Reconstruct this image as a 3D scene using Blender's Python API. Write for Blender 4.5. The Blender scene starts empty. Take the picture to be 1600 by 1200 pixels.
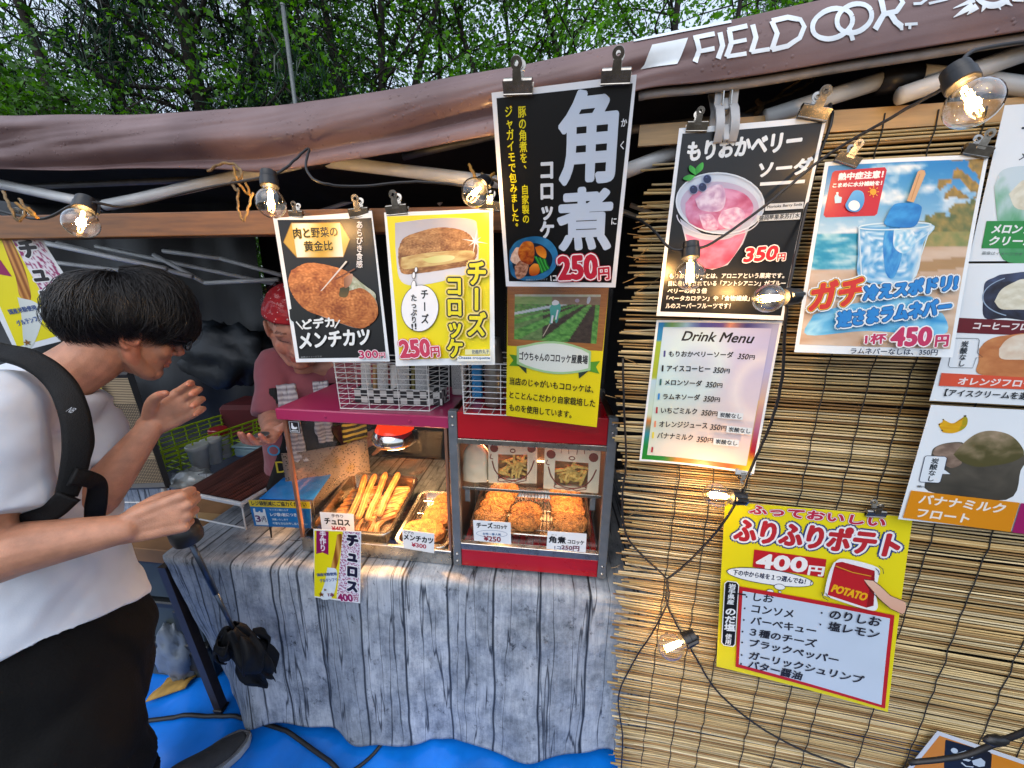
import bpy, math, random
import numpy as np
from mathutils import Vector, noise as mnoise
random.seed(7); np.random.seed(7)
SC = bpy.context.scene
COL = SC.collection
R = math.radians
# ------------------------------------------------------------------ camera
CAMZ = 1.42; FPX = 580.0; PITCH = R(14.44); ROLL = R(0.38)
cam = bpy.data.cameras.new('camera'); cam.sensor_width = 36; cam.lens = FPX/1600*36
cam.clip_start = 0.02; cam.clip_end = 500
camo = bpy.data.objects.new('camera', cam); COL.objects.link(camo)
camo.location = (0, 0, CAMZ)
from mathutils import Matrix
camo.rotation_euler = (Matrix.Rotation(math.pi/2-PITCH, 3, 'X') @ Matrix.Rotation(ROLL, 3, 'Z')).to_euler()
SC.camera = camo
# ------------------------------------------------------------------ world, sun, exposure
SUN_EL, SUN_AZ = R(52), R(200)      # azimuth from north(+y), clockwise: behind the photographer
w = bpy.data.worlds.new("World"); SC.world = w; w.use_nodes = True
nt = w.node_tree; bg = nt.nodes['Background']
sky = nt.nodes.new('ShaderNodeTexSky'); sky.sky_type = 'NISHITA'; sky.sun_disc = False
sky.sun_elevation = SUN_EL; sky.sun_rotation = SUN_AZ; sky.altitude = 200
sky.air_density = 1.0; sky.dust_density = 3.0; sky.ozone_density = 3.0
ov = nt.nodes.new('ShaderNodeMix'); ov.data_type = 'RGBA'; ov.inputs[0].default_value = .62; ov.inputs[7].default_value = (4.0, 4.5, 5.2, 1)   # even overcast layer
nt.links.new(sky.outputs[0], ov.inputs[6]); nt.links.new(ov.outputs[2], bg.inputs[0]); bg.inputs[1].default_value = 0.15
sl = bpy.data.lights.new('sun', 'SUN'); sl.energy = 0.5; sl.angle = R(60); sl.color = (1, .985, .97)
so = bpy.data.objects.new('sun', sl); COL.objects.link(so)
_d = Vector((math.sin(SUN_AZ)*math.cos(SUN_EL), math.cos(SUN_AZ)*math.cos(SUN_EL), math.sin(SUN_EL)))
so.rotation_euler = _d.to_track_quat('Z', 'Y').to_euler(); so.location = (0, -3, 6)
SC.view_settings.view_transform = 'Standard'; SC.view_settings.look = 'None'
SC.view_settings.exposure = 0.92; SC.view_settings.gamma = 1
SC.cycles.max_bounces = 7; SC.cycles.transparent_max_bounces = 14
SC.cycles.use_denoising = True
SC.cycles.sample_clamp_indirect = 6
# ------------------------------------------------------------------ picture <-> place
_cp, _sp, _cr, _sr = math.cos(PITCH), math.sin(PITCH), math.cos(ROLL), math.sin(ROLL)
CO = np.array([0, 0, CAMZ])
FW = np.array([0, _cp, -_sp]); _R0 = np.array([1., 0, 0]); _U0 = np.array([0, _sp, _cp])
RT = _cr*_R0 + _sr*_U0; UPV = -_sr*_R0 + _cr*_U0
def ray(px, py): return FW + (px-800)/FPX*RT - (py-600)/FPX*UPV
def at_t(px, py, t): return CO + t*ray(px, py)
def at_y(px, py, a, b=0.0):            # upright plane y = a + b*x
    r = ray(px, py); return CO + r*(a/(r[1]-b*r[0]))
def at_z(px, py, z):
    r = ray(px, py); return CO + r*((z-CAMZ)/r[2])
def at_pl(px, py, c, n):
    r = ray(px, py); return CO + r*(np.dot(c-CO, n)/np.dot(r, n))
def A(*v): return np.array(v, float)
def unit(v): v = np.asarray(v, float); return v/ (np.linalg.norm(v)+1e-12)
# ------------------------------------------------------------------ object helpers
def tag(o, label=None, cat=None, group=None, kind=None):
    if label: o['label'] = label
    if cat: o['category'] = cat
    if group: o['group'] = group
    if kind: o['kind'] = kind
    return o
def thing(name, loc, label, cat, group=None):
    o = bpy.data.objects.new(name, None); COL.objects.link(o); o.location = tuple(loc)
    o.empty_display_size = .05
    return tag(o, label, cat, group)
def link(name, me, parent=None):
    o = bpy.data.objects.new(name, me); COL.objects.link(o)
    if parent is not None:
        o.parent = parent
        if parent.type == 'EMPTY': o.location = -parent.location   # meshes are written in place coordinates
    return o
def copy_tree(o, parent=None):
    c = o.copy(); COL.objects.link(c)
    if parent is not None: c.parent = parent
    for ch in list(o.children): copy_tree(ch, c)
    return c
def lin(c):
    if isinstance(c, str):
        c = c.lstrip('#'); c = tuple(int(c[i:i+2], 16)/255 for i in (0, 2, 4))
    return tuple(((x/12.92) if x <= .04045 else ((x+.055)/1.055)**2.4) for x in c)
# ------------------------------------------------------------------ mesh builder
class MB:
    def __init__(s, frame=None):
        s.v = []; s.f = []; s.m = []; s.c = []; s.uv = {}; s.mi = 0; s.col = (1, 1, 1)
        s.fr = frame
    def P(s, p):
        if s.fr is None: return tuple(map(float, p))
        o, x, y, z = s.fr; q = o + x*p[0] + y*p[1] + z*p[2]; return tuple(map(float, q))
    def add(s, vs, fs, cols=None):
        b = len(s.v)
        s.v += [s.P(p) for p in vs]; s.c += (cols if cols is not None else [s.col]*len(vs))
        s.f += [tuple(i+b for i in f) for f in fs]; s.m += [s.mi]*len(fs)
        return b
    def box(s, x0, x1, y0, y1, z0, z1):
        vs = [(x, y, z) for z in (z0, z1) for y in (y0, y1) for x in (x0, x1)]
        s.add(vs, [(0, 2, 3, 1), (4, 5, 7, 6), (0, 1, 5, 4), (2, 6, 7, 3), (0, 4, 6, 2), (1, 3, 7, 5)])
    def rbox(s, x0, x1, y0, y1, z0, z1, b=.003):   # box with chamfered edges
        def ring(i, z): 
            return [(x0+i, y0+b, z), (x0+b, y0+i, z), (x1-b, y0+i, z), (x1-i, y0+b, z), (x1-i, y1-b, z), (x1-b, y1-i, z), (x0+b, y1-i, z), (x0+i, y1-b, z)]
        vs = ring(b, z0)+ring(0, z0+b)+ring(0, z1-b)+ring(b, z1); fs = [tuple(range(7, -1, -1)), tuple(range(24, 32))]
        for k in range(3):
            for i in range(8): fs.append((k*8+i, k*8+(i+1) % 8, k*8+8+(i+1) % 8, k*8+8+i))
        s.add(vs, fs)
    def tube(s, pts, r, n=8, caps=True, cols=None, flat=1.0, ref=None):
        pts = [np.array(p, float) for p in pts]; k = len(pts)
        rs = r if hasattr(r, '__len__') else [r]*k
        T = [unit(pts[min(i+1, k-1)]-pts[max(i-1, 0)]) for i in range(k)]
        u = np.array(ref, float) if ref is not None else (A(0, 0, 1) if abs(T[0][2]) < .9 else A(1, 0, 0))
        vs = []; cc = []
        for i in range(k):
            u = unit(u - T[i]*np.dot(u, T[i])); w_ = np.cross(T[i], u)
            for j in range(n):
                a = 2*math.pi*j/n
                vs.append(pts[i] + rs[i]*(math.cos(a)*u*flat + math.sin(a)*w_))
                if cols is not None: cc.append(cols[i])
        fs = [(i*n+j, i*n+(j+1) % n, (i+1)*n+(j+1) % n, (i+1)*n+j) for i in range(k-1) for j in range(n)]
        if caps: fs += [tuple(range(n-1, -1, -1)), tuple(range((k-1)*n, k*n))]
        s.add(vs, fs, cc if cols is not None else None)
    def ell(s, c, rx, ry, rz, nu=16, nv=10, X=(1, 0, 0), Y=(0, 1, 0), Z=(0, 0, 1), fn=None):
        c = np.array(c, float); X, Y, Z = [np.array(q, float) for q in (X, Y, Z)]
        vs = [c+Z*rz]; 
        for i in range(1, nv):
            th = math.pi*i/nv
            for j in range(nu):
                ph = 2*math.pi*j/nu; q = (math.sin(th)*math.cos(ph), math.sin(th)*math.sin(ph), math.cos(th))
                k = fn(q) if fn else 1.0
                vs.append(c + k*(X*rx*q[0] + Y*ry*q[1] + Z*rz*q[2]))
        vs.append(c-Z*rz); L = len(vs)-1
        fs = [(0, 1+j, 1+(j+1) % nu) for j in range(nu)]
        for i in range(nv-2):
            for j in range(nu): fs.append((1+i*nu+j, 1+(i+1)*nu+j, 1+(i+1)*nu+(j+1) % nu, 1+i*nu+(j+1) % nu))
        fs += [(L, 1+(nv-2)*nu+(j+1) % nu, 1+(nv-2)*nu+j) for j in range(nu)]
        s.add(vs, fs)
    def lathe(s, prof, o, ax, n=20, X=None):
        o = np.array(o, float); ax = unit(ax)
        X = unit(np.cross(ax, A(0.3, 1, .2))) if X is None else unit(X); Y = np.cross(ax, X)
        vs = []; k = len(prof)
        for (r, h) in prof:
            for j in range(n):
                a = 2*math.pi*j/n; vs.append(o + ax*h + max(r, 1e-5)*(math.cos(a)*X+math.sin(a)*Y))
        fs = [(i*n+j, i*n+(j+1) % n, (i+1)*n+(j+1) % n, (i+1)*n+j) for i in range(k-1) for j in range(n)]
        s.add(vs, fs)
    def prism(s, pts, d):      # flat polygon given by 3-D points, thickened by vector d
        pts = [np.array(p, float) for p in pts]; d = np.array(d, float); n = len(pts)
        vs = pts+[p+d for p in pts]
        fs = [tuple(range(n)), tuple(range(2*n-1, n-1, -1))]+[(i, i+n, (i+1) % n+n, (i+1) % n) for i in range(n)]
        s.add(vs, fs)
    def grid(s, fn, nu, nv, cfn=None, uvfn=None, skip=None):
        vs = []; cc = []
        for j in range(nv+1):
            for i in range(nu+1):
                vs.append(fn(i/nu, j/nv)); 
                if cfn: cc.append(cfn(i/nu, j/nv))
        fs = [(j*(nu+1)+i, j*(nu+1)+i+1, (j+1)*(nu+1)+i+1, (j+1)*(nu+1)+i) for j in range(nv) for i in range(nu)
              if not (skip and skip((i+.5)/nu, (j+.5)/nv))]
        b = s.add(vs, fs, cc if cfn else None)
        if uvfn:
            for j in range(nv+1):
                for i in range(nu+1): s.uv[b+j*(nu+1)+i] = uvfn(i/nu, j/nv)
    def mesh(s, name, mats, smooth=False):
        me = bpy.data.meshes.new(name); me.from_pydata(s.v, [], s.f)
        for m in (mats if isinstance(mats, (list, tuple)) else [mats]): me.materials.append(m)
        me.polygons.foreach_set('material_index', s.m)
        if smooth: me.polygons.foreach_set('use_smooth', [True]*len(s.f))
        at = me.color_attributes.new('Col', 'FLOAT_COLOR', 'POINT')
        at.data.foreach_set('color', np.array([(c[0], c[1], c[2], 1) for c in s.c], np.float32).ravel())
        if s.uv:
            ul = me.uv_layers.new(name='UVMap'); li = np.zeros(len(me.loops), np.int32); me.loops.foreach_get('vertex_index', li)
            ul.data.foreach_set('uv', np.array([s.uv.get(int(i), (0, 0)) for i in li], np.float32).ravel())
        me.update(); return me
    def build(s, name, mats, parent=None, smooth=False, bevel=0):
        me = s.mesh(name, mats, smooth)
        if smooth == 'auto':
            me.shade_auto = None if False else None
        return link(name, me, parent)
def frame(o, x, yaw_only=False):
    x = unit(x); z = A(0, 0, 1); y = np.cross(z, x); return (np.array(o, float), x, y, z)
def cr(pts, n=6):         # Catmull-Rom through points
    pts = [np.array(p, float) for p in pts]; out = []
    q = [2*pts[0]-pts[1]]+pts+[2*pts[-1]-pts[-2]]
    for i in range(1, len(q)-2):
        for k in range(n):
            t = k/n; a, b, c, d = q[i-1:i+3]
            out.append(.5*((2*b)+(-a+c)*t+(2*a-5*b+4*c-d)*t*t+(-a+3*b-3*c+d)*t**3))
    out.append(pts[-1]); return out
def smooth_angle(o, ang=40):
    me = o.data
    me.polygons.foreach_set('use_smooth', [True]*len(me.polygons)); me.set_sharp_from_angle(angle=R(ang)); return o
def nz(x, y=0, z=0): return mnoise.noise(Vector((x, y, z)))
def fb(x, y=0, z=0, o=4): return mnoise.fractal(Vector((x, y, z)), .8, 2.1, o)
# ------------------------------------------------------------------ materials
def newmat(name):
    m = bpy.data.materials.new(name); m.use_nodes = True; t = m.node_tree
    return m, t, t.nodes['Principled BSDF']
def N(t, kind, **kw):
    n = t.nodes.new(kind)
    for k, v in kw.items():
        if k.startswith('i_'): n.inputs[k[2:].replace('_', ' ')].default_value = v
        else: setattr(n, k, v)
    return n
def mat(name, c, rough=.5, metal=0, var=.12, scale=40, bump=0, bscale=None, coat=0, spec=.5, sheen=0, stretch=(1, 1, 1), attr=False, sss=0, rvar=0.1):
    m, t, p = newmat(name); c = lin(c)
    tc = N(t, 'ShaderNodeTexCoord'); mp = N(t, 'ShaderNodeMapping'); mp.inputs['Scale'].default_value = stretch
    t.links.new(tc.outputs['Object'], mp.inputs[0])
    nt_ = N(t, 'ShaderNodeTexNoise'); nt_.inputs['Scale'].default_value = scale; nt_.inputs['Detail'].default_value = 5
    t.links.new(mp.outputs[0], nt_.inputs['Vector'])
    mx = N(t, 'ShaderNodeMix', data_type='RGBA', blend_type='MULTIPLY'); mx.inputs[0].default_value = 1
    mr = N(t, 'ShaderNodeMapRange'); mr.inputs[1].default_value = .3; mr.inputs[2].default_value = .7
    mr.inputs[3].default_value = 1-var*1.6; mr.inputs[4].default_value = 1+var*.6
    t.links.new(nt_.outputs['Fac'], mr.inputs[0])
    if attr:
        at = N(t, 'ShaderNodeAttribute', attribute_name='Col'); t.links.new(at.outputs['Color'], mx.inputs[6])
    else: mx.inputs[6].default_value = (*c, 1)
    t.links.new(mr.outputs[0], mx.inputs[7]); t.links.new(mx.outputs[2], p.inputs['Base Color'])
    rr = N(t, 'ShaderNodeMapRange'); rr.inputs[3].default_value = max(0.02, rough-rvar*rough*1.5); rr.inputs[4].default_value = min(1, rough+rvar*rough*1.5)
    t.links.new(nt_.outputs['Fac'], rr.inputs[0]); t.links.new(rr.outputs[0], p.inputs['Roughness'])
    p.inputs['Metallic'].default_value = metal; p.inputs['Specular IOR Level'].default_value = spec
    if coat: p.inputs['Coat Weight'].default_value = coat; p.inputs['Coat Roughness'].default_value = .12
    if sheen: p.inputs['Sheen Weight'].default_value = sheen
    if sss:
        p.inputs['Subsurface Weight'].default_value = sss; p.inputs['Subsurface Radius'].default_value = (.9, .35, .2); p.inputs['Subsurface Scale'].default_value = .012
    if bump:
        n2 = N(t, 'ShaderNodeTexNoise'); n2.inputs['Scale'].default_value = bscale or scale*3; n2.inputs['Detail'].default_value = 4
        t.links.new(mp.outputs[0], n2.inputs['Vector'])
        b = N(t, 'ShaderNodeBump'); b.inputs['Strength'].default_value = bump; b.inputs['Distance'].default_value = .004
        t.links.new(n2.outputs['Fac'], b.inputs['Height']); t.links.new(b.outputs[0], p.inputs['Normal'])
    return m
def glass(name, tint=(1, 1, 1), k=1.0, rough=.02):
    m = bpy.data.materials.new(name); m.use_nodes = True; t = m.node_tree; t.nodes.clear()
    o = N(t, 'ShaderNodeOutputMaterial'); tr = N(t, 'ShaderNodeBsdfTransparent'); tr.inputs[0].default_value = (*tint, 1)
    g = N(t, 'ShaderNodeBsdfGlossy'); g.inputs['Roughness'].default_value = rough
    fr = N(t, 'ShaderNodeFresnel'); fr.inputs[0].default_value = 1.45
    geo = N(t, 'ShaderNodeNewGeometry'); io = N(t, 'ShaderNodeMapRange'); io.inputs[3].default_value = 1.45; io.inputs[4].default_value = 1/1.45
    t.links.new(geo.outputs['Backfacing'], io.inputs[0]); t.links.new(io.outputs[0], fr.inputs[0])
    ma = N(t, 'ShaderNodeMath', operation='MULTIPLY'); ma.inputs[1].default_value = k; ma.use_clamp = True
    nz_ = N(t, 'ShaderNodeTexNoise'); nz_.inputs['Scale'].default_value = 9
    mb = N(t, 'ShaderNodeMapRange'); mb.inputs[3].default_value = .75; mb.inputs[4].default_value = 1.2
    mc = N(t, 'ShaderNodeMath', operation='MULTIPLY')
    mx = N(t, 'ShaderNodeMixShader')
    t.links.new(fr.outputs[0], ma.inputs[0]); t.links.new(nz_.outputs['Fac'], mb.inputs[0])
    t.links.new(ma.outputs[0], mc.inputs[0]); t.links.new(mb.outputs[0], mc.inputs[1])
    t.links.new(mc.outputs[0], mx.inputs[0]); t.links.new(tr.outputs[0], mx.inputs[1]); t.links.new(g.outputs[0], mx.inputs[2])
    t.links.new(mx.outputs[0], o.inputs[0]); return m
def emis(name, c, s):
    m, t, p = newmat(name); p.inputs['Base Color'].default_value = (*c, 1); p.inputs['Emission Color'].default_value = (*c, 1); p.inputs['Emission Strength'].default_value = s
    nz_ = N(t, 'ShaderNodeTexNoise'); nz_.inputs['Scale'].default_value = 300
    mr = N(t, 'ShaderNodeMapRange'); mr.inputs[3].default_value = s*.8; mr.inputs[4].default_value = s*1.2
    t.links.new(nz_.outputs['Fac'], mr.inputs[0]); t.links.new(mr.outputs[0], p.inputs['Emission Strength']); return m
M = {}
M['print'] = mat('printed_paper', '#ffffff', .32, var=.03, scale=8, attr=True, spec=.45)
M['steel'] = mat('brushed_steel', '#b9b7b2', .28, 1, var=.15, scale=60)
M['nickel'] = mat('nickel_clip', '#a9a49c', .25, 1, var=.2, scale=90)
M['white_wire'] = mat('white_coated_wire', '#d9d9d6', .4, var=.06)
M['black_plastic'] = mat('black_plastic', '#17181b', .4, var=.2, bump=.05)
M['cable'] = mat('black_cable', '#141417', .5, var=.2)
M['glass'] = glass('clear_glass', (.97, .98, .98), 1.0)
M['bulb_glass'] = glass('bulb_glass', (.97, .93, .86), 3.2, .04)
M['attr'] = mat('varied_surface', '#ffffff', .6, var=.12, scale=60, attr=True, bump=.15, bscale=150)
M['filament'] = emis('glowing_filament', (1, .55, .16), 45)
# ================================================================== ground and tarp
mb = MB(); mb.grid(lambda u, v: ((u-.5)*300*abs(u-.5)*2, (v-.5)*300*abs(v-.5)*2, .02*fb(u*60, v*60)+.02), 60, 60)
M['ground'] = mat('damp_earth', '#4b4438', .85, var=.35, scale=3, bump=.5, bscale=30)
g = mb.build('ground', M['ground'], None, True); tag(g, kind='structure')
M['tarp'] = mat('blue_tarp', '#0b78e2', .3, var=.32, scale=4, bump=.55, bscale=11, coat=.3)
def tarp_pt(u, v):
    x = -2.3+u*3.6; y = .15+v*1.9
    w_ = .013*fb(x*2.6, y*2.6, 3)+.012*(1-abs(nz(x*6+y*4, y*5, 1)))**4+.006*abs(nz(x*11, y*12, 4))+.004*math.sin(9*(x*.8+y)+3*nz(x, y))
    return (x, y, .062+max(0, w_+.008))
mb = MB(); mb.grid(tarp_pt, 120, 70)
tarp = mb.build('tarp', M['tarp'], None, True)
tag(tarp, 'crinkled bright blue plastic tarp spread on the ground under the stall', 'tarp')
def tarp_z(x, y): return tarp_pt((x+2.3)/3.6, (y-.15)/1.9)[2]

# ================================================================== canopy tent
m, t, p = newmat('wet_brown_canvas'); M['canvas'] = m
tc = N(t, 'ShaderNodeTexCoord'); n1 = N(t, 'ShaderNodeTexNoise', i_Scale=5.0, i_Detail=6.0); n2 = N(t, 'ShaderNodeTexVoronoi', i_Scale=95.0)
n3 = N(t, 'ShaderNodeTexNoise', i_Scale=420.0); n4 = N(t, 'ShaderNodeTexNoise', i_Scale=14.0)
for n_ in (n1, n2, n3, n4): t.links.new(tc.outputs['Object'], n_.inputs['Vector'])
rp = N(t, 'ShaderNodeValToRGB'); rp.color_ramp.elements[0].position = .3; rp.color_ramp.elements[1].position = .7
rp.color_ramp.elements[0].color = (*lin('#5b4241'), 1); rp.color_ramp.elements[1].color = (*lin('#7c6361'), 1)
t.links.new(n1.outputs['Fac'], rp.inputs[0]); t.links.new(rp.outputs[0], p.inputs['Base Color'])
# beads of rain: small domes where the cell centre is near and the patch is wet
dr = N(t, 'ShaderNodeMapRange'); dr.inputs[1].default_value = .28; dr.inputs[2].default_value = .0; dr.inputs[3].default_value = 0; dr.inputs[4].default_value = 1
t.links.new(n2.outputs['Distance'], dr.inputs[0])
wet = N(t, 'ShaderNodeMapRange'); wet.inputs[1].default_value = .48; wet.inputs[2].default_value = .56; t.links.new(n4.outputs['Fac'], wet.inputs[0])
mu = N(t, 'ShaderNodeMath', operation='MULTIPLY'); t.links.new(dr.outputs[0], mu.inputs[0]); t.links.new(wet.outputs[0], mu.inputs[1])
ad = N(t, 'ShaderNodeMath', operation='MULTIPLY_ADD'); ad.inputs[1].default_value = .1; t.links.new(n3.outputs['Fac'], ad.inputs[0]); t.links.new(mu.outputs[0], ad.inputs[2])
b = N(t, 'ShaderNodeBump', i_Strength=.6, i_Distance=.003); t.links.new(ad.outputs[0], b.inputs['Height']); t.links.new(b.outputs[0], p.inputs['Normal'])
p.inputs['Roughness'].default_value = .62; p.inputs['Coat Weight'].default_value = .12; p.inputs['Coat Roughness'].default_value = .15
M['hem'] = mat('grey_hem_tape', '#8b8786', .5, var=.15)
M['lining'] = mat('black_lining', '#0f1013', .7, var=.25, scale=12)
M['navy_sheet'] = mat('dark_navy_sheet', '#0d141c', .5, var=.35, scale=6, bump=.25, bscale=9)
M['pole'] = mat('white_painted_tube', '#d6d8d8', .3, var=.12, scale=14)
M['alu'] = mat('aluminium_tube', '#7b7d7f', .5, .6, var=.15)
TA, TB = .715, -.20                                   # eave plane y = TA + TB*x
top_px = [(-160, 186), (-60, 184), (0, 183), (100, 181), (210, 181), (330, 174), (420, 168), (520, 156), (620, 141), (700, 124), (800, 107), (900, 86), (1000, 64), (1100, 43), (1200, 21), (1330, -8), (1450, -34), (1600, -66), (1760, -102), (2150, -190)]
bot_px = [(-160, 260), (-60, 262), (0, 263), (100, 266), (210, 263), (330, 264), (420, 268), (520, 254), (620, 240), (700, 226), (800, 206), (900, 180), (1000, 141), (1100, 129), (1200, 115), (1330, 92), (1450, 73), (1600, 49), (1760, 22), (2150, -60)]
tops = [at_y(*q, TA+.03, TB) for q in top_px]; bots = [at_y(*q, TA+.02, TB) for q in bot_px]
tops.append(A(1.95, TA+.03+TB*1.95, tops[-1][2])); bots.append(A(1.95, TA+.02+TB*1.95, bots[-1][2])); tops.insert(0, A(-2.55, TA+.03-TB*2.55, tops[0][2])); bots.insert(0, A(-2.55, TA+.02-TB*2.55, bots[0][2]))
ttop = cr(tops, 8); tbot = cr(bots, 8)
NV = len(ttop)-1; EN = unit(A(TB, -1, 0))             # outward
def val(u, v, off=0.0):
    i = u*NV; k = min(int(i), NV-1); f = i-k
    a = ttop[k]*(1-f)+ttop[k+1]*f; b_ = tbot[k]*(1-f)+tbot[k+1]*f
    x = a[0]
    rt = min(1, max(0, (x+.25)*2.5)); bul = (.024*(1-rt)+.009*rt)*math.sin(math.pi*min(1, v*1.0)) + (1-rt)*.02*math.sin(2*math.pi*v*1.2)*(.5+.5*math.sin(x*3))*(1 if x < .1 else .5)
    calm = 1-.8*min(1, max(0, (x+.05)*3))
    fold = calm*.010*fb(x*1.6, v*1.3, 5, 2)*math.sin(math.pi*min(1, v*1.3)) + calm*.0035*fb(x*5+v*4, v*3, 2, 3)
    # soft diagonal sag that runs across the left half
    s_ = math.exp(-((v-(.75-.28*(x+.4)))/.12)**2)*(1 if x < .1 else max(0, 1-(x-.1)*5))
    return a*(1-v)+b_*v + EN*(bul+fold-.022*s_+off)
tent = thing('canopy_tent', (0, 1.6, 0), 'brown pop-up canopy tent, its rain-beaded front edge lettered in white at the right', 'canopy tent')
mb = MB(); mb.grid(lambda u, v: val(u, v), 230, 40)
va = mb.build('valance', M['canvas'], tent, True)
md = va.modifiers.new('thick', 'SOLIDIFY'); md.thickness = .0025; md.offset = -1
mb = MB()
mb.tube([val(.62+.38*u/60, .995)+A(0, .012, -.004) for u in range(61)], .0045, 6, flat=1.6)
mb.build('hem', M['hem'], tent, True)
# roof from the front edge back to a low ridge and down to the rear
def roof(u, v):
    a = val(u, 0); y = v*2.3
    z = a[2] + .16*math.sin(min(1, v*1.15)*math.pi*.55)*(v*1.0) - .02*math.sin(v*math.pi)*abs(math.sin(u*7))
    return (a[0]*(1+.02*v), a[1]+y, z)
mb = MB(); mb.grid(roof, 60, 16); ro = mb.build('roof', [M['canvas']], tent, True)
md = ro.modifiers.new('thick', 'SOLIDIFY'); md.thickness = .003; md.offset = -1
mb = MB(); mb.grid(lambda u, v: A(*roof(u, .02+.97*v))-A(0, 0, .02), 40, 12)
mb.build('lining', M['lining'], tent, True)
mb = MB()
mb.grid(lambda u, v: (-1.62+u*3.5, 2.5+.03*fb(u*9, v*2)-.1*u, .02+v*2.0), 60, 16)
mb.build('back_wall', M['lining'], tent, True)
mb = MB()
mb.grid(lambda u, v: (1.72+.02*fb(u*7, v*3), .42+u*2.0, .02+v*(1.78+.2*math.sin(u*1.6))), 30, 10)
mb.build('side_wall', M['lining'], tent, True)
nq = [at_y(-160, 395, 2.15), at_y(402, 395, 2.15)]
mb = MB()
def nav(u, v):
    x = nq[0][0]*(1-u)+nq[1][0]*u; return (x, 2.15+.05*fb(u*6, v*4, 3)+.03*math.sin(u*23+2*v), .03+v*1.93)
mb.grid(nav, 60, 24); mb.build('navy_side_sheet', M['navy_sheet'], tent, True)
# grey underside of the eave, a flat bar behind the cloth edge
for (p0, p1, d0) in (((630, 245), (800, 205), .86), ((-60, 296), (420, 276), .88), ((985, 203), (1290, 168), .86)):
    mb = MB(); mb.tube([at_y(*p0, d0, TB), at_y(*p1, d0, TB)], .008, 8)
    mb.build('eave_bar', M['alu'], tent, True)
def pole(pxs, a, bb, r, name='truss_tube', m_='pole'):
    mb = MB(); mb.tube([at_y(*q, a, bb) for q in pxs], r, 12); return mb.build(name, M[m_], tent, True)
PY = .80
pole([(-60, 275), (17, 291), (100, 309), (150, 319)], PY, -.2, .0125)
pole([(158, 322), (215, 311), (315, 288), (480, 251)], PY, -.2, .0125)
pole([(505, 246), (560, 236), (655, 212)], PY, -.2, .0125)
pole([(510, 252), (640, 268), (800, 288)], PY, -.2, .0125)
pole([(965, 272), (1058, 236)], PY+.03, -.2, .0135)
pole([(1195, 184), (1380, 125)], PY, -.2, .0125)
pole([(1405, 150), (1500, 118), (1640, 68)], PY-.02, -.2, .0125)
pole([(1425, 115), (1520, 124), (1680, 148)], PY, -.2, .0125)
for (a_, b_) in (((474, 252), (520, 246)), ((1372, 128), (1432, 120)), ((136, 316), (166, 322))):
    mb = MB(); mb.tube([at_y(*a_, PY, -.2), at_y(*b_, PY, -.2)], .0185 if a_[0] > 200 else .014, 10)
    mb.build('truss_joint', M['black_plastic'], tent, True)
# struts deeper inside the tent
deep = [((0, 400), (255, 430), 1.5), ((150, 385), (430, 444), 1.6), ((90, 380), (300, 432), 1.45), ((255, 392), (345, 404), 1.55), ((345, 404), (440, 430), 1.55), ((240, 398), (320, 442), 1.5), ((320, 442), (435, 437), 1.5), ((0, 365), (260, 420), 1.3),
        ((500, 330), (640, 285), 1.7), ((640, 280), (780, 235), 1.7), ((690, 235), (790, 268), 1.8), ((705, 250), (745, 235), 1.8), ((722, 234), (760, 262), 1.8), ((742, 234), (752, 262), 1.8), ((775, 236), (757, 262), 1.8), ((685, 320), (735, 255), 1.8), ((690, 232), (780, 233), 1.8),
        ((985, 320), (1060, 350), 1.4), ((960, 325), (1010, 345), 1.4)]
for a_, b_, y in deep:
    mb = MB(); mb.tube([at_y(*a_, y), at_y(*b_, y)], .0085, 6); mb.build('roof_strut', M['pole'], tent, True)
for (x, y) in ((-2.3, 1.1), (-2.3, 2.5), (1.66, 2.42), (1.68, .47)):
    mb = MB(); mb.rbox(x-.016, x+.016, y-.016, y+.016, 0, 1.74); mb.build('leg', M['pole'], tent)
# lettering on the front edge
def proj(q):
    d = np.asarray(q, float)-CO; t = d@FW; return np.array([800+FPX*(d@RT)/t, 600-FPX*(d@UPV)/t])
_G = [(proj(val(i/160, j/12)), i/160, j/12) for i in range(161) for j in range(13)]
_GP = np.array([g_[0] for g_ in _G])
def on_val(px, py, off=.003):
    q = A(px, py); k = np.argmin(((_GP-q)**2).sum(1)); u, v = _G[k][1], _G[k][2]
    for _ in range(6):
        p0 = proj(val(u, v)); e = 1e-3
        J = np.stack([(proj(val(min(1, u+e), v))-p0)/e, (proj(val(u, v+e))-p0)/e], 1)
        try: d = np.linalg.solve(J, q-p0)
        except np.linalg.LinAlgError: break
        u = min(.999, max(0, u+max(-.02, min(.02, d[0])))); v = min(.98, max(0, v+max(-.1, min(.1, d[1]))))
    a = val(min(1, u+.002), v)-val(u-.002, v); b_ = val(u, min(1, v+.02))-val(u, max(0, v-.02)); n_ = unit(np.cross(b_, a))
    if n_ @ EN < 0: n_ = -n_
    return val(u, v) + n_*off
M['white_ink'] = mat('white_print', '#dfe6ea', .4, var=.08, scale=30)
def gl_mesh(s, res=3):
    c = bpy.data.curves.new('t', 'FONT'); c.body = s; c.size = 1; c.resolution_u = res
    o = bpy.data.objects.new('t', c); me = bpy.data.meshes.new_from_object(o)
    v = np.array([x.co[:] for x in me.vertices]).reshape(-1, 3); f = [tuple(q.vertices) for q in me.polygons]
    bpy.data.objects.remove(o); bpy.data.curves.remove(c); bpy.data.meshes.remove(me)
    return v, f
_gc = {}
def glyph(s):
    if s not in _gc: _gc[s] = gl_mesh(s)
    return _gc[s]
mb = MB()
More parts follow.
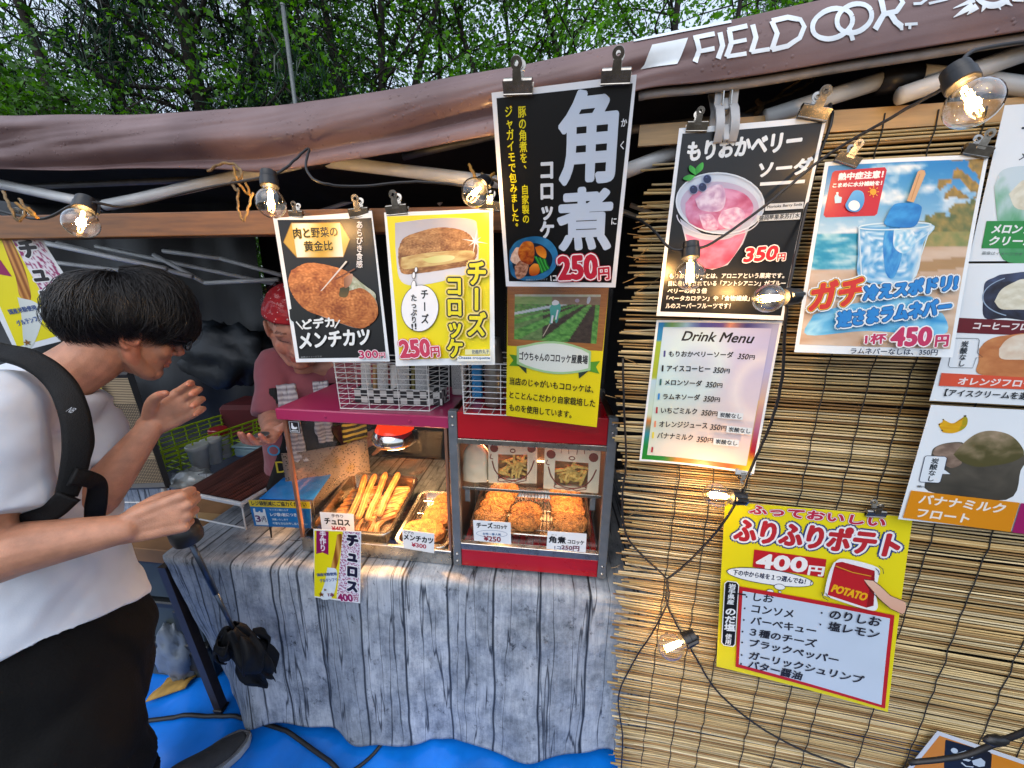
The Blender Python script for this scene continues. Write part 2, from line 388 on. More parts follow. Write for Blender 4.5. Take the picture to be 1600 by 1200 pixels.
def val_letter(polys):
    for poly_ in polys:                    # each stroke is a px quad strip laid on the cloth
        n = len(poly_)//2; L = poly_[:n]; Rr = poly_[n:][::-1]; k = 6
        Ls = []; Rs = []
        for i in range(n-1):
            for j in range(k):
                f = j/k; Ls.append((L[i][0]*(1-f)+L[i+1][0]*f, L[i][1]*(1-f)+L[i+1][1]*f)); Rs.append((Rr[i][0]*(1-f)+Rr[i+1][0]*f, Rr[i][1]*(1-f)+Rr[i+1][1]*f))
        Ls.append(L[-1]); Rs.append(Rr[-1]); vs = []; fs = []
        for (a, b_) in zip(Ls, Rs):
            for q in range(4):
                f = q/3; vs.append(on_val(a[0]*(1-f)+b_[0]*f, a[1]*(1-f)+b_[1]*f, .004))
        for i in range(len(Ls)-1):
            for q in range(3): fs.append((i*4+q, i*4+q+1, i*4+q+5, i*4+q+4))
        mb.add(vs, fs)
def stroke(pts, w_):                        # polyline of px -> strip
    L = []; Rr = []
    for i, p_ in enumerate(pts):
        a = np.array(pts[max(i-1, 0)], float); b_ = np.array(pts[min(i+1, len(pts)-1)], float); d = unit(b_-a); n_ = A(-d[1], d[0])
        ww = w_[i] if hasattr(w_, '__len__') else w_
        L.append(tuple(A(*p_)+n_*ww/2)); Rr.append(tuple(A(*p_)-n_*ww/2))
    return L+Rr[::-1]
def arc(cx, cy, rx, ry, a0, a1, n=18, rot=0):
    o = []
    for i in range(n+1):
        a = R(a0+(a1-a0)*i/n); x, y = rx*math.cos(a), ry*math.sin(a); c_, s_ = math.cos(R(rot)), math.sin(R(rot))
        o.append((cx+x*c_-y*s_, cy+x*s_+y*c_))
    return o
C7 = lambda x, y: (940+x/2.424, y/2.424)
c7 = lambda *p_: [C7(*q) for q in p_]
val_letter([
 c7((190, 178), (325, 152), (285, 252), (147, 272)),
 stroke(c7((120, 164), (300, 128), (488, 92)), 4.2),
 stroke(c7((355, 150), (368, 195), (352, 243)), 8), stroke(c7((345, 153), (425, 137)), 7), stroke(c7((366, 200), (425, 190)), 6.5),
 stroke(c7((445, 133), (455, 180), (438, 228)), 8),
 stroke(c7((480, 122), (488, 170), (470, 222)), 8), stroke(c7((474, 124), (548, 108)), 7), stroke(c7((486, 170), (545, 158)), 6), stroke(c7((470, 220), (545, 208)), 6),
 stroke(c7((568, 104), (580, 150), (563, 205)), 8), stroke(c7((563, 203), (632, 192)), 6),
 stroke(c7((640, 90), (660, 135), (640, 195)), 8), stroke(c7((640, 90), (700, 76), (748, 84), (762, 110), (745, 150), (700, 180), (640, 194)), 7.5),
 stroke([C7(x, y) for x, y in arc(868, 98, 78, 52, 0, 360, 28, -20)], 7.5),
 stroke([C7(x, y) for x, y in arc(950, 78, 68, 50, 0, 360, 28, -24)], 7.5), stroke(c7((930, 110), (945, 158)), 7),
 stroke(c7((1050, 6), (1062, 60), (1028, 118)), 9), stroke(c7((1062, -2), (1115, -8), (1132, 20), (1108, 52), (1062, 62)), 8), stroke(c7((1085, 60), (1105, 90), (1130, 108)), 9), stroke(c7((1128, 98), (1128, 120)), 5),
 stroke(c7((1140, 100), (1188, 96)), 4), stroke(c7((1160, 98), (1158, 116)), 4.5),
 stroke(c7((1172, 24), (1200, 22), (1240, -5)), 4), stroke(c7((1230, 22), (1300, 6), (1330, -14)), 4),
])
C5 = lambda x, y: (1380+x/5, y/5)
c5 = lambda *p_: [C5(*q) for q in p_]
sun = [stroke([C5(x, y) for x, y in arc(830, -50, 130, 110, 0, 180, 24)], 9)]
for (tx, ty, bx, by, w_) in ((525, 85, 690, 15, 9), (528, 148, 680, 60, 11), (632, 130, 710, 65, 10), (745, 108, 770, 60, 8), (895, 92, 865, 45, 8), (985, 62, 930, 25, 9), (1095, 30, 985, 5, 9)):
    sun.append(stroke(c5((tx, ty), (bx, by)), [1, w_]))
val_letter(sun)
mb.build('lettering', M['white_ink'], tent, True)

# ================================================================== trees
def leafmat(name, c0, c1, trans=.35, rough=.45):
    m, t, p = newmat(name); geo = N(t, 'ShaderNodeAttribute', attribute_name='Col'); nz_ = N(t, 'ShaderNodeTexNoise', i_Scale=1.3)
    tc = N(t, 'ShaderNodeTexCoord'); t.links.new(tc.outputs['Object'], nz_.inputs['Vector'])
    ad = N(t, 'ShaderNodeMath', operation='ADD', use_clamp=True); sp = N(t, 'ShaderNodeSeparateColor'); t.links.new(geo.outputs['Color'], sp.inputs[0])
    ml = N(t, 'ShaderNodeMapRange'); ml.inputs[1].default_value = .35; ml.inputs[2].default_value = .65; ml.inputs[3].default_value = -.3; ml.inputs[4].default_value = .3
    t.links.new(nz_.outputs['Fac'], ml.inputs[0]); t.links.new(sp.outputs[0], ad.inputs[0]); t.links.new(ml.outputs[0], ad.inputs[1])
    rp = N(t, 'ShaderNodeValToRGB'); rp.color_ramp.elements[0].color = (*lin(c0), 1); rp.color_ramp.elements[1].color = (*lin(c1), 1)
    t.links.new(ad.outputs[0], rp.inputs[0]); t.links.new(rp.outputs[0], p.inputs['Base Color']); p.inputs['Roughness'].default_value = rough
    tl = N(t, 'ShaderNodeBsdfTranslucent'); hs = N(t, 'ShaderNodeHueSaturation', i_Value=1.5, i_Saturation=1.15); t.links.new(rp.outputs[0], hs.inputs['Color']); t.links.new(hs.outputs[0], tl.inputs[0])
    mx = N(t, 'ShaderNodeMixShader'); mx.inputs[0].default_value = trans; o = t.nodes['Material Output']
    t.links.new(p.outputs[0], mx.inputs[1]); t.links.new(tl.outputs[0], mx.inputs[2]); t.links.new(mx.outputs[0], o.inputs[0]); return m
M['maple'] = leafmat('maple_leaf', '#274c10', '#67a030', .5)
M['conifer'] = leafmat('conifer_needle', '#0e1d16', '#284733', .15)
M['shrub'] = leafmat('shrub_leaf', '#25480e', '#548426', .42)
M['bark'] = mat('dark_bark', '#2a231d', .9, var=.35, scale=12, bump=.8, bscale=30, stretch=(1, 1, .25))
def leaves(cs, nrm_j, size, asp, rng, tip_dir=None, lobes=True):
    """leaf faces: a pointed six-corner blade per centre, folded a little along the midrib"""
    n = len(cs); a = rng.normal(size=(n, 3)); 
    if tip_dir is not None: a = a*.55+tip_dir
    a /= np.linalg.norm(a, axis=1)[:, None]
    up = rng.normal(size=(n, 3))*nrm_j+A(0, 0, 1); b = np.cross(up, a); b /= np.linalg.norm(b, axis=1)[:, None]+1e-9
    nn = np.cross(a, b); L = (size*rng.uniform(.6, 1.3, n))[:, None]; W = L*asp
    if lobes:
        P = [cs-a*L*.5, cs-a*L*.12+b*W*.62+nn*L*.06, cs+a*L*.02+b*W*.26, cs+a*L*.5, cs+a*L*.02-b*W*.26, cs-a*L*.12-b*W*.62+nn*L*.06]
        V = np.stack(P, 1).reshape(-1, 3); i = np.arange(n)[:, None]*6
        F = np.concatenate([i+A(0, 1, 2, 3).astype(int), i+A(0, 3, 4, 5).astype(int)])
    else:
        V = np.stack([cs-a*L*.5-b*W*.3, cs-a*L*.5+b*W*.3, cs+a*L*.5+b*W*.15, cs+a*L*.5-b*W*.15], 1).reshape(-1, 3); F = np.arange(n)[:, None]*4+np.arange(4)
    return V, F
def np_mesh(name, V, F, m, shade):
    me = bpy.data.meshes.new(name); me.vertices.add(len(V)); me.vertices.foreach_set('co', V.astype(np.float32).ravel())
    k = F.shape[1]; me.loops.add(F.size); me.loops.foreach_set('vertex_index', F.astype(np.int32).ravel())
    me.polygons.add(len(F)); me.polygons.foreach_set('loop_start', np.arange(0, F.size, k, dtype=np.int32)); me.materials.append(m)
    at = me.color_attributes.new('Col', 'FLOAT_COLOR', 'POINT'); c = np.ones((len(V), 4), np.float32); c[:, :3] = shade[:, None]; at.data.foreach_set('color', c.ravel())
    me.update(calc_edges=True); me.validate(); return me
def limbs(mb, rng, base, h, spread, nl, r0, z0, stems=1):
    tips = []
    for s_ in range(stems):
        off = A(*(rng.normal(size=2)*.25*(stems > 1)), 0); lean = rng.normal(size=2)*.10*h*(1.4 if stems > 1 else .5)
        pts = [base+off+A(lean[0]*f**1.3, lean[1]*f**1.3, h*f)+A(*(rng.normal(size=2)*.05), 0)*(f > 0) for f in np.linspace(0, 1, 9)]
        rr = [r0*(1-.85*f) for f in np.linspace(0, 1, 9)]
        mb.tube(cr(pts, 3), np.interp(np.linspace(0, 1, 25), np.linspace(0, 1, 9), rr), 8)
        for k in range(nl):
            f = rng.uniform(z0, .97); i = f*8; j = min(int(i), 7); s0 = pts[j]*(1-(i-j))+pts[j+1]*(i-j)
            a = rng.uniform(0, 2*math.pi); L = spread*(1.1-.6*f)*rng.uniform(.5, 1.1); d = A(math.cos(a), math.sin(a), rng.uniform(.15, .8))
            q = [s0, s0+d*L*.35+A(*(rng.normal(size=3)*.06*L)), s0+d*L*.7+A(*(rng.normal(size=3)*.09*L)), s0+d*L+A(0, 0, -.1*L)]
            mb.tube(cr(q, 3), np.linspace(r0*.35*(1-.7*f), .006, 10), 6); tips += cr(q, 4)[4:]
            for _ in range(3):
                b0 = q[1]*(.5)+q[2]*.5 if rng.random() < .5 else q[2]
                e = b0+(d*.35+rng.normal(size=3)*.4)*L*.6; mb.tube([b0, (b0+e)/2+rng.normal(size=3)*.04*L, e], [.012, .009, .004], 5); tips += [b0*(1-t_)+e*t_ for t_ in (.4, .7, 1.0)]
    return np.array(tips)
def tree_mesh(seed, h, spread, nl, r0, z0, nleaf, size, m, kind='broad', stems=1, clump=.34):
    rng = np.random.default_rng(seed); mb = MB()
    tips = limbs(mb, rng, A(0, 0, 0), h, spread, nl, r0, z0, stems)
    tm = mb.mesh('trunk', M['bark'], True)
    cc = tips[rng.integers(0, len(tips), nleaf//45)]+rng.normal(size=(nleaf//45, 3))*.12       # leaf sprays round the twigs
    idx = rng.integers(0, len(cc), nleaf); sh = rng.uniform(.15, .85, len(cc))
    p_ = rng.normal(size=(nleaf, 3))*A(clump, clump, clump*.45)
    cs = cc[idx]+p_
    if kind == 'conifer':
        V, F = leaves(cs, .3, size, .16, rng, A(0, 0, -.5), False)
    else: V, F = leaves(cs, .55, size, .8, rng, A(0, 0, -.35))
    k = len(V)//nleaf
    shade = np.repeat(np.clip(sh[idx]+rng.normal(size=nleaf)*.15, 0, 1), k)
    return tm, np_mesh('crown', V, F, m, shade)
TK = {'maple': tree_mesh(1, 11, 3.3, 30, .12, .22, 20000, .09, M['maple'], stems=3),
      'maple2': tree_mesh(2, 12, 3.6, 34, .13, .2, 20000, .092, M['maple'], stems=2),
      'thin': tree_mesh(5, 11, 2.6, 26, .08, .25, 6500, .09, M['maple'], stems=2),
      'conifer': tree_mesh(3, 13, 2.6, 80, .15, .12, 36000, .15, M['conifer'], 'conifer', clump=.3),
      'shrub': tree_mesh(4, 3.3, 1.0, 22, .03, .2, 22000, .046, M['shrub'], stems=5, clump=.20)}
def put_tree(kind, x, y, rz, sc, name, label, cat='tree', group=None):
    t_ = thing(name, (x, y, 0), label, cat, group)
    for nm, me in zip(('trunk', 'crown'), TK[kind]):
        o = bpy.data.objects.new(nm, me); COL.objects.link(o); o.parent = t_
    t_.rotation_euler = (0, 0, rz); t_.scale = (sc, sc, sc); return t_
GT = 'trees standing behind the stall'
def at_dist(px, py, d):
    r = ray(px, py); k = d/math.hypot(r[0], r[1]); return r[0]*k, r[1]*k
for kind, px, d, rz, sc, label in (
    ('maple', 570, 9.5, .4, 1.0, 'green maple with a cluster of dark upright stems rising behind the middle of the canopy'),
    ('conifer', 395, 10.8, 3.1, 1.1, 'dark conifer right of the darkest one, its boughs behind the metal pole'),
    ('maple2', 460, 11.5, 2.0, 1.0, 'dark leafy maple left of the upright stem cluster, over the bend of the canopy'),
    ('maple', 830, 9.8, 3.3, .95, 'bright leafy maple directly behind the black square-character poster'),
    ('thin', 700, 11.2, 1.2, 1.1, 'thinly leaved tree with white sky showing through, right of the stem cluster'),
    ('maple2', 1020, 9.6, 4.5, .95, 'bushy green maple behind the white parallelogram on the canopy'),
    ('thin', 1160, 10.5, .5, 1.05, 'dark thin tree above the white lettering of the canopy'),
    ('conifer', 300, 9.8, 0, 1.1, 'dark blue-green conifer in the deep shade at the left'),
    ('conifer', 160, 12.5, 2.1, 1.15, 'hazier conifer with drooping boughs, left of the darkest one'),
    ('conifer', 1240, 13.5, 1.0, 1.1, 'dark conifer just left of the canopy top where it leaves the picture'),
    ('thin', 20, 10.0, 2.6, 1.15, 'slender leaning tree at the far left edge'),
    ('conifer', 460, 16.0, 4.0, 1.2, 'far conifer half hidden behind the dark leafy maple')):
    x, y = at_dist(px, 100, d)
    put_tree(kind, x, y, rz, sc, {'maple': 'maple_tree', 'maple2': 'maple_tree', 'thin': 'slender_tree', 'conifer': 'conifer_tree'}[kind], label, group=GT)
for px, d, rz, sc, label in ((40, 6.6, 0, 1.0, 'bright green shrub above the canopy at the far left'), (112, 7.0, 2, .95, 'bright green shrub right of the leftmost one, tips over the canopy'), (-60, 6.6, 1, 1.02, 'bright shrub cut by the left edge of the picture'), (410, 4.6, 3, .62, 'green bush seen through the gap beside the red bandana')):
    x, y = at_dist(px, 180, d)
    put_tree('shrub', x, y, rz, sc, 'shrub', label, 'shrub', 'shrubs behind the stall')
# thin metal pole among the trees
mb = MB(); x, y = at_dist(455, 100, 6.5); mb.tube([(x+.02, y, 0), (x-.02, y, 4.9)], .026, 10); mb.lathe([(.03, 4.9), (.03, 4.92), (0, 4.93)], (x-.02, y, 0), (0, 0, 1), 10)
tag(mb.build('metal_pole', mat('dull_metal_pole', '#6f7474', .5, .4, var=.2), None, True), 'thin grey metal pole standing among the trees above the canopy', 'pole')
# ================================================================== table and printed cloth
TZ = .66
TFA, TFB = .826, -.095                       # front edge of the table, y = TFA + TFB*x
def tf(x, z, dy=0.0): return A(x, TFA+TFB*x+dy, z)
XL, XR = -1.015, .86
m, t, p = newmat('grey_plank_print'); M['plank'] = m
uv = N(t, 'ShaderNodeUVMap'); sep = N(t, 'ShaderNodeSeparateXYZ'); t.links.new(uv.outputs[0], sep.inputs[0])
def mapped(scale, det=5, rough=.6, src=None):
    mp = N(t, 'ShaderNodeMapping'); mp.inputs['Scale'].default_value = scale; t.links.new((src or uv).outputs[0], mp.inputs[0])
    n_ = N(t, 'ShaderNodeTexNoise', i_Scale=1.0, i_Detail=float(det), i_Roughness=rough); t.links.new(mp.outputs[0], n_.inputs['Vector']); return n_
wob = mapped((3, .9, 1), 3)
def math_(op, a, b_=None, c=None, clamp=False):
    n_ = N(t, 'ShaderNodeMath', operation=op, use_clamp=clamp)
    for i, q in enumerate((a, b_, c)):
        if q is None: continue
        if isinstance(q, (int, float)): n_.inputs[i].default_value = q
        else: t.links.new(q, n_.inputs[i])
    return n_.outputs[0]
def ramp(src, pts):
    r_ = N(t, 'ShaderNodeValToRGB'); e = r_.color_ramp.elements
    while len(e) < len(pts): e.new(.5)
    for k, (ps, c) in enumerate(pts): e[k].position = ps; e[k].color = (*lin(c), 1)
    t.links.new(src, r_.inputs[0]); return r_.outputs[0]
ux = math_('ADD', sep.outputs[0], math_('MULTIPLY_ADD', wob.outputs['Fac'], .020, -.010))
cell = math_('MULTIPLY', ux, 1/.125); fr = math_('FRACT', cell); fl = math_('FLOOR', cell)
edge = math_('MINIMUM', fr, math_('SUBTRACT', 1.0, fr))
seam = math_('SMOOTH_MIN', math_('MULTIPLY', edge, 30.0), 1.0, .2, True)
wn = N(t, 'ShaderNodeTexWhiteNoise', noise_dimensions='1D'); t.links.new(fl, wn.inputs['W'])
comb = N(t, 'ShaderNodeCombineXYZ'); t.links.new(ux, comb.inputs[0]); t.links.new(math_('ADD', sep.outputs[1], math_('MULTIPLY', wn.outputs['Value'], 7.0)), comb.inputs[1])
grain = mapped((64, 6, 1), 9, .8, comb); crack = mapped((20, .8, 1), 3, .5, comb); blot = mapped((9, 6, 1), 8, .8, comb); stain = mapped((26, 16, 1), 8, .8, comb)
base = ramp(grain.outputs['Fac'], [(.25, '#767c83'), (.42, '#9aa0a7'), (.58, '#b3b9bf'), (.8, '#ccd1d6')])
def mul(a, f):
    n_ = N(t, 'ShaderNodeMix', data_type='RGBA', blend_type='MULTIPLY'); n_.inputs[0].default_value = 1; t.links.new(a, n_.inputs[6]); t.links.new(f, n_.inputs[7]); return n_.outputs[2]
ck = ramp(crack.outputs['Fac'], [(.486, '#ffffff'), (.498, '#585c62'), (.502, '#585c62'), (.515, '#ffffff')])
bl = ramp(blot.outputs['Fac'], [(.30, '#7a7e83'), (.42, '#c4c8cc'), (.56, '#ffffff')])
st = ramp(stain.outputs['Fac'], [(.33, '#3c3f43'), (.43, '#ffffff')])
pl = ramp(wn.outputs['Value'], [(0, '#cfd3d7'), (1, '#ffffff')])
sm = ramp(seam, [(0, '#23262a'), (.55, '#8d9196'), (1, '#ffffff')])
t.links.new(mul(mul(mul(mul(mul(base, ck), bl), st), pl), sm), p.inputs['Base Color']); p.inputs['Roughness'].default_value = .55
wv = N(t, 'ShaderNodeTexNoise', i_Scale=900.0); b = N(t, 'ShaderNodeBump', i_Strength=.12, i_Distance=.001); t.links.new(wv.outputs['Fac'], b.inputs['Height']); t.links.new(b.outputs[0], p.inputs['Normal'])
# cloth: u along the table, s down the sheet (top first, then over the edge and down)
DEP = .70
hem_pts = [(-1.02, .18), (-.93, .172), (-.90, .165), (-.84, .115), (-.655, .103), (-.48, .090), (-.33, .094), (-.1, .10), (.1, .115), (.32, .14), (.9, .14)]
def hem_z(x): return float(np.interp(x, [q[0] for q in hem_pts], [q[1] for q in hem_pts]))+.006*math.sin(x*31)
def cloth(u, s):
    x = XL+(XR-XL)*u; yaw = A(-TFB, 1, 0)/math.hypot(1, TFB)
    if s < .38:                                # table top
        d = (1-s/.38)*DEP; q = tf(x, TZ)+yaw*d
        return q+A(0, 0, .0008+.0018*max(0, fb(x*6, d*6, 2)))
    f = (s-.38)/.62; zb = hem_z(x); L = TZ-zb; r_ = .016
    a = min(1, f/.05); ang = a*math.pi/2
    dz = -r_*(1-math.cos(ang)) if f <= .05 else -(r_+(L-r_)*(f-.05)/.95)
    out = r_*math.sin(ang)
    k = max(0, f-.05)
    folds = k**1.5*(.016*math.sin(x*15+1.2+.8*nz(x*3, 1))+.007*math.sin(x*37+2*nz(x*4, f*2))*k+.026*nz(x*4.5, f*1.3, 4)) + .004*nz(x*13, f*8, 7)*min(1, f*8)
    lean = .02*k - .02*k*max(0, (-.9-x)*8)
    return tf(x + .008*k*nz(f*6, x*8), TZ+dz, -(out+max(-.012*k, folds+.010*k)+lean)) + A((.022*min(1, f/.05)+.100*k)*max(0, 1-(x-XL)/.28)**1.3, 0, 0)
mb = MB(); mb.grid(cloth, 230, 110, uvfn=lambda u, s: (u*(XR-XL)+.03, (s/.38)*DEP if s < .38 else DEP+(s-.38)/.62*.62))
cl = mb.build('tablecloth', M['plank'], None, True)
md = cl.modifiers.new('thick', 'SOLIDIFY'); md.thickness = .0015; md.offset = -1
tag(cl, 'tablecloth printed with weathered grey planks, draped over the counter down to the tarp', 'tablecloth')
M['leg_paint'] = mat('dark_brown_steel_leg', '#3b3331', .35, .3, var=.15)
M['board'] = mat('brown_table_board', '#6a5140', .6, var=.25, scale=10)
tb = thing('folding_table', tf(-.1, 0)+A(0, .35, 0), 'folding table under the plank-print cloth, one dark leg showing at its left corner', 'table')
o_ = tf(XL+.01, 0); fr_t = frame(o_, A(1, TFB, 0))
W_ = (XR-XL)*1.004-.02
mb = MB(fr_t); mb.rbox(0, W_, .015, DEP, TZ-.03, TZ-.003, .004); mb.build('tabletop', M['board'], tb)
def tleg(x, y, sx, sy):
    mb = MB(fr_t)
    a = A(x, y, TZ-.03); b_ = A(x+sx, y+sy, .078)
    w_ = .0125; c = [a+A(-w_, -w_, 0), a+A(w_, -w_, 0), a+A(w_, w_, 0), a+A(-w_, w_, 0)]; d = [q+(b_-a) for q in c]
    mb.add(c+d, [(0, 1, 2, 3), (7, 6, 5, 4)]+[(i, i+4, (i+1) % 4+4, (i+1) % 4) for i in range(4)])
    l_ = mb.build('leg', M['leg_paint'], tb)
    mb = MB(fr_t); mb.rbox(b_[0]-.016, b_[0]+.016, b_[1]-.016, b_[1]+.016, .068, .088, .002); mb.build('foot', M['black_plastic'], l_)
tleg(-.006, -.004, .064, .002); tleg(.05, .52, -.01, .05); tleg(W_-.05, .05, 0, 0); tleg(W_-.05, .6, 0, .02)

# ================================================================== hot case, magenta top
F1 = frame(A(-.614, .942, TZ+.004), A(.449, -.055, 0))
w1, d1, h1 = .452, .265, .445
M['magenta'] = mat('magenta_enamel', '#a32b58', .3, var=.06, scale=5, coat=.3)
M['red'] = mat('red_enamel', '#a30d1d', .28, var=.08, scale=6, coat=.3)
M['greymetal'] = mat('grey_enamel', '#6d7379', .35, .3, var=.1)
M['clip_metal'] = M['nickel']
hc = thing('hot_display_case', F1[0]+F1[1]*w1/2+F1[2]*d1/2, 'glass hot display case with a magenta lid and a red heat lamp over churros', 'display case')
mb = MB(F1); mb.rbox(0, w1, 0, d1, 0, .018, .002); mb.rbox(0, w1, -.004, .006, .002, .046, .0015); mb.rbox(0, .006, .007, d1, .019, .046, .001); mb.rbox(w1-.006, w1, .007, d1, .019, .046, .001)
mb.build('base', M['steel'], hc)
zt = h1-.022
mb = MB(F1); mb.rbox(-.012, w1+.010, -.012, d1+.01, zt-.010, h1, .003)
lid = mb.build('lid', M['magenta'], hc)
for x in (.13, .36):
    mb = MB(F1); mb.lathe([(.0, -.0155), (.003, -.015), (.0045, -.012)], (x, 0, zt+.006), (0, 1, 0), 10, X=(1, 0, 0)); mb.build('screw', M['magenta'], lid)
mb = MB(F1); mb.box(.006, w1-.004, .001, .004, .047, zt-.011); mb.build('front_pane', M['glass'], hc)
mb = MB(F1); mb.box(.002, .005, .008, d1-.004, .047, zt-.011); mb.build('side_pane', M['glass'], hc)
mb = MB(F1); mb.box(w1-.005, w1-.002, .008, d1-.004, .047, zt-.011); mb.build('side_pane', M['glass'], hc)
mb = MB(F1); mb.box(.006, w1-.006, d1-.006, d1-.003, .02, zt-.011); mb.build('back_pane', M['glass'], hc)
M['copper'] = mat('coppery_edge_strip', '#b98a72', .3, .7, var=.1)
for x in (.0, w1-.007):
    mb = MB(F1); mb.rbox(x-(.002 if not x else 0), x+.008, -.003, .0065, .046, zt-.0105, .001); mb.build('corner_strip', M['copper'], hc)
# sticker with a hand sign at the upper left of the pane
mb = MB(F1); mb.mi = 0; sx, sz = .012, zt-.014
mb.box(sx, sx+.034, -.0006, -.0001, sz-.036, sz); mb.mi = 1
mb.box(sx+.003, sx+.031, -.0009, -.0006, sz-.0035, sz-.0025); mb.box(sx+.003, sx+.031, -.0009, -.0006, sz-.0335, sz-.0325); mb.box(sx+.003, sx+.004, -.0009, -.0006, sz-.0325, sz-.0035); mb.box(sx+.030, sx+.031, -.0009, -.0006, sz-.0325, sz-.0035)
mb.prism([A(sx+a, -.0009, sz-b_) for a, b_ in ((.010, .006), (.014, .008), (.0135, .014), (.018, .019), (.024, .017), (.026, .020), (.022, .024), (.012, .025), (.008, .021))], (0, .0003, 0))
mb.box(sx+.007, sx+.027, -.0009, -.0006, sz-.030, sz-.028)
mb.build('warning_sticker', [M['black_plastic'], M['white_ink']], hc)
# heat lamp: red-lacquered reflector bulb hung from the lid
def case_pt(F, px, py, yy):               # point on the plane a depth yy inside a case
    n = F[2]; return at_pl(px, py, F[0]+F[2]*yy, n)
def loc(F, p_): d = np.asarray(p_)-F[0]; return A(d@F[1], d@F[2], d@F[3])
lp = loc(F1, case_pt(F1, 618, 690, .12))
M['lamp_red'] = mat('red_lacquer_glass', '#d01a08', .12, var=.08, coat=.6)
m2, t2, p2 = newmat('lamp_red_glow'); p2.inputs['Base Color'].default_value = (.55, .02, .005, 1); p2.inputs['Emission Color'].default_value = (1, .05, .01, 1); p2.inputs['Emission Strength'].default_value = .5; p2.inputs['Roughness'].default_value = .1
n2 = N(t2, 'ShaderNodeTexNoise', i_Scale=40.0); mr2 = N(t2, 'ShaderNodeMapRange'); mr2.inputs[3].default_value = .25; mr2.inputs[4].default_value = .8; t2.links.new(n2.outputs['Fac'], mr2.inputs[0]); t2.links.new(mr2.outputs[0], p2.inputs['Emission Strength'])
M['lamp_red'] = m2
M['mirror'] = mat('mirrored_bulb', '#e8e2da', .06, 1, var=.05)
M['lamp_glow'] = emis('lamp_glow', (1, .62, .28), 22)
hl = thing('heat_lamp', F1[0]+F1[1]*lp[0]+F1[2]*lp[1]+F1[3]*(zt-.012), 'round red-topped heat lamp with a mirrored belly hanging inside the magenta case', 'lamp')
mb = MB(F1); O_ = (lp[0], lp[1], zt-.012); LS = 1.25; ax = (0, 0, -1)
mb.lathe([(0, 0), (.020, 0), (.022, .018), (.028, .024)], O_, ax, 24, X=(1, 0, 0)); mb.build('socket', M['white_wire'], hl, True)
mb = MB(F1); mb.lathe([(.028, .022), (.040, .034), (.050, .048), (.056, .060)], O_, ax, 28, X=(1, 0, 0)); mb.build('red_cap', M['lamp_red'], hl, True)
mb = MB(F1); mb.lathe([(.056, .060), (.063, .070), (.067, .082), (.065, .094), (.058, .102)], O_, ax, 28, X=(1, 0, 0)); mb.build('mirror_band', M['mirror'], hl, True)
mb = MB(F1); mb.lathe([(.058, .102), (.044, .109), (.022, .113), (0, .114)], O_, ax, 28, X=(1, 0, 0)); mb.build('glowing_face', M['lamp_glow'], hl, True)
def spot(name, p_, e, col, ang=150, r_=.03, parent=None, d=(0, 0, -1)):
    l = bpy.data.lights.new(name, 'SPOT'); l.energy = e; l.color = col; l.spot_size = R(ang); l.spot_blend = .6; l.shadow_soft_size = r_
    o = bpy.data.objects.new(name, l); COL.objects.link(o); o.location = tuple(map(float, p_)); o.rotation_euler = (-Vector(d)).to_track_quat('Z', 'Y').to_euler(); 
    if parent: o.parent = parent; o.location = tuple(np.array(o.location)-np.array(parent.location))
    return o
def point(name, p_, e, col, r_=.006, parent=None):
    l = bpy.data.lights.new(name, 'POINT'); l.energy = e; l.color = col; l.shadow_soft_size = r_
    o = bpy.data.objects.new(name, l); COL.objects.link(o); o.location = tuple(map(float, p_))
    if parent: o.parent = parent; o.location = tuple(np.array(o.location)-np.array(parent.location))
    return o
spot('lamp_light', F1[0]+F1[1]*lp[0]+F1[2]*lp[1]+F1[3]*(zt-.135), 14.0, (1, .48, .18), 165, .035, hl)

# trays -------------------------------------------------------------
M['tray'] = mat('stainless_tray', '#c9c3ba', .22, 1, var=.12, scale=30)
def tray(name, F, x0, x1, y0, y1, z0, dep, label, tilt=0.0, cat='tray', group=None, rot=0.0):
    """flared steel tray with rounded corners and a rolled rim; front edge at y0"""
    o3 = F[0]+F[1]*(x0+x1)/2+F[2]*(y0+y1)/2+F[3]*z0
    th = thing(name, o3, label, cat, group)
    def ringp(g_, z, rad=.022):
        o = []
        for cx, cy, a0 in ((x1-rad, y1-rad, 0), (x0+rad, y1-rad, 90), (x0+rad, y0+rad, 180), (x1-rad, y0+rad, 270)):
            for k in range(6):
                a = R(a0+k*18); o.append((cx+math.cos(a)*(rad+g_), cy+math.sin(a)*(rad+g_), z+z0))
        return o
    rs = [ringp(-.012, 0), ringp(-.008, dep*.3), ringp(-.003, dep*.96), ringp(.006, dep), ringp(.0075, dep-.002), ringp(.004, dep-.003), ringp(-.001, dep-.003), ringp(-.0095, -.0012)]
    def tl(q): return (q[0], q[1], q[2]+(q[1]-y0)*math.tan(tilt))
    vs = [tl(q) for r_ in rs for q in r_]; n = 24; fs = [tuple(range(n))]
    for k in range(len(rs)-1): fs += [(k*n+i, (k+1)*n+i, (k+1)*n+(i+1) % n, k*n+(i+1) % n) for i in range(n)]
    fs.append(tuple(range((len(rs)-1)*n+n-1, (len(rs)-1)*n-1, -1)))
    mb = MB(F); mb.add(vs, fs); o_ = smooth_angle(mb.build('pan', M['tray'], th), 50)
    return th
def lz(F, px, py, z):
    q = at_z(px, py, F[0][2]+z); return loc(F, q)
a0 = lz(F1, 490, 817, .06); a1 = lz(F1, 612, 832, .06); a2 = lz(F1, 668, 733, .11)
TT = R(11)
tray1 = tray('churros_tray', F1, .022, .262, .012, .252, .030, .045, 'deep steel tray heaped with churros under the heat lamp', TT)
tray2 = tray('cutlet_tray', F1, .282, .432, .012, .235, .022, .028, 'narrow steel tray with a wire rack and breaded cutlet, right of the churros', TT*.7)
mb = MB(F1)
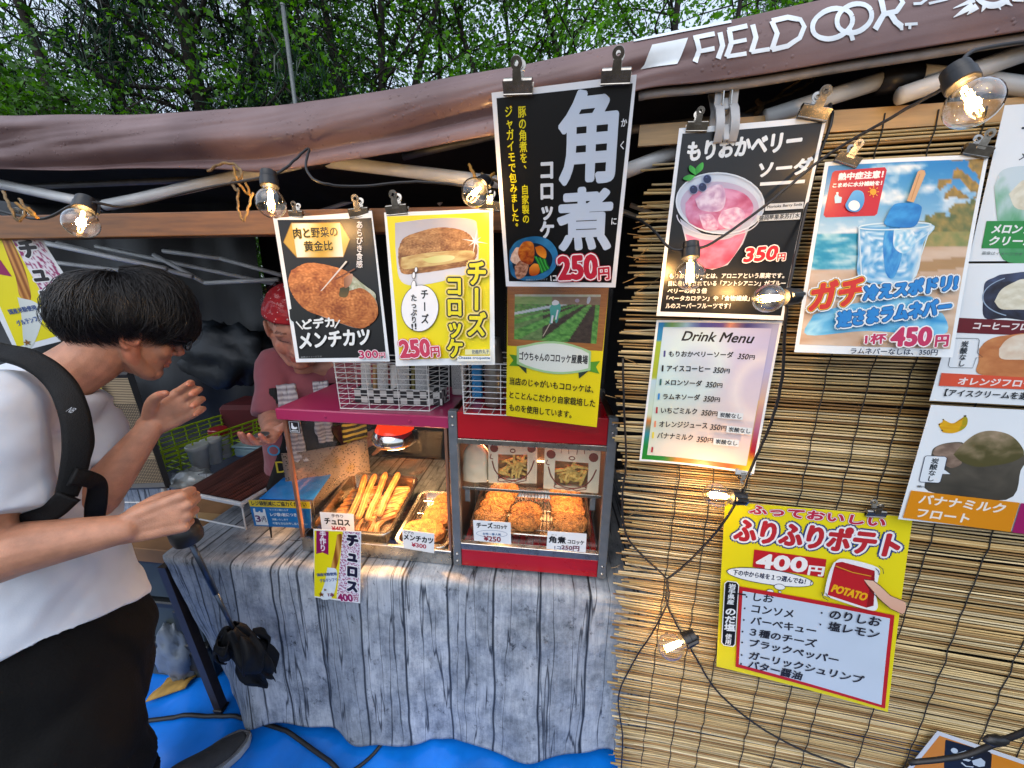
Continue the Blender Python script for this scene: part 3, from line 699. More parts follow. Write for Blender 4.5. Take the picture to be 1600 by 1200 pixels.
for k in range(9): mb.tube([(.295+k*.0155, .02, .036+.004), (.295+k*.0155, .225, .036+.205*math.tan(TT*.7))], .0012, 5)
for k in range(4): mb.tube([(.293, .03+k*.06, .0372+.055*k*math.tan(TT*.7)), (.422, .03+k*.06, .0372+.055*k*math.tan(TT*.7))], .0014, 5)
mb.build('wire_rack', M['steel'], tray2)
# churros: ridged six-lobed sticks, sugared
m, t, p = newmat('fried_churro'); M['churro'] = m
tc = N(t, 'ShaderNodeTexCoord'); at = N(t, 'ShaderNodeAttribute', attribute_name='Col')
n1 = N(t, 'ShaderNodeTexNoise', i_Scale=55.0, i_Detail=6.0); t.links.new(tc.outputs['Object'], n1.inputs['Vector'])
rp = N(t, 'ShaderNodeValToRGB'); e = rp.color_ramp.elements; e[0].position = .25; e[1].position = .75; e[0].color = (*lin('#6e3210'), 1); e[1].color = (*lin('#d0924e'), 1)
mxr = N(t, 'ShaderNodeMix', data_type='RGBA', blend_type='MULTIPLY'); mxr.inputs[0].default_value = 1
t.links.new(n1.outputs['Fac'], rp.inputs[0]); t.links.new(rp.outputs[0], mxr.inputs[6]); t.links.new(at.outputs['Color'], mxr.inputs[7]); t.links.new(mxr.outputs[2], p.inputs['Base Color'])
p.inputs['Roughness'].default_value = .55
n2 = N(t, 'ShaderNodeTexNoise', i_Scale=400.0); b = N(t, 'ShaderNodeBump', i_Strength=.4, i_Distance=.002); t.links.new(tc.outputs['Object'], n2.inputs['Vector']); t.links.new(n2.outputs['Fac'], b.inputs['Height']); t.links.new(b.outputs[0], p.inputs['Normal'])
GC = 'churros in the deep steel tray'
def churro(F, a, b_, r_, label, shade):
    a, b_ = A(*a), A(*b_); mb = MB(F); n = 24; pts = []
    mid = (a+b_)/2+np.random.normal(size=3)*.004
    pts = cr([a, a*.5+mid*.5+np.random.normal(size=3)*.002, mid, mid*.5+b_*.5, b_], 5); k = len(pts)
    T = unit(b_-a); u = unit(np.cross(T, A(0, 0, 1))); v = np.cross(T, u); vs = []; cc = []
    tw = random.uniform(0, .6)
    for i, q in enumerate(pts):
        e_ = min(i, k-1-i); rr = r_*(1 if e_ > 1 else (.55 if e_ == 0 else .93))
        for j in range(n):
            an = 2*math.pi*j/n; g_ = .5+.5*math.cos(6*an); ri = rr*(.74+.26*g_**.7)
            an += tw*i/k; vs.append(q+ri*(math.cos(an)*u+math.sin(an)*v)); s_ = (.34+.66*g_)*shade; cc.append((s_, s_, s_))  # groove shade put into the vertex colour so the ridges show
    fs = [(i*n+j, i*n+(j+1) % n, (i+1)*n+(j+1) % n, (i+1)*n+j) for i in range(k-1) for j in range(n)]+[tuple(range(n-1, -1, -1)), tuple(range((k-1)*n, k*n))]
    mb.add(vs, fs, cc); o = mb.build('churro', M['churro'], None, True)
    tag(o, label, 'churro', GC); return o
def trz(y, z0=.030): return z0+(y-.012)*math.tan(TT)
def cyz(x, y, h): return (x, y, trz(y)+h)
# four upright ones fanned on top of the heap, then the heap beneath
tops4 = [(.115, .062, .085, .225), (.145, .058, .118, .232), (.175, .056, .150, .245), (.203, .075, .196, .247)]
for k, (x0, y0, x1, y1) in enumerate(tops4):
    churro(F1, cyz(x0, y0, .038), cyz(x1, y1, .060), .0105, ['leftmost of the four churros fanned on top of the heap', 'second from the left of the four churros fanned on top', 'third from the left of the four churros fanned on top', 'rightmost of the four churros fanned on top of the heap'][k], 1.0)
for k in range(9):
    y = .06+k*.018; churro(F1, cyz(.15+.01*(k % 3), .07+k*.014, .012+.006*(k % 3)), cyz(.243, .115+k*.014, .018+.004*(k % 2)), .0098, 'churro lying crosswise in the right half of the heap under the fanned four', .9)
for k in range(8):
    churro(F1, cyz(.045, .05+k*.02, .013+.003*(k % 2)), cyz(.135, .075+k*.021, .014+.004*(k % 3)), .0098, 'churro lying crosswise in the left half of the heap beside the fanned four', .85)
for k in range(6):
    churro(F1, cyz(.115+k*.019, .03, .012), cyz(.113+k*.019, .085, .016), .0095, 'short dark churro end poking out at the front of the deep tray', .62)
# breaded cutlets -----------------------------------------------------
m, t, p = newmat('breadcrumb_crust'); M['crumb'] = m
tc = N(t, 'ShaderNodeTexCoord'); at = N(t, 'ShaderNodeAttribute', attribute_name='Col')
v1 = N(t, 'ShaderNodeTexVoronoi', i_Scale=260.0); n1 = N(t, 'ShaderNodeTexNoise', i_Scale=75.0, i_Detail=8.0, i_Roughness=.8)
for q in (v1, n1): t.links.new(tc.outputs['Object'], q.inputs['Vector'])
rp = N(t, 'ShaderNodeValToRGB'); e = rp.color_ramp.elements; e[0].position = .36; e[1].position = .66; e[0].color = (*lin('#5e2a0c'), 1); e[1].color = (*lin('#d69246'), 1)
mxr = N(t, 'ShaderNodeMix', data_type='RGBA', blend_type='MULTIPLY'); mxr.inputs[0].default_value = 1
t.links.new(n1.outputs['Fac'], rp.inputs[0]); t.links.new(rp.outputs[0], mxr.inputs[6]); t.links.new(at.outputs['Color'], mxr.inputs[7]); t.links.new(mxr.outputs[2], p.inputs['Base Color'])
p.inputs['Roughness'].default_value = .6; ad_ = N(t, 'ShaderNodeMath', operation='ADD'); t.links.new(v1.outputs['Distance'], ad_.inputs[0]); t.links.new(n1.outputs['Fac'], ad_.inputs[1])
b = N(t, 'ShaderNodeBump', i_Strength=1.0, i_Distance=.004); t.links.new(ad_.outputs[0], b.inputs['Height']); t.links.new(b.outputs[0], p.inputs['Normal'])
def patty(F, c, rx, ry, rz, label, group, cat='croquette', X=(1, 0, 0), Y=(0, 1, 0), Z=(0, 0, 1), shade=1.0, seed=0, name='croquette'):
    mb = MB(F); mb.col = (shade, shade, shade)
    mb.ell(c, rx, ry, rz, 64, 36, X, Y, Z, fn=lambda q: (1+.06*fb(q[0]*3+seed, q[1]*3, q[2]*3)+.035*nz(q[0]*13+seed, q[1]*13, q[2]*9)+.045*nz(q[0]*30+seed, q[1]*30, q[2]*22))*(1+.22*(1-q[2]**4)*abs(q[2])))
    o = mb.build(name, M['crumb'], None, True); tag(o, label, cat, group); return o
ct = lambda y: .022+(y-.012)*math.tan(TT*.7)
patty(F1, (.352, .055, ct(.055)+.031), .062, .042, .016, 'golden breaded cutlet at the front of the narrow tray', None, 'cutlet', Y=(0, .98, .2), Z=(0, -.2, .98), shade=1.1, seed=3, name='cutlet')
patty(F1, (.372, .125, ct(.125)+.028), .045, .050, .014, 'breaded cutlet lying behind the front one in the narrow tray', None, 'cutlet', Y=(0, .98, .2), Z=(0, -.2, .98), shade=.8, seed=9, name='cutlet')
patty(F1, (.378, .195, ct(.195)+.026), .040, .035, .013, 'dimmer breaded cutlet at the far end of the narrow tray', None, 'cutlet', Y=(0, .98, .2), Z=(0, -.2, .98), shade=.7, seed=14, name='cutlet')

# ================================================================== red two-shelf case
F2 = frame(A(-.158, .873, TZ+.004), A(.408, -.047, 0))
w2, d2, h2 = .412, .27, .460
def f2(px, py, yy=0.0): return loc(F2, case_pt(F2, px, py, yy))
zr = {k: f2(820, y)[2] for k, y in (('top', 655), ('band', 690), ('strip', 697), ('shelf', 775), ('rail', 858), ('bot', 866), ('end', 895))}
rc = thing('hot_display_case', F2[0]+F2[1]*w2/2+F2[2]*d2/2, 'red two-shelf hot case with grey posts, fry bags above and croquettes below', 'display case')
pw = .022
for x in (0, w2-pw):
    mb = MB(F2); mb.rbox(x, x+pw, -.003, pw-.003, .012, h2+.002, .0015); po = mb.build('post', M['greymetal'], rc)
    mb = MB(F2); mb.rbox(x, x+pw, d2-pw, d2, .012, h2+.002, .0015); mb.build('post', M['greymetal'], rc)
    for z in (h2-.012, h2-.035, .05, .028):
        mb = MB(F2); mb.lathe([(.0, -.0065), (.003, -.0055), (.004, -.003)], (x+pw/2, 0, z), (0, 1, 0), 10, X=(1, 0, 0)); mb.build('rivet', M['steel'], po, True)
zb1, zt0 = zr['rail']+.0, zr['strip']
mb = MB(F2); mb.rbox(pw, w2-pw, 0, d2-pw-.001, zr['band'], h2, .002); mb.build('top_box', M['red'], rc)
mb = MB(F2); mb.rbox(pw, w2-pw, -.002, .012, zt0-.002, zr['band']-.0005, .001); mb.build('top_rail', M['steel'], rc)
mb = MB(F2); mb.rbox(pw, w2-pw, 0, d2-pw-.001, .012, zr['bot'], .002); mb.build('bottom_box', M['red'], rc)
mb = MB(F2); mb.rbox(pw, w2-pw, -.002, .014, zr['bot']+.0005, zb1+.004, .001); mb.build('bottom_rail', M['steel'], rc)
M['dark_in'] = mat('dark_case_inside', '#3a2a24', .35, .3, var=.2)
mb = MB(F2); mb.box(pw, w2-pw, d2-pw-.004, d2-pw, zr['bot']+.001, zr['band']-.001); mb.build('back_panel', M['dark_in'], rc)
for x in (.004, w2-.008):
    mb = MB(F2); mb.box(x, x+.003, pw, d2-pw, .014, h2-.002); mb.build('side_pane', M['dark_in'], rc)
mb = MB(F2); mb.box(pw, w2*.53, .0135, .016, zb1+.002, zt0-.003); mb.build('sliding_pane', M['glass'], rc)
mb = MB(F2); mb.box(w2*.49, w2-pw, .0185, .021, zb1+.002, zt0-.003); mb.build('sliding_pane', M['glass'], rc)
zs = zr['shelf']
mb = MB(F2); mb.rbox(pw+.001, w2-pw-.001, .026, d2-pw-.006, zs-.004, zs, .001); sh = mb.build('shelf', M['glass'], rc)
mb = MB(F2); mb.rbox(pw+.001, w2-pw-.001, .0235, .0255, zs-.007, zs+.001, .0005); mb.build('shelf_edge', M['steel'], rc)
for x in (.03, w2-.05):
    mb = MB(F2); mb.rbox(x, x+.014, .0265, .029, zs-.045, zs-.008, .0008); mb.build('shelf_bracket', M['greymetal'], rc)
for (x, y) in ((.05, .03), (w2-.05, .03), (.05, d2-.03), (w2-.05, d2-.03)):
    mb = MB(F2); mb.lathe([(.0, 0), (.012, 0), (.013, .011), (0, .012)], (x, y, 0), (0, 0, 1), 12, X=(1, 0, 0)); mb.build('foot', M['black_plastic'], rc)
mb = MB(F2); mb.tube([(.09, .13, zr['band']-.010), (w2-.09, .13, zr['band']-.010)], .005, 8); lb = mb.build('glow_tube', emis('case_lamp_glow', (1, .6, .28), 14), rc, True)
mb = MB(F2); mb.tube([(.09, .236, zs-.016), (w2-.09, .236, zs-.016)], .003, 8); lb = mb.build('glow_tube', emis('added_lower_glow', (1, .5, .2), 10), rc, True)  # added glow tube under the shelf, tucked behind the bags
def cpt(F, x, y, z): return F[0]+F[1]*x+F[2]*y+F[3]*z
for x in (.12, .29): point('case_light', cpt(F2, x, .10, zr['band']-.016), 1.1, (1, .62, .32), .012, rc)
for x in (.11, .30): point('case_light', cpt(F2, x, .10, zs-.02), .6, (1, .58, .28), .012, rc)  # added fill lights that brighten the croquettes below the shelf
tray3 = tray('croquette_tray', F2, .042, .368, .035, .225, zr['bot']+.020, .022, 'shallow steel tray with a wire rack holding croquettes in the red case', R(7))
t3 = lambda y: zr['bot']+.020+(y-.035)*math.tan(R(7))
mb = MB(F2)
for k in range(30):
    x = .055+k*.0103; mb.tube([(x, .045, t3(.045)+.020), (x, .215, t3(.215)+.020)], .0011, 5)
for y in (.05, .13, .21): mb.tube([(.052, y, t3(y)+.0182), (.358, y, t3(y)+.0182)], .0015, 5)
mb.build('wire_rack', M['steel'], tray3)
mb = MB(F2)
for k in range(18): mb.tube([(.04+k*.0195, .022, zr['bot']+.008), (.04+k*.0195, .24, zr['bot']+.008)], .0012, 5)
for y in (.024, .12, .238): mb.tube([(.032, y, zr['bot']+.0100), (.38, y, zr['bot']+.0100)], .0018, 5)
lowr = tag(mb.build('wire_shelf', M['steel'], None), 'low wire shelf on the floor of the red case under the croquette tray', 'wire shelf')
GQ1, GQ2, GQ3 = 'croquettes leaning in the left row of the red case', 'croquettes in the middle row of the red case', 'croquettes leaning in the right row of the red case'
Yv, Zv = A(0, .76, .65), A(0, -.65, .76)
od = ['front', 'second', 'third', 'rearmost']
for k in range(4):
    y = .064+k*.040; patty(F2, (.092+.008*k, y, t3(y)+.040), .044, .030, .0105, od[k]+' croquette of the left leaning row in the red case', GQ1, Y=Yv, Z=Zv, seed=k*7, shade=.98)
for k in range(2):
    y = .060+k*.040; patty(F2, (.190+.003*k, y, t3(y)+.036), .044, .028, .0105, od[k]+' croquette of the short middle row in the red case', GQ2, Y=Yv, Z=Zv, seed=40+k*7, shade=.98)
for k in range(4):
    y = .062+k*.040; patty(F2, (.316-.004*k, y, t3(y)+.041), .047, .031, .0105, od[k]+' croquette of the right leaning row in the red case', GQ3, Y=Yv, Z=Zv, seed=80+k*7, shade=.92)
# ================================================================== reed blind
RA, RB = .800, -.195                          # plane y = RA + RB*x
RX = unit(A(1, RB, 0)); RN = unit(A(RB, -1, 0))
def reed_pt(x, z, off=0.0): return A(x, RA+RB*x, z)+RN*off
m, t, p = newmat('dried_reed'); M['reed'] = m
at = N(t, 'ShaderNodeAttribute', attribute_name='Col'); tc = N(t, 'ShaderNodeTexCoord'); mp = N(t, 'ShaderNodeMapping'); mp.inputs['Scale'].default_value = (7, 7, 260)
n1 = N(t, 'ShaderNodeTexNoise', i_Scale=1.0, i_Detail=5.0); t.links.new(tc.outputs['Object'], mp.inputs[0]); t.links.new(mp.outputs[0], n1.inputs['Vector'])
rp = N(t, 'ShaderNodeValToRGB'); e = rp.color_ramp.elements; e[0].position = .3; e[1].position = .7; e[0].color = (.62, .57, .48, 1); e[1].color = (1.15, 1.12, 1.08, 1)
mx = N(t, 'ShaderNodeMix', data_type='RGBA', blend_type='MULTIPLY'); mx.inputs[0].default_value = 1
t.links.new(n1.outputs['Fac'], rp.inputs[0]); t.links.new(at.outputs['Color'], mx.inputs[6]); t.links.new(rp.outputs[0], mx.inputs[7]); t.links.new(mx.outputs[2], p.inputs['Base Color']); p.inputs['Roughness'].default_value = .42
rng = np.random.default_rng(11)
pal = [lin(c) for c in ('#d6c291', '#c8ad78', '#dfcfa8', '#b1925c', '#d8c698', '#9c7b48', '#c6b07f', '#e6dab6')]
zt_bar = at_y(1290, 206, RA, RB)[2]
mb = MB(); z = zt_bar-.004; nsl = 0
zhole = at_y(1000, 292, RA, RB)[2]
while z > .03:
    k = (zt_bar-z)
    sag = .010*math.sin(nsl*.07)+.0
    tl = rng.normal()*.0016
    if k < .9: step = rng.uniform(.0052, .0068)
    else: step = rng.uniform(.0050, .0066)
    xl = float(np.interp(z, [.2, .75, 1.0, 1.3, 1.6], [.290, .268, .243, .226, .236]))+.006*math.sin(z*9)+rng.normal()*.0075
    if z > zhole: xl = .30+rng.normal()*.01 if rng.random() < .75 else .245+rng.normal()*.02
    xr = 1.36
    droop = -.02*max(0, .55-z)                 # the loose left end sags toward the floor
    r_ = rng.uniform(.0019, .0029); c = np.array(pal[rng.integers(0, len(pal))])*A(.93, .88, .80)*rng.uniform(.70, 1.05)
    pts = []; cols = []; rs = []; ph = rng.uniform(0, 6)
    bend = rng.normal()*.0011
    for i in range(11):
        f = i/10; x = xl+(xr-xl)*f; e_ = max(0, 1-(x-xl)/.16)
        zz = z + tl*(f-.3)*1.0 + bend*math.sin(f*9+ph) + e_**2*rng.normal()*.0028 + droop*e_**1.5*1.6
        pts.append(reed_pt(x, zz, .003*math.sin(x*5+z*2)+rng.normal()*.0006)); cols.append(tuple(c*rng.uniform(.86, 1.08))); rs.append(r_*(1-.25*(f if nsl % 2 else 1-f)))
    mb.tube(pts, rs, 6, cols=cols)
    z -= step; nsl += 1
reed = thing('reed_blind', reed_pt(.56, 0), 'big honey-coloured reed blind with a frayed left end, hung with menus and string lights', 'reed blind')
mb.build('reeds', M['reed'], reed, True)
# broken stalks at the frayed edge
mb = MB()
for k in range(46):
    z = rng.uniform(.1, zhole); x = float(np.interp(z, [.2, .75, 1.0, 1.3, 1.6], [.290, .268, .243, .226, .236]))+rng.normal()*.012; L = rng.uniform(.02, .07); a = rng.normal()*.5
    p0 = reed_pt(x, z, .004); mb.tube([p0, p0+RX*L*math.cos(a)*.5+A(0, 0, L*math.sin(a)*.4)+RN*.002, p0+RX*L*math.cos(a)+A(0, 0, L*math.sin(a))], [.0008, .0007, .0003], 4, cols=[tuple(np.array(pal[3])*.6)]*3)
mb.build('broken_stalks', M['reed'], reed)
M['bamboo'] = mat('split_bamboo', '#c59a5c', .38, var=.18, scale=8, stretch=(1, 1, 12), coat=.2)
mb = MB()
for a_, b_, hh in ((A(998, 213), A(1292, 192), .0165), (A(1294, 191), A(1640, 168), .0155)):
    q0, q1 = at_y(*a_, RA, RB), at_y(*b_, RA, RB)
    mb.add([q0+A(0, 0, hh)+RN*.003, q0+A(0, 0, -hh)+RN*.003, q1+A(0, 0, -hh)+RN*.003, q1+A(0, 0, hh)+RN*.003, q0+A(0, 0, hh)-RN*.004, q0+A(0, 0, -hh)-RN*.004, q1+A(0, 0, -hh)-RN*.004, q1+A(0, 0, hh)-RN*.004],
           [(0, 1, 2, 3), (7, 6, 5, 4), (0, 4, 5, 1), (1, 5, 6, 2), (2, 6, 7, 3), (3, 7, 4, 0)])
    mb_ = mb.build('top_batten', M['bamboo'], reed); mb = MB()
M['string'] = mat('dark_twine', '#2c2a26', .85, var=.25, scale=200)
for px in (1018, 1064, 1109, 1183, 1237, 1286, 1377, 1460, 1567, 1640):
    q = at_y(px, 1065, RA, RB); mb = MB(); x = q[0]; pts = []
    z1 = zt_bar+.02 if x > .3 else zhole
    for i in range(61):
        z = z1+(.02-z1)*i/60; pts.append(reed_pt(x+.0022*nz(z*9, x*5)+.0016*math.sin(i*2.4), z, .0038+.001*math.sin(i*1.9)))
    mb.tube(pts, .0011, 5); mb.tube([q_+A(.0016*math.sin(i*2.1), 0, 0)-RN*.0085 for i, q_ in enumerate(pts)], .0011, 4)
    mb.build('binding_string', M['string'], reed)
# wooden bar that carries the menus at the left
M['timber'] = mat('oiled_timber', '#7d4f24', .45, var=.25, scale=5, stretch=(2, 14, 22), coat=.15)
q0, q1, q2 = at_y(-140, 360, .86, -.04), at_y(430, 351, .86, -.04), at_y(830, 342, .86, -.04)
mb = MB(); hh = .0245
ax_ = unit(q2-q0); up = unit(A(0, 0, 1)-ax_*ax_[2]); dp = np.cross(ax_, up)
c_ = [q0+up*s1*hh+dp*s2*.016 for s1, s2 in ((1, -1), (1, 1), (-1, 1), (-1, -1))]; d_ = [q+(q2-q0) for q in c_]
mb.add(c_+d_, [(0, 1, 2, 3), (7, 6, 5, 4)]+[(i, i+4, (i+1) % 4+4, (i+1) % 4) for i in range(4)])
o = mb.build('wooden_rail', M['timber'], None); tag(o, 'long orange-brown wooden rail behind the two clipped cutlet and cheese menus', 'wooden rail')
bv = o.modifiers.new('bevel', 'BEVEL'); bv.width = .002; bv.segments = 2

# ================================================================== bulldog clips
def make_clip(name, label, w_=.046):
    """jaw line along x at the origin, handles rise along +z, front is -y"""
    th = thing(name, (0, 0, 0), label, 'bulldog clip', 'metal bulldog clips')
    mb = MB()
    for s_ in (-1, 1):
        mb.add([(-w_/2, s_*.0012, -.004), (w_/2, s_*.0012, -.004), (w_/2, s_*.0075, .011), (-w_/2, s_*.0075, .011),
                (-w_/2, s_*.0022, -.004), (w_/2, s_*.0022, -.004), (w_/2, s_*.0085, .0115), (-w_/2, s_*.0085, .0115)],
               [(0, 1, 2, 3), (7, 6, 5, 4), (0, 4, 5, 1), (1, 5, 6, 2), (2, 6, 7, 3), (3, 7, 4, 0)])
        mb.tube([(-w_/2, s_*.0019, -.0045), (w_/2, s_*.0019, -.0045)], .0017, 8)
    mb.tube([(-w_/2+.001, 0, .0105), (w_/2-.001, 0, .0105)], .006, 10)
    smooth_angle(mb.build('jaw', M['nickel'], th))
    for s_ in (-1, 1):
        mb = MB()
        for (zz, ww) in ((0, 1),): 
            L = [(.0075, .006), (.0068, .016), (.0062, .024)]
            y0 = s_*.0065
            vs = []; 
            for hw, z_ in L: vs += [(-hw, y0+s_*(z_-.006)*.22-s_*.0006, z_), (hw, y0+s_*(z_-.006)*.22-s_*.0006, z_), (hw, y0+s_*(z_-.006)*.22+s_*.0006, z_), (-hw, y0+s_*(z_-.006)*.22+s_*.0006, z_)]
            fs = [(0, 1, 2, 3), (11, 10, 9, 8)]
            for k in range(2): fs += [(k*4+i, k*4+(i+1) % 4, k*4+4+(i+1) % 4, k*4+4+i) for i in range(4)]
            mb.add(vs, fs)
            # ring end: flat washer with a rolled hole
            c = A(0, y0+s_*.0052, .0315); ax = unit(A(0, 1, s_*-.22))
            mb.lathe([(.0042, -.0006), (.0088, -.0006), (.0092, 0), (.0088, .0006), (.0042, .0006), (.0036, 0), (.0042, -.0006)], c, ax, 20, X=(1, 0, 0))
            mb.lathe([(.0036, -.0018), (.0048, -.0018), (.0048, .0018), (.0036, .0018), (.0036, -.0018)], c, ax, 16, X=(1, 0, 0))
        smooth_angle(mb.build('handle', M['nickel'], th))
    return th
clip0 = make_clip('bulldog_clip', 'x'); used = [False]
def place_clip(p_, n, up, label, sc=1.0):
    """p_ jaw point, n outward normal, up direction of the handles"""
    o = clip0 if not used[0] else copy_tree(clip0); used[0] = True
    n = unit(n); up = unit(np.asarray(up)-n*np.dot(up, n)); x = np.cross(-n, up)
    mtx = Matrix(((x[0], -n[0], up[0]), (x[1], -n[1], up[1]), (x[2], -n[2], up[2]))).to_4x4()
    mtx.translation = Vector(p_); o.matrix_world = mtx @ Matrix.Scale(sc*.9, 4); o['label'] = label
    return o
# ================================================================== printed menus
def vnorm(yaw, tilt):
    a, b_ = R(yaw), R(tilt); n = A(0, -math.cos(b_), -math.sin(b_)); c, s = math.cos(a), math.sin(a)
    return A(c*n[0]-s*n[1], s*n[0]+c*n[1], n[2])
PAPER = .80
class Poster:
    """a printed sheet on its own plane; drawing coordinates are read off the photograph and laid on that plane"""
    def __init__(s, name, label, corners, c, n, crop=None, paper='#ffffff', thick=.0007, cat='menu sheet', group=None, curl=0.0, curl_v=0.0):
        s.cr = crop or (0, 0, 1.0); s.c = np.array(c, float); s.n = unit(n); s.name = name
        if s.n[1] > 0: s.n = -s.n
        q = [at_pl(*s.px(p), s.c, s.n) for p in corners]
        s.o = q[0]; s.ex = unit(q[1]-q[0]); s.ey = np.cross(s.ex, s.n); s.ey = s.ey if s.ey[2] < 0 else -s.ey
        s.q = [s.l(p) for p in q]; s.mb = MB(); s.k = 1; s.w = max(p[0] for p in s.q); s.h = max(p[1] for p in s.q)
        s.curl = curl; s.curl_v = curl_v; s.label = label; s.cat = cat; s.group = group; s.th = thick
        s.patch(s.q, lambda u, v: paper, 18, 22, z=0)
        s.back()
    def px(s, p): return (s.cr[0]+p[0]/s.cr[2], s.cr[1]+p[1]/s.cr[2])
    def l(s, p): d = p-s.o; return A(d@s.ex, d@s.ey)
    def L(s, p): return s.l(at_pl(*s.px(p), s.c, s.n))
    def W(s, p, z): 
        b_ = s.curl*((p[0]/s.w)-.5)**2*4 + s.curl_v*((p[1]/s.h))**2
        return s.o+s.ex*p[0]+s.ey*p[1]+s.n*(z+b_)
    def nz(s): s.k += 1; return s.k*(.00016 if s.curl or s.curl_v else .00010)
    def color(s, c, a=1): return tuple(PAPER*x for x in lin(c))
    def patch(s, q, fn, nu, nv, z=None, skip=None):
        z = s.nz() if z is None else z
        def P(u, v): 
            p = (q[0]*(1-u)+q[1]*u)*(1-v)+(q[3]*(1-u)+q[2]*u)*v; return s.W(p, z)
        s.mb.grid(P, nu, nv, cfn=lambda u, v: s.color(fn(u, v)), skip=skip)
    def back(s):
        b_ = len(s.mb.v); q = s.q; s.mb.col = s.color('#e8e8e8')
        def P(u, v): p = (q[0]*(1-u)+q[1]*u)*(1-v)+(q[3]*(1-u)+q[2]*u)*v; return s.W(p, -s.th)
        s.mb.grid(P, 18, 22)
        nu, nv = 18, 22; n1 = (nu+1)*(nv+1)
        rim = [j for j in range(nu+1)]+[j*(nu+1)+nu for j in range(1, nv+1)]+[nv*(nu+1)+j for j in range(nu-1, -1, -1)]+[j*(nu+1) for j in range(nv-1, 0, -1)]
        for i in range(len(rim)):
            a, c = rim[i], rim[(i+1) % len(rim)]; s.mb.f.append((a, c, c+n1, a+n1)); s.mb.m.append(0)
    # ---- drawing, coordinates in crop pixels
    def quad(s, pts, c, n=6): n = max(n, 16) if s.curl or s.curl_v else n; s.patch([s.L(p) for p in pts], lambda u, v: c, n, n)
    def pic(s, pts, fn, nu=40, nv=40, skip=None): s.patch([s.L(p) for p in pts], fn, nu, nv, skip=skip)
    def uvpic(s, fn, nu=60, nv=80, box=(0, 0, 1, 1), skip=None):
        def at(u, v): q = s.q; return (q[0]*(1-u)+q[1]*u)*(1-v)+(q[3]*(1-u)+q[2]*u)*v
        x0, y0, x1, y1 = box; s.patch([at(x0, y0), at(x1, y0), at(x1, y1), at(x0, y1)], fn, nu, nv, skip=skip)
    def uvquad(s, box, c, n=16): s.uvpic(lambda u, v: c, n, n, box)
    def poly(s, pts, c, local=False):
        z = s.nz(); q = [p if local else s.L(p) for p in pts]; s.mb.col = s.color(c)
        if not (s.curl or s.curl_v) or max(np.linalg.norm(a-b_) for a in q for b_ in q) < .02: s.mb.add([s.W(p, z) for p in q], [tuple(range(len(q)))]); return
        q = s.dense(q, True); m_ = len(q); cen = sum(q)/m_; K = 7      # rings, so that the print follows the bend of the sheet
        vs = [s.W(cen+(p-cen)*(1-k/K), z) for k in range(K) for p in q]+[s.W(cen, z)]
        s.mb.add(vs, [(k*m_+i, k*m_+(i+1) % m_, (k+1)*m_+(i+1) % m_, (k+1)*m_+i) for k in range(K-1) for i in range(m_)]+[((K-1)*m_+i, (K-1)*m_+(i+1) % m_, K*m_) for i in range(m_)])
    def dense(s, q, closed):
        out = []
        for i in range(len(q) if closed else len(q)-1):
            a, b_ = q[i], q[(i+1) % len(q)]; k = max(1, int(np.linalg.norm(b_-a)/.010)); out += [a+(b_-a)*j/k for j in range(k)]
        return out if closed else out+[q[-1]]
    def strip(s, pts, w_, c, closed=False):
        z = s.nz(); q = [s.L(p) for p in pts]; q = s.dense(q, closed) if (s.curl or s.curl_v) else q; sc = s.scale(pts[0]); hw = w_*sc/2; n = len(q); Lf, Rt = [], []
        for i in range(n):
            a = q[(i-1) % n] if closed or i else q[0]; b_ = q[(i+1) % n] if closed or i < n-1 else q[-1]
            d = unit(b_-a); m_ = A(-d[1], d[0]); Lf.append(q[i]+m_*hw); Rt.append(q[i]-m_*hw)
        s.mb.col = s.color(c); m_ = n if closed else n-1
        s.mb.add([s.W(p, z) for p in Lf+Rt], [(i, (i+1) % n, n+(i+1) % n, n+i) for i in range(m_)])
    def scale(s, p): return (np.linalg.norm(s.L((p[0]+1, p[1]))-s.L(p))+np.linalg.norm(s.L((p[0], p[1]+1))-s.L(p)))/2
    def ell(s, c, rx, ry, col, rot=0, n=32): s.poly(arc(c[0], c[1], rx, ry, 0, 360*(n-1)/n, n-1, rot), col)
    def ering(s, c, rx, ry, w_, col, rot=0, a0=0, a1=360): s.strip(arc(c[0], c[1], rx, ry, a0, a1, 30, rot), w_, col)
    def blob(s, pts, fn, n=26, jag=0.0, sub=5):
        """photo-like patch: concentric rings towards the centroid coloured by fn(x,y) in local 0..1 box"""
        q = [s.L(p) for p in pts]; q = [np.array(p) for p in cr(q+[q[0]], sub)[:-1]]; c = sum(q)/len(q); z = s.nz(); m_ = len(q)
        x0 = min(p[0] for p in q); x1 = max(p[0] for p in q); y0 = min(p[1] for p in q); y1 = max(p[1] for p in q)
        if jag: q = [c+(p-c)*(1+jag*nz(i*.9, 3)) for i, p in enumerate(q)]
        vs = []; cc = []
        for k in range(n):
            f = 1-k/n
            for p in q: r_ = c+(p-c)*f; vs.append(s.W(r_, z)); cc.append(s.color(fn((r_[0]-x0)/(x1-x0), (r_[1]-y0)/(y1-y0))))
        vs.append(s.W(c, z)); cc.append(s.color(fn(.5, .5)))
        fs = [(k*m_+i, k*m_+(i+1) % m_, (k+1)*m_+(i+1) % m_, (k+1)*m_+i) for k in range(n-1) for i in range(m_)]+[((n-1)*m_+i, (n-1)*m_+(i+1) % m_, n*m_) for i in range(m_)]
        s.mb.add(vs, fs, cc)
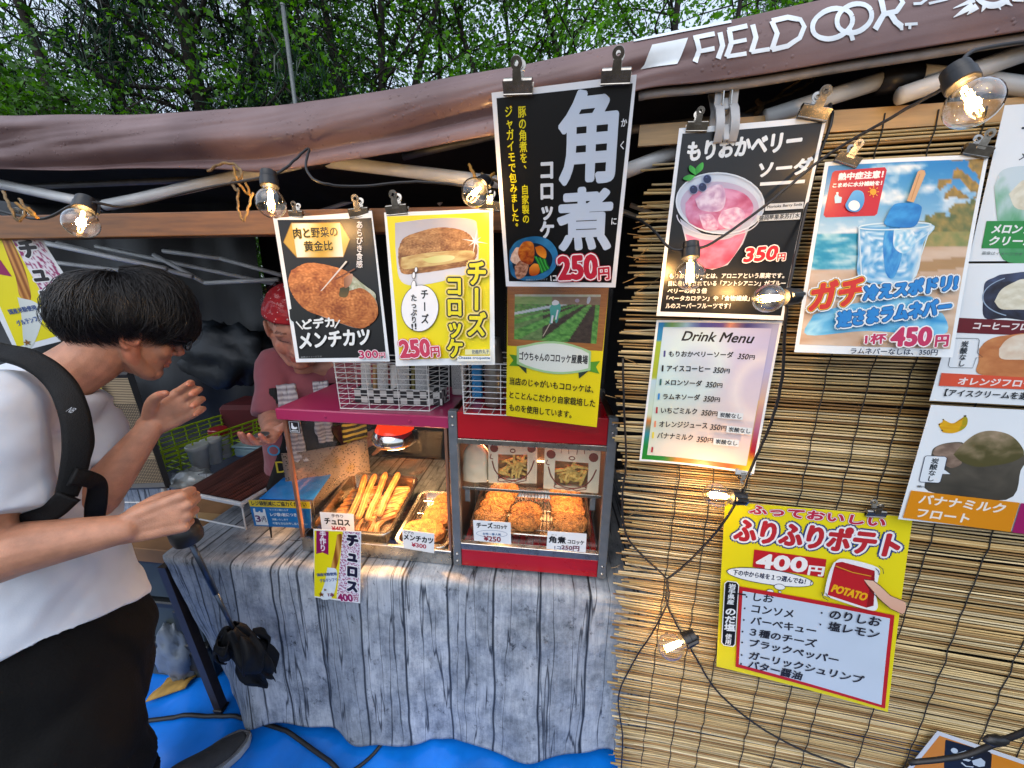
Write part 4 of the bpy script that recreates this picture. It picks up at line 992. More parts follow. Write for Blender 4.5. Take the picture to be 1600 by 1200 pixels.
    def _glyph(s, gv, gf, M2, off, c, r_, bold=0):
        """gv Nx3 glyph, M2 maps glyph xy to local; stroke r_ (m) thickens"""
        p = gv[:, :2]@M2.T+off; k = 12 if r_ > .0006 else 8
        sh = [(0, 0)] if r_ <= 0 else [(math.cos(2*math.pi*i/k)*r_, math.sin(2*math.pi*i/k)*r_) for i in range(k)]+[(0, 0)]
        s.mb.col = s.color(c); z = s.nz()
        for i, d in enumerate(sh): s.mb.add([s.W(q+A(*d), z+i*2e-6) for q in p], gf)
    def T(s, txt, p0, p1, h, c='#111111', bold=0, out=(), skew=0.0):
        a, b_ = s.L(p0), s.L(p1); gv, gf = glyph(txt)
        d = b_-a; Ln = np.linalg.norm(d); d = d/Ln; upv = A(d[1], -d[0]); sc = s.scale(p0); hm = np.linalg.norm(s.L((p0[0], p0[1]-h))-a)
        x0, x1 = gv[:, 0].min(), gv[:, 0].max(); y0, y1 = gv[:, 1].min(), gv[:, 1].max()
        sx = Ln/(x1-x0); sy = hm/(y1-y0)
        M2 = np.stack([d*sx, upv*sy+d*sy*skew], 1); off = a-M2@A(x0, y0)
        for r_, cc in out: s._glyph(gv, gf, M2, off, cc, r_*sc)
        s._glyph(gv, gf, M2, off, c, bold*sc)
    def V(s, txt, p0, p1, w_, c='#111111', bold=0, out=(), small='ゃゅょっャュョッァィゥェォ'):
        a, b_ = s.L(p0), s.L(p1); n = len(txt); d = (b_-a); Ln = np.linalg.norm(d); d = d/Ln; r_ = A(-d[1], d[0]); r_ = r_ if r_[0] > 0 else -r_
        cell = Ln/n; sc = s.scale(p0); W_ = w_*sc; S = min(cell*1.02, W_*1.25)
        items = []
        for i, ch in enumerate(txt):
            if ch in ' 　': continue
            gv, gf = glyph(ch); cc = a+d*cell*(i+.5)
            if ch in 'ー〜': g2 = np.stack([-(gv[:, 1]-.378), -(gv[:, 0]-.5)], 1); g2 = np.stack([g2[:, 0], g2[:, 1]], 1); g3 = np.zeros_like(gv); g3[:, :2] = g2+A(.5, .378); gv = g3
            gx = W_/1.0
            M2 = np.stack([r_*gx, -d*S], 1); o = A(.5, .378) 
            if ch in '、。': o = o-A(.45, .45)
            items.append((gv, gf, M2, cc-M2@o))
        for rr, col in out:
            for it in items: s._glyph(*it[:2], it[2], it[3], col, rr*sc)
        for it in items: s._glyph(*it[:2], it[2], it[3], c, bold*sc)
    def done(s, parent=None):
        o = s.mb.build(s.name, M['print'], parent)
        if parent is None: tag(o, s.label, s.cat, s.group)
        return o
def crumbpic(seed=0, dark='#8a4a1c', light='#d58a44', sc=22):
    a, b_ = A(*[int(dark[i:i+2], 16)/255 for i in (1, 3, 5)]), A(*[int(light[i:i+2], 16)/255 for i in (1, 3, 5)])
    def f(u, v):
        k = .45+.4*fb(u*sc*.22+seed, v*sc*.22, 1, 3)+.55*nz(u*sc*1.3+seed, v*sc*1.3, 5)+.25*(.5-v); k = min(1, max(0, k)); return tuple(a*(1-k)+b_*k)
    return f
def mix(a, b_, k): 
    a = np.array([int(a[i:i+2], 16)/255 for i in (1, 3, 5)]) if isinstance(a, str) else np.array(a); b_ = np.array([int(b_[i:i+2], 16)/255 for i in (1, 3, 5)]) if isinstance(b_, str) else np.array(b_)
    k = min(1, max(0, k)); return tuple(a*(1-k)+b_*k)
CZ = CAMZ
GM = 'menu sheets hung along the stall'
# ---------------------------------------------------------------- cutlet menu (black)
c = (240, 180, 2.963)
P = Poster('menu_sheet', 'black menu sheet with a cut-open breaded cutlet photo, price 300', [(560, 478), (1015, 445), (1100, 1138), (670, 1142)], (-.376, .812, CZ-.009), vnorm(-3.5, -2.7), c, '#f2f7f9', group=GM, curl=.005, curl_v=.003)
P.quad([(580, 487), (1013, 478), (1083, 1120), (683, 1125)], '#0d0f12')
def hexf(u, v): return mix('#c9a53c', '#f7f3e4', .5+.5*math.sin((u*2.2+v*.4)*3.1)) 
P.pic([(640, 500), (865, 497), (880, 657), (668, 660)], hexf, 30, 6)
P.poly([(642, 500), (608, 590), (668, 660)], '#c9a53c'); P.poly([(864, 497), (911, 575), (880, 657)], '#d9b95c')
P.strip([(642, 500), (608, 590), (668, 660), (880, 657), (911, 575), (864, 497), (642, 500)], 3, '#8e6a1e')
P.T('肉と野菜の', (655, 572), (855, 562), 46, '#1b1406', 1.2, [(3.2, '#e8c94a')]); P.T('黄金比', (705, 632), (832, 626), 46, '#1b1406', 1.2, [(3.2, '#e8c94a')])
P.V('あらびき食感', (958, 490), (958, 708), 34, '#f2f2f2', .5)
P.blob([(640, 740), (720, 690), (830, 700), (910, 730), (980, 790), (1035, 850), (1040, 930), (960, 985), (860, 960), (760, 920), (670, 850)], lambda u, v: mix('#b9a9a0', '#7a6a60', .5+.6*fb(u*4, v*4)), 20)
P.blob([(640, 900), (700, 880), (760, 930), (700, 960), (650, 950)], lambda u, v: (.05, .06, .05), 4)
P.blob([(925, 745), (985, 790), (1035, 830), (1020, 880), (960, 860), (905, 800)], lambda u, v: mix('#d8dccb', '#8f9a78', .5+.8*fb(u*9, v*9)), 18)
P.blob([(645, 720), (720, 685), (830, 700), (915, 735), (905, 790), (870, 830), (900, 845), (960, 800), (1030, 850), (1043, 930), (975, 985), (880, 965), (800, 935), (720, 905), (665, 850), (635, 780)], crumbpic(2, '#8a4210', '#eea05a', 30), 56, .015, 11)
P.blob([(868, 800), (910, 795), (900, 840), (865, 838)], lambda u, v: mix('#3c3a1e', '#6a5a2e', v), 8)
P.blob([(885, 755), (925, 735), (920, 780), (890, 800)], lambda u, v: mix('#8a5a3a', '#caa088', u), 6)
P.poly([(778, 815), (895, 675), (902, 680), (786, 812)], '#e8e2d8'); P.poly([(842, 760), (935, 710), (938, 716), (846, 764)], '#7a4a32')
P.T('どデカ', (705, 990), (845, 978), 44, '#eef4f4', 2.2); P.strip([(672, 955), (702, 990)], 6, '#eef4f4'); P.strip([(868, 948), (845, 985)], 6, '#eef4f4')
P.T('メンチカツ', (692, 1078), (1008, 1058), 68, '#eef4f4', 3.2, skew=.1)
P.T('300', (962, 1124), (1050, 1120), 34, '#c2285e', 1.6, [(4.2, '#fbf3f5')]); P.T('円', (1055, 1122), (1084, 1120), 24, '#c2285e', .8, [(3, '#fbf3f5')])
P.T('画像はイメージです', (697, 1120), (790, 1118), 7, '#9aa0a2')
P.done()
# ---------------------------------------------------------------- cheese croquette menu (yellow)
P = Poster('menu_sheet', 'yellow menu sheet with a halved cheese croquette and an oval speech bubble, price 250', [(1070, 452), (1572, 432), (1583, 1152), (1130, 1158)], (-.143, .779, CZ-.005), vnorm(-6.4, -1.2), c, '#f6fafa', group=GM, curl=.003, curl_v=.006)
P.quad([(1083, 470), (1555, 450), (1560, 1118), (1146, 1130)], '#f7e608')
P.blob([(1120, 500), (1300, 478), (1470, 482), (1500, 530), (1500, 700), (1440, 740), (1250, 785), (1150, 770), (1125, 650)], lambda u, v: mix('#b9b6bd', '#e6e6ea', v*1.1+.1*fb(u*3, v*3)), 10)
P.blob([(1135, 620), (1160, 570), (1230, 540), (1320, 520), (1420, 530), (1480, 570), (1500, 630), (1470, 690), (1380, 710), (1250, 730), (1160, 735), (1138, 690)], crumbpic(5, '#7a4a20', '#dcaa6c', 34), 46, .02, 10)
P.blob([(1150, 660), (1250, 640), (1380, 628), (1480, 630), (1470, 665), (1350, 690), (1230, 705), (1155, 710)], lambda u, v: mix('#b98a4a', '#e6cf88', .5+.8*fb(u*6, v*5)+.2*math.sin(u*3)), 16)
P.blob([(1240, 668), (1320, 650), (1390, 652), (1380, 672), (1290, 685)], lambda u, v: mix('#d9d27a', '#eeeeb0', u), 8)
for a_ in range(8):
    an = R(a_*45+10); L_ = 62 if a_ % 2 == 0 else 36; cx, cy = 1490, 585
    P.poly([(cx+L_*math.cos(an), cy+L_*math.sin(an)), (cx+4*math.cos(an+1.57), cy+4*math.sin(an+1.57)), (cx-4*math.cos(an+1.57), cy-4*math.sin(an+1.57))], '#ffffff')
for (x, y, a_, b_) in ((1218, 716, 8, 14), (1208, 742, 9, 17), (1208, 790, 12, 26), (1238, 893, 86, 108)): P.ell((x, y), a_, b_, '#26262a', 4); P.ell((x, y), a_-2.5, b_-2.5, '#ffffff', 4)
P.ell((1208, 790), 9.5, 23, '#ffffff', 4)
P.V('チーズ', (1258, 800), (1262, 970), 38, '#17171a', 1.2); P.V('たっぷり', (1210, 828), (1212, 962), 30, '#17171a', .9); P.T('!!', (1202, 992), (1224, 988), 26, '#17171a', .8, skew=.2)
P.V('チーズ', (1500, 670), (1500, 1025), 96, '#f6e81c', 4.5, [(20, '#ffe98a'), (12.5, '#26262a')]); P.V('コロッケ', (1396, 740), (1404, 1120), 82, '#f6e81c', 4.0, [(18, '#ffe98a'), (11, '#26262a')])
P.T('250', (1160, 1116), (1290, 1110), 74, '#cf3c5c', 5, [(11, '#cf3c5c'), (8.5, '#fdf6f6')]); P.T('円', (1297, 1114), (1334, 1112), 44, '#cf3c5c', 2, [(7, '#cf3c5c'), (5, '#fdf6f6')])
P.quad([(1450, 1080), (1562, 1078), (1562, 1102), (1450, 1104)], '#f6f0b0', 2); P.T('奶酪炸丸子', (1482, 1100), (1560, 1098), 18, '#6a7684', .4)
P.quad([(1415, 1110), (1567, 1108), (1567, 1132), (1415, 1134)], '#fbfbf2', 2); P.T('Cheese croquette', (1420, 1126), (1564, 1126), 14, '#3a6a9a', .5)
P.done()
# ---------------------------------------------------------------- braised pork menu (black, clipped to the canopy)
c = (740, 80, 3.157)
PK = Poster('menu_sheet', 'black menu sheet with two huge white characters, clipped to the canopy edge', [(88, 205), (805, 115), (700, 1165), (160, 1160)], (.077, .695, CZ+.15), vnorm(-15.5, 17.5), c, '#eef4fa', group=GM)
P = PK
P.quad([(113, 232), (785, 158), (680, 1142), (175, 1135)], '#0b0c0f', 10)
P.T('角', (428, 655), (684, 640), 440, '#c9d9ec', 11.5, skew=.0)
P.T('煮', (422, 978), (668, 972), 290, '#c9d9ec', 9.5)
P.V('豚の角煮を、　自家製の', (238, 268), (260, 850), 46, '#d8d21a', 1.0); P.V('ジャガイモで包みました。', (172, 268), (212, 885), 46, '#d8d21a', 1.0)
P.V('コロッケ', (362, 530), (364, 925), 88, '#d6e0ea', 4.2)
P.V('か', (743, 325), (741, 380), 34, '#e6edf2', .8); P.V('く', (735, 440), (733, 488), 34, '#e6edf2', .8); P.V('に', (694, 815), (691, 858), 32, '#e6edf2', .8)
P.blob([(180, 980), (215, 935), (290, 912), (360, 922), (405, 965), (418, 1020), (395, 1080), (345, 1120), (270, 1130), (205, 1115), (180, 1070)], lambda u, v: mix('#0c4a74', '#3a8cc0', .5+.5*fb(u*3, v*3)+.5*(u-.5)), 14)
P.blob([(205, 990), (260, 950), (330, 950), (385, 1000), (380, 1060), (320, 1100), (240, 1105), (195, 1060)], lambda u, v: (.05, .12, .2), 6)
P.blob([(190, 1000), (215, 965), (245, 985), (250, 1040), (215, 1050), (185, 1030)], lambda u, v: mix('#caa28c', '#e6cbb8', .5+fb(u*5, v*5)), 12)
P.blob([(205, 1060), (235, 1030), (272, 1045), (260, 1100), (225, 1122), (208, 1100)], lambda u, v: mix('#7a4a34', '#c99a80', .5+fb(u*4, v*8)), 12)
P.blob([(225, 970), (250, 938), (290, 940), (302, 975), (298, 1030), (280, 1050), (250, 1040), (235, 1030), (222, 1000)], lambda u, v: mix('#7a1e08', '#e0902a', .55+.5*fb(u*3, v*7)-.5*(v-.4)), 16)
P.blob([(305, 965), (335, 958), (360, 985), (355, 1020), (318, 1000)], lambda u, v: mix('#b85a0c', '#e89a30', v), 10)
P.blob([(278, 1065), (300, 1045), (328, 1055), (322, 1095), (290, 1105), (276, 1090)], lambda u, v: mix('#a8430a', '#f09a36', 1-v), 10)
for k in range(9): P.strip([(302+k*7, 1008+k*2), (325+k*5, 1050), (338+k*5, 1092-k*3)], 6.5, ['#1f7a2a', '#3fae46', '#176022'][k % 3])
P.T('250', (425, 1122), (608, 1114), 108, '#c4243c', 7, [(16, '#c4243c'), (12.5, '#f6f8fa')]); P.T('円', (618, 1124), (670, 1120), 58, '#c4243c', 2.5, [(9, '#c4243c'), (6.5, '#f6f8fa')])
P.T('1コ', (384, 1130), (412, 1128), 26, '#eef2f4', .8); P.T('画像はイメージです', (262, 1128), (368, 1126), 9, '#9aa4aa')
P.done()
# ---------------------------------------------------------------- farm notice (yellow, taped below)
c = (760, 430, 4.614)
th = thing('farm_notice', at_y(865, 560, .79), 'yellow farm notice in a clear sleeve, with a potato field photo on top', 'notice', GM)
P = Poster('notice_sheet', '', [(152, 80), (882, 92), (795, 1096), (143, 1012)], (.09, .790, CZ-.15), vnorm(-13.9, .3), c, '#f3e407', thick=.0006)
def oak(u, v): return mix('#8a5524', '#b9803f', .5+.5*fb(u*3, v*60)+.2*nz(u*9, v*120))
P.pic([(152, 80), (882, 92), (838, 547), (152, 508)], oak, 20, 60)
def field(u, v):
    if v < .05: return mix('#cfd6d8', '#a9c0a0', nz(u*20)*.5+.5)
    if v < .2: return mix('#6f9a52', '#94b070', .5+.6*fb(u*8, v*20)) if u < .45 else mix('#7a6a58', '#94826c', .5+.6*fb(u*9, v*18))
    ang = (u-.95)/(v-.08)
    if ang < -2.2 and abs(v-(.42-.38*u)) < .03: return (.72, .78, .82)
    r_ = math.sin(ang*9.5); g_ = .5+.55*fb(u*16, v*16)
    if r_ > -.15: return mix('#2c6a24', '#7cc05c', g_)
    return mix('#241c16', '#5a4a3c', g_*.8) if u > .35 else mix('#4a6a3a', '#7a9a5c', g_)
P.pic([(205, 138), (825, 140), (793, 494), (200, 462)], field, 70, 56)
P.blob([(455, 235), (490, 195), (530, 205), (535, 250), (520, 290), (515, 330), (500, 345), (490, 300), (470, 350), (455, 345), (462, 290)], lambda u, v: mix('#2f8f84', '#57b8ac', 1-v), 8)
P.blob([(472, 195), (495, 178), (523, 192), (515, 212), (478, 215)], lambda u, v: (.93, .95, .96), 5); P.strip([(458, 350), (408, 440)], 7, '#b9ac98'); P.strip([(478, 290), (470, 345)], 14, '#dfe6ea'); P.strip([(515, 250), (500, 320)], 11, '#dfe6ea')
P.blob([(728, 165), (745, 152), (752, 175), (738, 205), (724, 200)], lambda u, v: (.72, .78, .86), 4); P.ell((655, 183), 16, 14, '#a9a0b8')
P.poly([(165, 570), (240, 580), (240, 655), (165, 652), (195, 612)], '#4f9a1e'); P.poly([(750, 625), (820, 618), (790, 660), (815, 710), (735, 690)], '#5aa52a')
P.poly([(225, 645), (290, 668), (290, 710)], '#24402e'); P.poly([(663, 700), (748, 680), (668, 745)], '#2c4436')
def lens(d, col):
    P.poly([(220-d, 512-d)]+[(220+(535+0)*t_/8, 520-58*math.sin(math.pi*t_/8)-d+26*t_/8) for t_ in range(1, 8)]+[(755+d, 548-d), (750+d, 685+d)]+[(750-530*t_/8, 685+48*math.sin(math.pi*t_/8)+d-45*t_/8) for t_ in range(1, 8)]+[(220-d, 638+d)], col)
lens(0, '#a8d89a'); lens(-16, '#e3efe4')
P.T('ゴウちゃんのコロッケ屋農場', (238, 610), (728, 640), 60, '#16181c', 1.4)
P.T('当店のじゃがいもコロッケは、', (168, 785), (770, 848), 52, '#1c1c10', 1.0); P.T('とことんこだわり自家栽培した', (168, 885), (782, 950), 52, '#1c1c10', 1.0); P.T('ものを使用しています。', (166, 976), (612, 1030), 52, '#1c1c10', 1.0)
P.done(th)
M['sleeve'] = glass('clear_sleeve', (.98, .97, .98), .7, .06)
mb = MB(); sq = [at_pl(760+x/4.614, 430+y/4.614, P.c+P.n*.0045, P.n) for x, y in ((134, 72), (915, 96), (812, 1152), (118, 1050))]; mb.prism(sq, P.n*.0004); mb.build('sleeve', M['sleeve'], th)
# ---------------------------------------------------------------- berry soda menu
c = (980, 150, 3.334)
P = Poster('menu_sheet', 'black menu sheet with a plastic cup of pink berry soda and ice, price 350', [(268, 172), (1034, 105), (803, 1165), (148, 1142)], (.374, .681, CZ+.104), vnorm(-10.5, 3.7), c, '#eef3f7', group=GM, curl=.004, curl_v=.004)
P.quad([(285, 200), (1010, 140), (790, 1142), (168, 1120)], '#101114', 10)
P.T('もりおかベリー', (310, 340), (895, 280), 92, '#edf2f4', 4.5); P.T('ソーダ', (680, 425), (945, 405), 78, '#edf2f4', 4); P.strip([(690, 460), (918, 447)], 17, '#edf2f4')
P.poly(arc(480, 560, 232, 160, 0, 352, 40, 4), '#c9d6e6'); P.poly(arc(478, 575, 205, 128, 0, 352, 40, 4), '#b9b0cc')
P.poly([(272, 640), (350, 720), (480, 735), (600, 700), (650, 640), (600, 770), (520, 880), (440, 905), (370, 885), (310, 790)], '#b9c0d4')
def drink(u, v): return mix('#b04a72', '#d89ac0', .5+.8*fb(u*4, v*4, 2)+.25*(1-v))
P.blob([(300, 560), (360, 500), (470, 480), (590, 500), (650, 560), (640, 620), (560, 680), (450, 700), (350, 690), (305, 630)], drink, 24)
P.blob([(300, 720), (400, 750), (520, 745), (610, 700), (585, 780), (520, 870), (440, 900), (375, 880), (320, 800)], lambda u, v: mix('#a83a56', '#e090b4', .4+.6*fb(u*3, v*3, 4)+.3*(1-v)), 20)
P.blob([(350, 540), (420, 480), (490, 465), (510, 540), (480, 600), (380, 595)], lambda u, v: mix('#b990b8', '#ecdcec', .6+.9*fb(u*4, v*4, 7)), 14)
P.blob([(490, 600), (570, 580), (610, 620), (580, 690), (510, 690), (470, 650)], lambda u, v: mix('#c890b8', '#f0d8e8', .5+.9*fb(u*5, v*5, 9)), 12)
P.blob([(370, 620), (440, 620), (470, 690), (400, 695)], lambda u, v: mix('#c080a8', '#ecd0e4', .5+.9*fb(u*5, v*5, 3)), 10)
P.ering((480, 560), 229, 157, 7, '#dbe6f2', 4); P.ering((470, 625), 216, 105, 6, '#cfd2e2', 2, 5, 178)
for x, y in ((342, 490), (388, 477), (412, 436)): P.ell((x, y), 23, 24, '#8fa0c8'); P.ell((x, y), 20, 21, '#1f2c56'); P.ell((x-4, y-10), 5, 3, '#4a5c90')
for l_ in ([(352, 418), (318, 392), (322, 366), (350, 385)], [(352, 415), (352, 380), (388, 350), (388, 385)], [(350, 420), (315, 415), (284, 435), (320, 446)]): P.blob(l_, lambda u, v: mix('#1f8a2a', '#4cc04a', u), 6)
P.quad([(712, 565), (905, 555), (902, 590), (710, 600)], '#d6dde2', 3); P.T('Morioka Berry Soda', (720, 592), (895, 578), 18, '#30343a', .5)
P.quad([(668, 625), (890, 610), (885, 645), (665, 655)], '#d6dde2', 3); P.T('盛岡莓果茶苏打水', (678, 652), (882, 638), 26, '#30343a', .6)
P.T('350', (598, 864), (760, 850), 66, '#c4202c', 4.5, [(10, '#f4f0f0')], skew=.15); P.T('円', (768, 858), (806, 855), 34, '#c4202c', 1.6, [(6, '#f4f0f0')])
for i, s_ in enumerate(('もりおかベリーとは、アロニアという果実です。', '目に良いとされている「アントシアニン」がブルー', 'ベリーの約３倍', '「ベータカロテン」や「食物繊維」もたっぷり', 'ルのスーパーフルーツです！')):
    y = 950+i*38; x1 = (800, 805, 405, 790, 525)[i]; P.T(s_, (212-i*5, y), (x1, y-2+i*1.0), 26, '#dfe4e6', .7)
P.done()
# ---------------------------------------------------------------- drink menu
c = (980, 480, 4.286)
P = Poster('menu_sheet', 'pastel drink menu sheet listing seven drinks, under the berry soda sheet', [(195, 84), (1032, 90), (838, 1104), (78, 1014)], (.383, .71, CZ-.206), vnorm(-13.8, 1.0), c, '#eef4f8', group=GM, curl=.006, curl_v=.003)
def border(u, v):
    cols = [(0, '#1f7ac0'), (.12, '#6f9e5a'), (.25, '#9ac8e8'), (.38, '#4a52a8'), (.55, '#5a4a9a'), (.62, '#d8907a'), (.75, '#3c3c86'), (.9, '#8a90c8'), (1, '#b9bce0')] if v < .5 else [(0, '#1f8a2a'), (.2, '#2f8a3a'), (.35, '#d8843a'), (.6, '#dc7a4a'), (.8, '#b05a3a'), (.95, '#cfc02a'), (1, '#d8d040')]
    if u < .06 or u > .94:
        cols = [(0, '#1f7ac0'), (.12, '#2f86b8'), (.13, '#9ab83a'), (.38, '#a8b830'), (.4, '#b9d8e6'), (.66, '#cfe0c0'), (.7, '#c87a3a'), (.8, '#2f8a9a'), (.9, '#1f8a3a'), (1, '#2a8a2a')] if u < .5 else [(0, '#aab0d8'), (.3, '#b4b4dc'), (.5, '#d8b49a'), (.7, '#b06a8a'), (.85, '#a8202c'), (.93, '#cfb82a'), (1, '#d8d040')]
        t_ = v
    else: t_ = u
    for (a, ca), (b_, cb) in zip(cols, cols[1:]):
        if t_ <= b_: return mix(ca, cb, (t_-a)/(b_-a+1e-6))
    return mix(cols[-1][1], cols[-1][1], 0)
P.uvpic(border, 50, 60, (.02, .015, .98, .985))
def pastel(u, v):
    k = .5+.5*fb(u*1.6+2, v*1.8, 1, 2); b_ = mix('#b9dcf0', '#b4b8e4', u*1.1+.2*k); g_ = mix('#c8ead0', '#e8d4d0', u+.2*k); 
    c_ = mix(b_, g_, v*1.5-.1); c_ = mix(c_, '#f0c9c0', max(0, (v-.5)*1.6)*min(1, u+.4))
    r_ = math.hypot((u-.35)*1.0, (v-.28)*1.2); c_ = mix(c_, '#cdeeee', max(0, 1-abs(r_-.25)*7)*.6)
    r2 = math.hypot((u-1.02), (v-.42)*1.1); c_ = mix(c_, '#f4efe8', max(0, 1-abs(r2-.24)*12)*.55)
    return mix(c_, '#ffffff', .18*k)
P.uvpic(pastel, 50, 60, (.065, .045, .93, .95))
def script(s_, p0, p1, h): P.T(s_, p0, p1, h, '#15151c', 2.0, skew=.28)
script('Drink Menu', (362, 222), (828, 240), 62)
rows = [('もりおかベリーソーダ', 275, 328, 705, 338, 735, 345, 802, '#4a4a8a', 0), ('アイスコーヒー', 262, 425, 552, 432, 572, 437, 637, '#2a2a2c', 0), ('メロンソーダ', 248, 515, 495, 528, 522, 533, 588, '#2f6a6a', 0), ('ラムネソーダ', 236, 610, 482, 620, 506, 627, 571, '#1f8ad8', 0), ('いちごミルク', 222, 700, 462, 712, 490, 719, 554, '#b0203a', 612), ('オレンジジュース', 210, 790, 530, 806, 548, 813, 612, '#e8906a', 668), ('バナナミルク', 196, 862, 432, 884, 458, 893, 522, '#e8d83a', 582)]
for s_, x0, y0, x1, y1, x2, y2, x3, col, xb in rows:
    P.quad([(x0-32, y0-40), (x0-20, y0-40), (x0-23, y0+1), (x0-35, y0+1)], col, 2)
    P.T(s_, (x0, y0), (x1, y1), 38, '#1c1c22', 1.1); P.T('350', (x2, y2), (x3, y2+3), 36, '#1c1c22', .9, skew=.15); P.T('円', (x3+10, y2+2), (x3+44, y2+3), 28, '#1c1c22', .8)
    if xb: P.quad([(xb-8, y2-28), (xb+158, y2-16), (xb+152, y2+28), (xb-14, y2+16)], '#dfe9ee', 2); P.T('炭酸なし', (xb+2, y2+10), (xb+142, y2+20), 30, '#2c3640', .9)
P.quad([(158, 918), (170, 920), (166, 955), (154, 953)], '#a82030', 2)
P.done()
# ---------------------------------------------------------------- blue ice drink menu
c = (1220, 180, 3.0)
P = Poster('menu_sheet', 'beach-picture menu sheet with a blue ice bar in a cup, price 450', [(215, 215), (985, 180), (800, 1135), (60, 1110)], (.599, .625, CZ+.048), vnorm(-12.2, -3.0), c, '#f2f8fa', group=GM, curl=-.004, curl_v=.006)
def beach(u, v):
    n_ = fb(u*5, v*7, 3)
    if v < .36:
        c_ = mix('#2a86c8', '#bfdcea', v*2.4-.05); cl_ = fb(u*4+1, v*9, 8); c_ = mix(c_, '#f2f6f6', max(0, cl_*1.6-.15)+max(0, v-.24)*2)
        tree_ = (v > .10+.16*(1-u)+.10*nz(u*9, 3) and u > .62) ; 
        if u > .58 and v > .2+.25*(1-u)*1.3+.05*nz(u*30, v*20): return mix('#5a6a3a', '#a8904a', .5+.8*fb(u*18, v*24))
        if u > .74 and v < .20 and nz(u*14, v*22+4)+.25 > (.97-u)*2.2: return mix('#7a6a3a', '#c89a3a', .5+.7*nz(u*40, v*40))
        return c_
    if v < .56 and u < .45+.15*(v-.36)+.04*n_: return mix('#1f94b8', '#bfe0e4', max(0, min(1, .35+1.0*fb(u*6, v*22, 5)+(v-.42)*2.4)))
    if v < .44 and u > .55: return mix('#7a8a4a', '#c0a060', .5+.7*fb(u*14, v*14))
    c_ = mix('#e0c8b0', '#c9a584', .5+.7*fb(u*3, v*14, 6)); 
    if u > .5 and abs(v-.52-.1*(1-u)) < .03: c_ = mix(c_, '#a8804a', .7)
    return c_
P.uvpic(beach, 70, 90, (.025, .02, .975, .955))
P.blob([(150, 935), (260, 900), (420, 870), (700, 850), (690, 930), (755, 930), (750, 1030), (400, 1010), (120, 1030)], lambda u, v: mix('#2a9ad8', '#a8e0f4', .5+1.0*fb(u*7, v*5, 4)), 16)
P.poly([(258, 258), (488, 244), (496, 258), (450, 462), (438, 472), (214, 478), (204, 466), (246, 268)], '#c2202c')
P.T('熱中症注意！', (272, 303), (476, 293), 32, '#f6f6f4', 1.8); P.T('こまめに水分補給を！', (246, 338), (470, 328), 20, '#f6f6f4', 1.2)
P.poly([(258, 372), (270, 370), (276, 380), (288, 384), (284, 410), (256, 412), (254, 384)], '#bfe4f4'); P.poly([(262, 360), (272, 359), (272, 370), (262, 371)], '#e8f4fa')
P.ell((431, 360), 15, 15, '#f2a81c')
for k in range(8): an = R(k*45); P.strip([(431+18*math.cos(an), 360+18*math.sin(an)), (431+26*math.cos(an), 360+26*math.sin(an))], 4, '#f2b83c')
P.blob([(310, 400), (340, 356), (380, 362), (386, 410), (360, 452), (318, 450), (300, 425)], lambda u, v: mix('#3a8ad0', '#6ab4ea', 1-v), 5); P.ell((340, 425), 26, 24, '#f4f6f6')   # plain water-drop shape
cup = [(358, 520), (696, 512), (660, 600), (600, 780), (370, 775), (355, 640)]
P.blob(cup, lambda u, v: mix('#4aa0d8', '#e6f4fa', .5+1.15*nz(u*13, v*15, 2)+.5*fb(u*7, v*8, 6)), 34)
P.blob([(490, 500), (545, 520), (560, 640), (520, 760), (480, 740), (470, 600)], lambda u, v: mix('#1a78c8', '#58b0e4', .5+.8*fb(u*4, v*6, 3)), 14)
P.blob([(520, 540), (600, 535), (620, 600), (570, 650), (520, 620)], lambda u, v: mix('#7ac4ea', '#f4fbfd', .5+1.0*nz(u*7, v*7, 5)), 12)
P.ering((527, 522), 168, 16, 7, '#d8eef6', -2); P.strip([(360, 530), (368, 775)], 5, '#d8eef6'); P.strip([(694, 520), (602, 780)], 5, '#d8eef6')
P.poly([(632, 268), (648, 260), (664, 264), (668, 280), (612, 412), (580, 406)], '#d2a878'); P.strip([(640, 280), (600, 400)], 4, '#b98a58')
P.blob([(505, 440), (530, 418), (600, 415), (640, 425), (648, 450), (620, 520), (550, 530), (475, 515), (485, 480)], lambda u, v: mix('#1470c0', '#3a9ae0', .4+.6*fb(u*3, v*3, 1)+.4*(1-u)), 14)
P.T('ガチ', (125, 915), (362, 880), 118, '#d8281c', 7, [(19, '#f4fafa'), (13, '#5a1408'), (10.5, '#f4c41c')], skew=.2)
P.T('冷えスポドリ!', (372, 870), (805, 818), 66, '#1a86d4', 4, [(15, '#eef8fc'), (8.5, '#0c4a84'), (5.5, '#1a86d4')], skew=.08); P.T('逆さまラムネバー', (250, 992), (772, 930), 68, '#1a86d4', 4, [(15, '#eef8fc'), (8.5, '#0c4a84'), (5.5, '#1a86d4')], skew=.08)
P.T('1杯', (372, 1070), (466, 1066), 44, '#c4285c', 2.4, [(6.5, '#fdf6f6')]); P.T('450', (490, 1078), (672, 1074), 78, '#c4285c', 6, [(12, '#fdf6f6')]); P.T('円', (696, 1082), (756, 1080), 50, '#c4285c', 3, [(7, '#fdf6f6')])
P.T('ラムネバーなしは、350円', (302, 1114), (704, 1122), 26, '#1c2a4a', .8)
P.done()
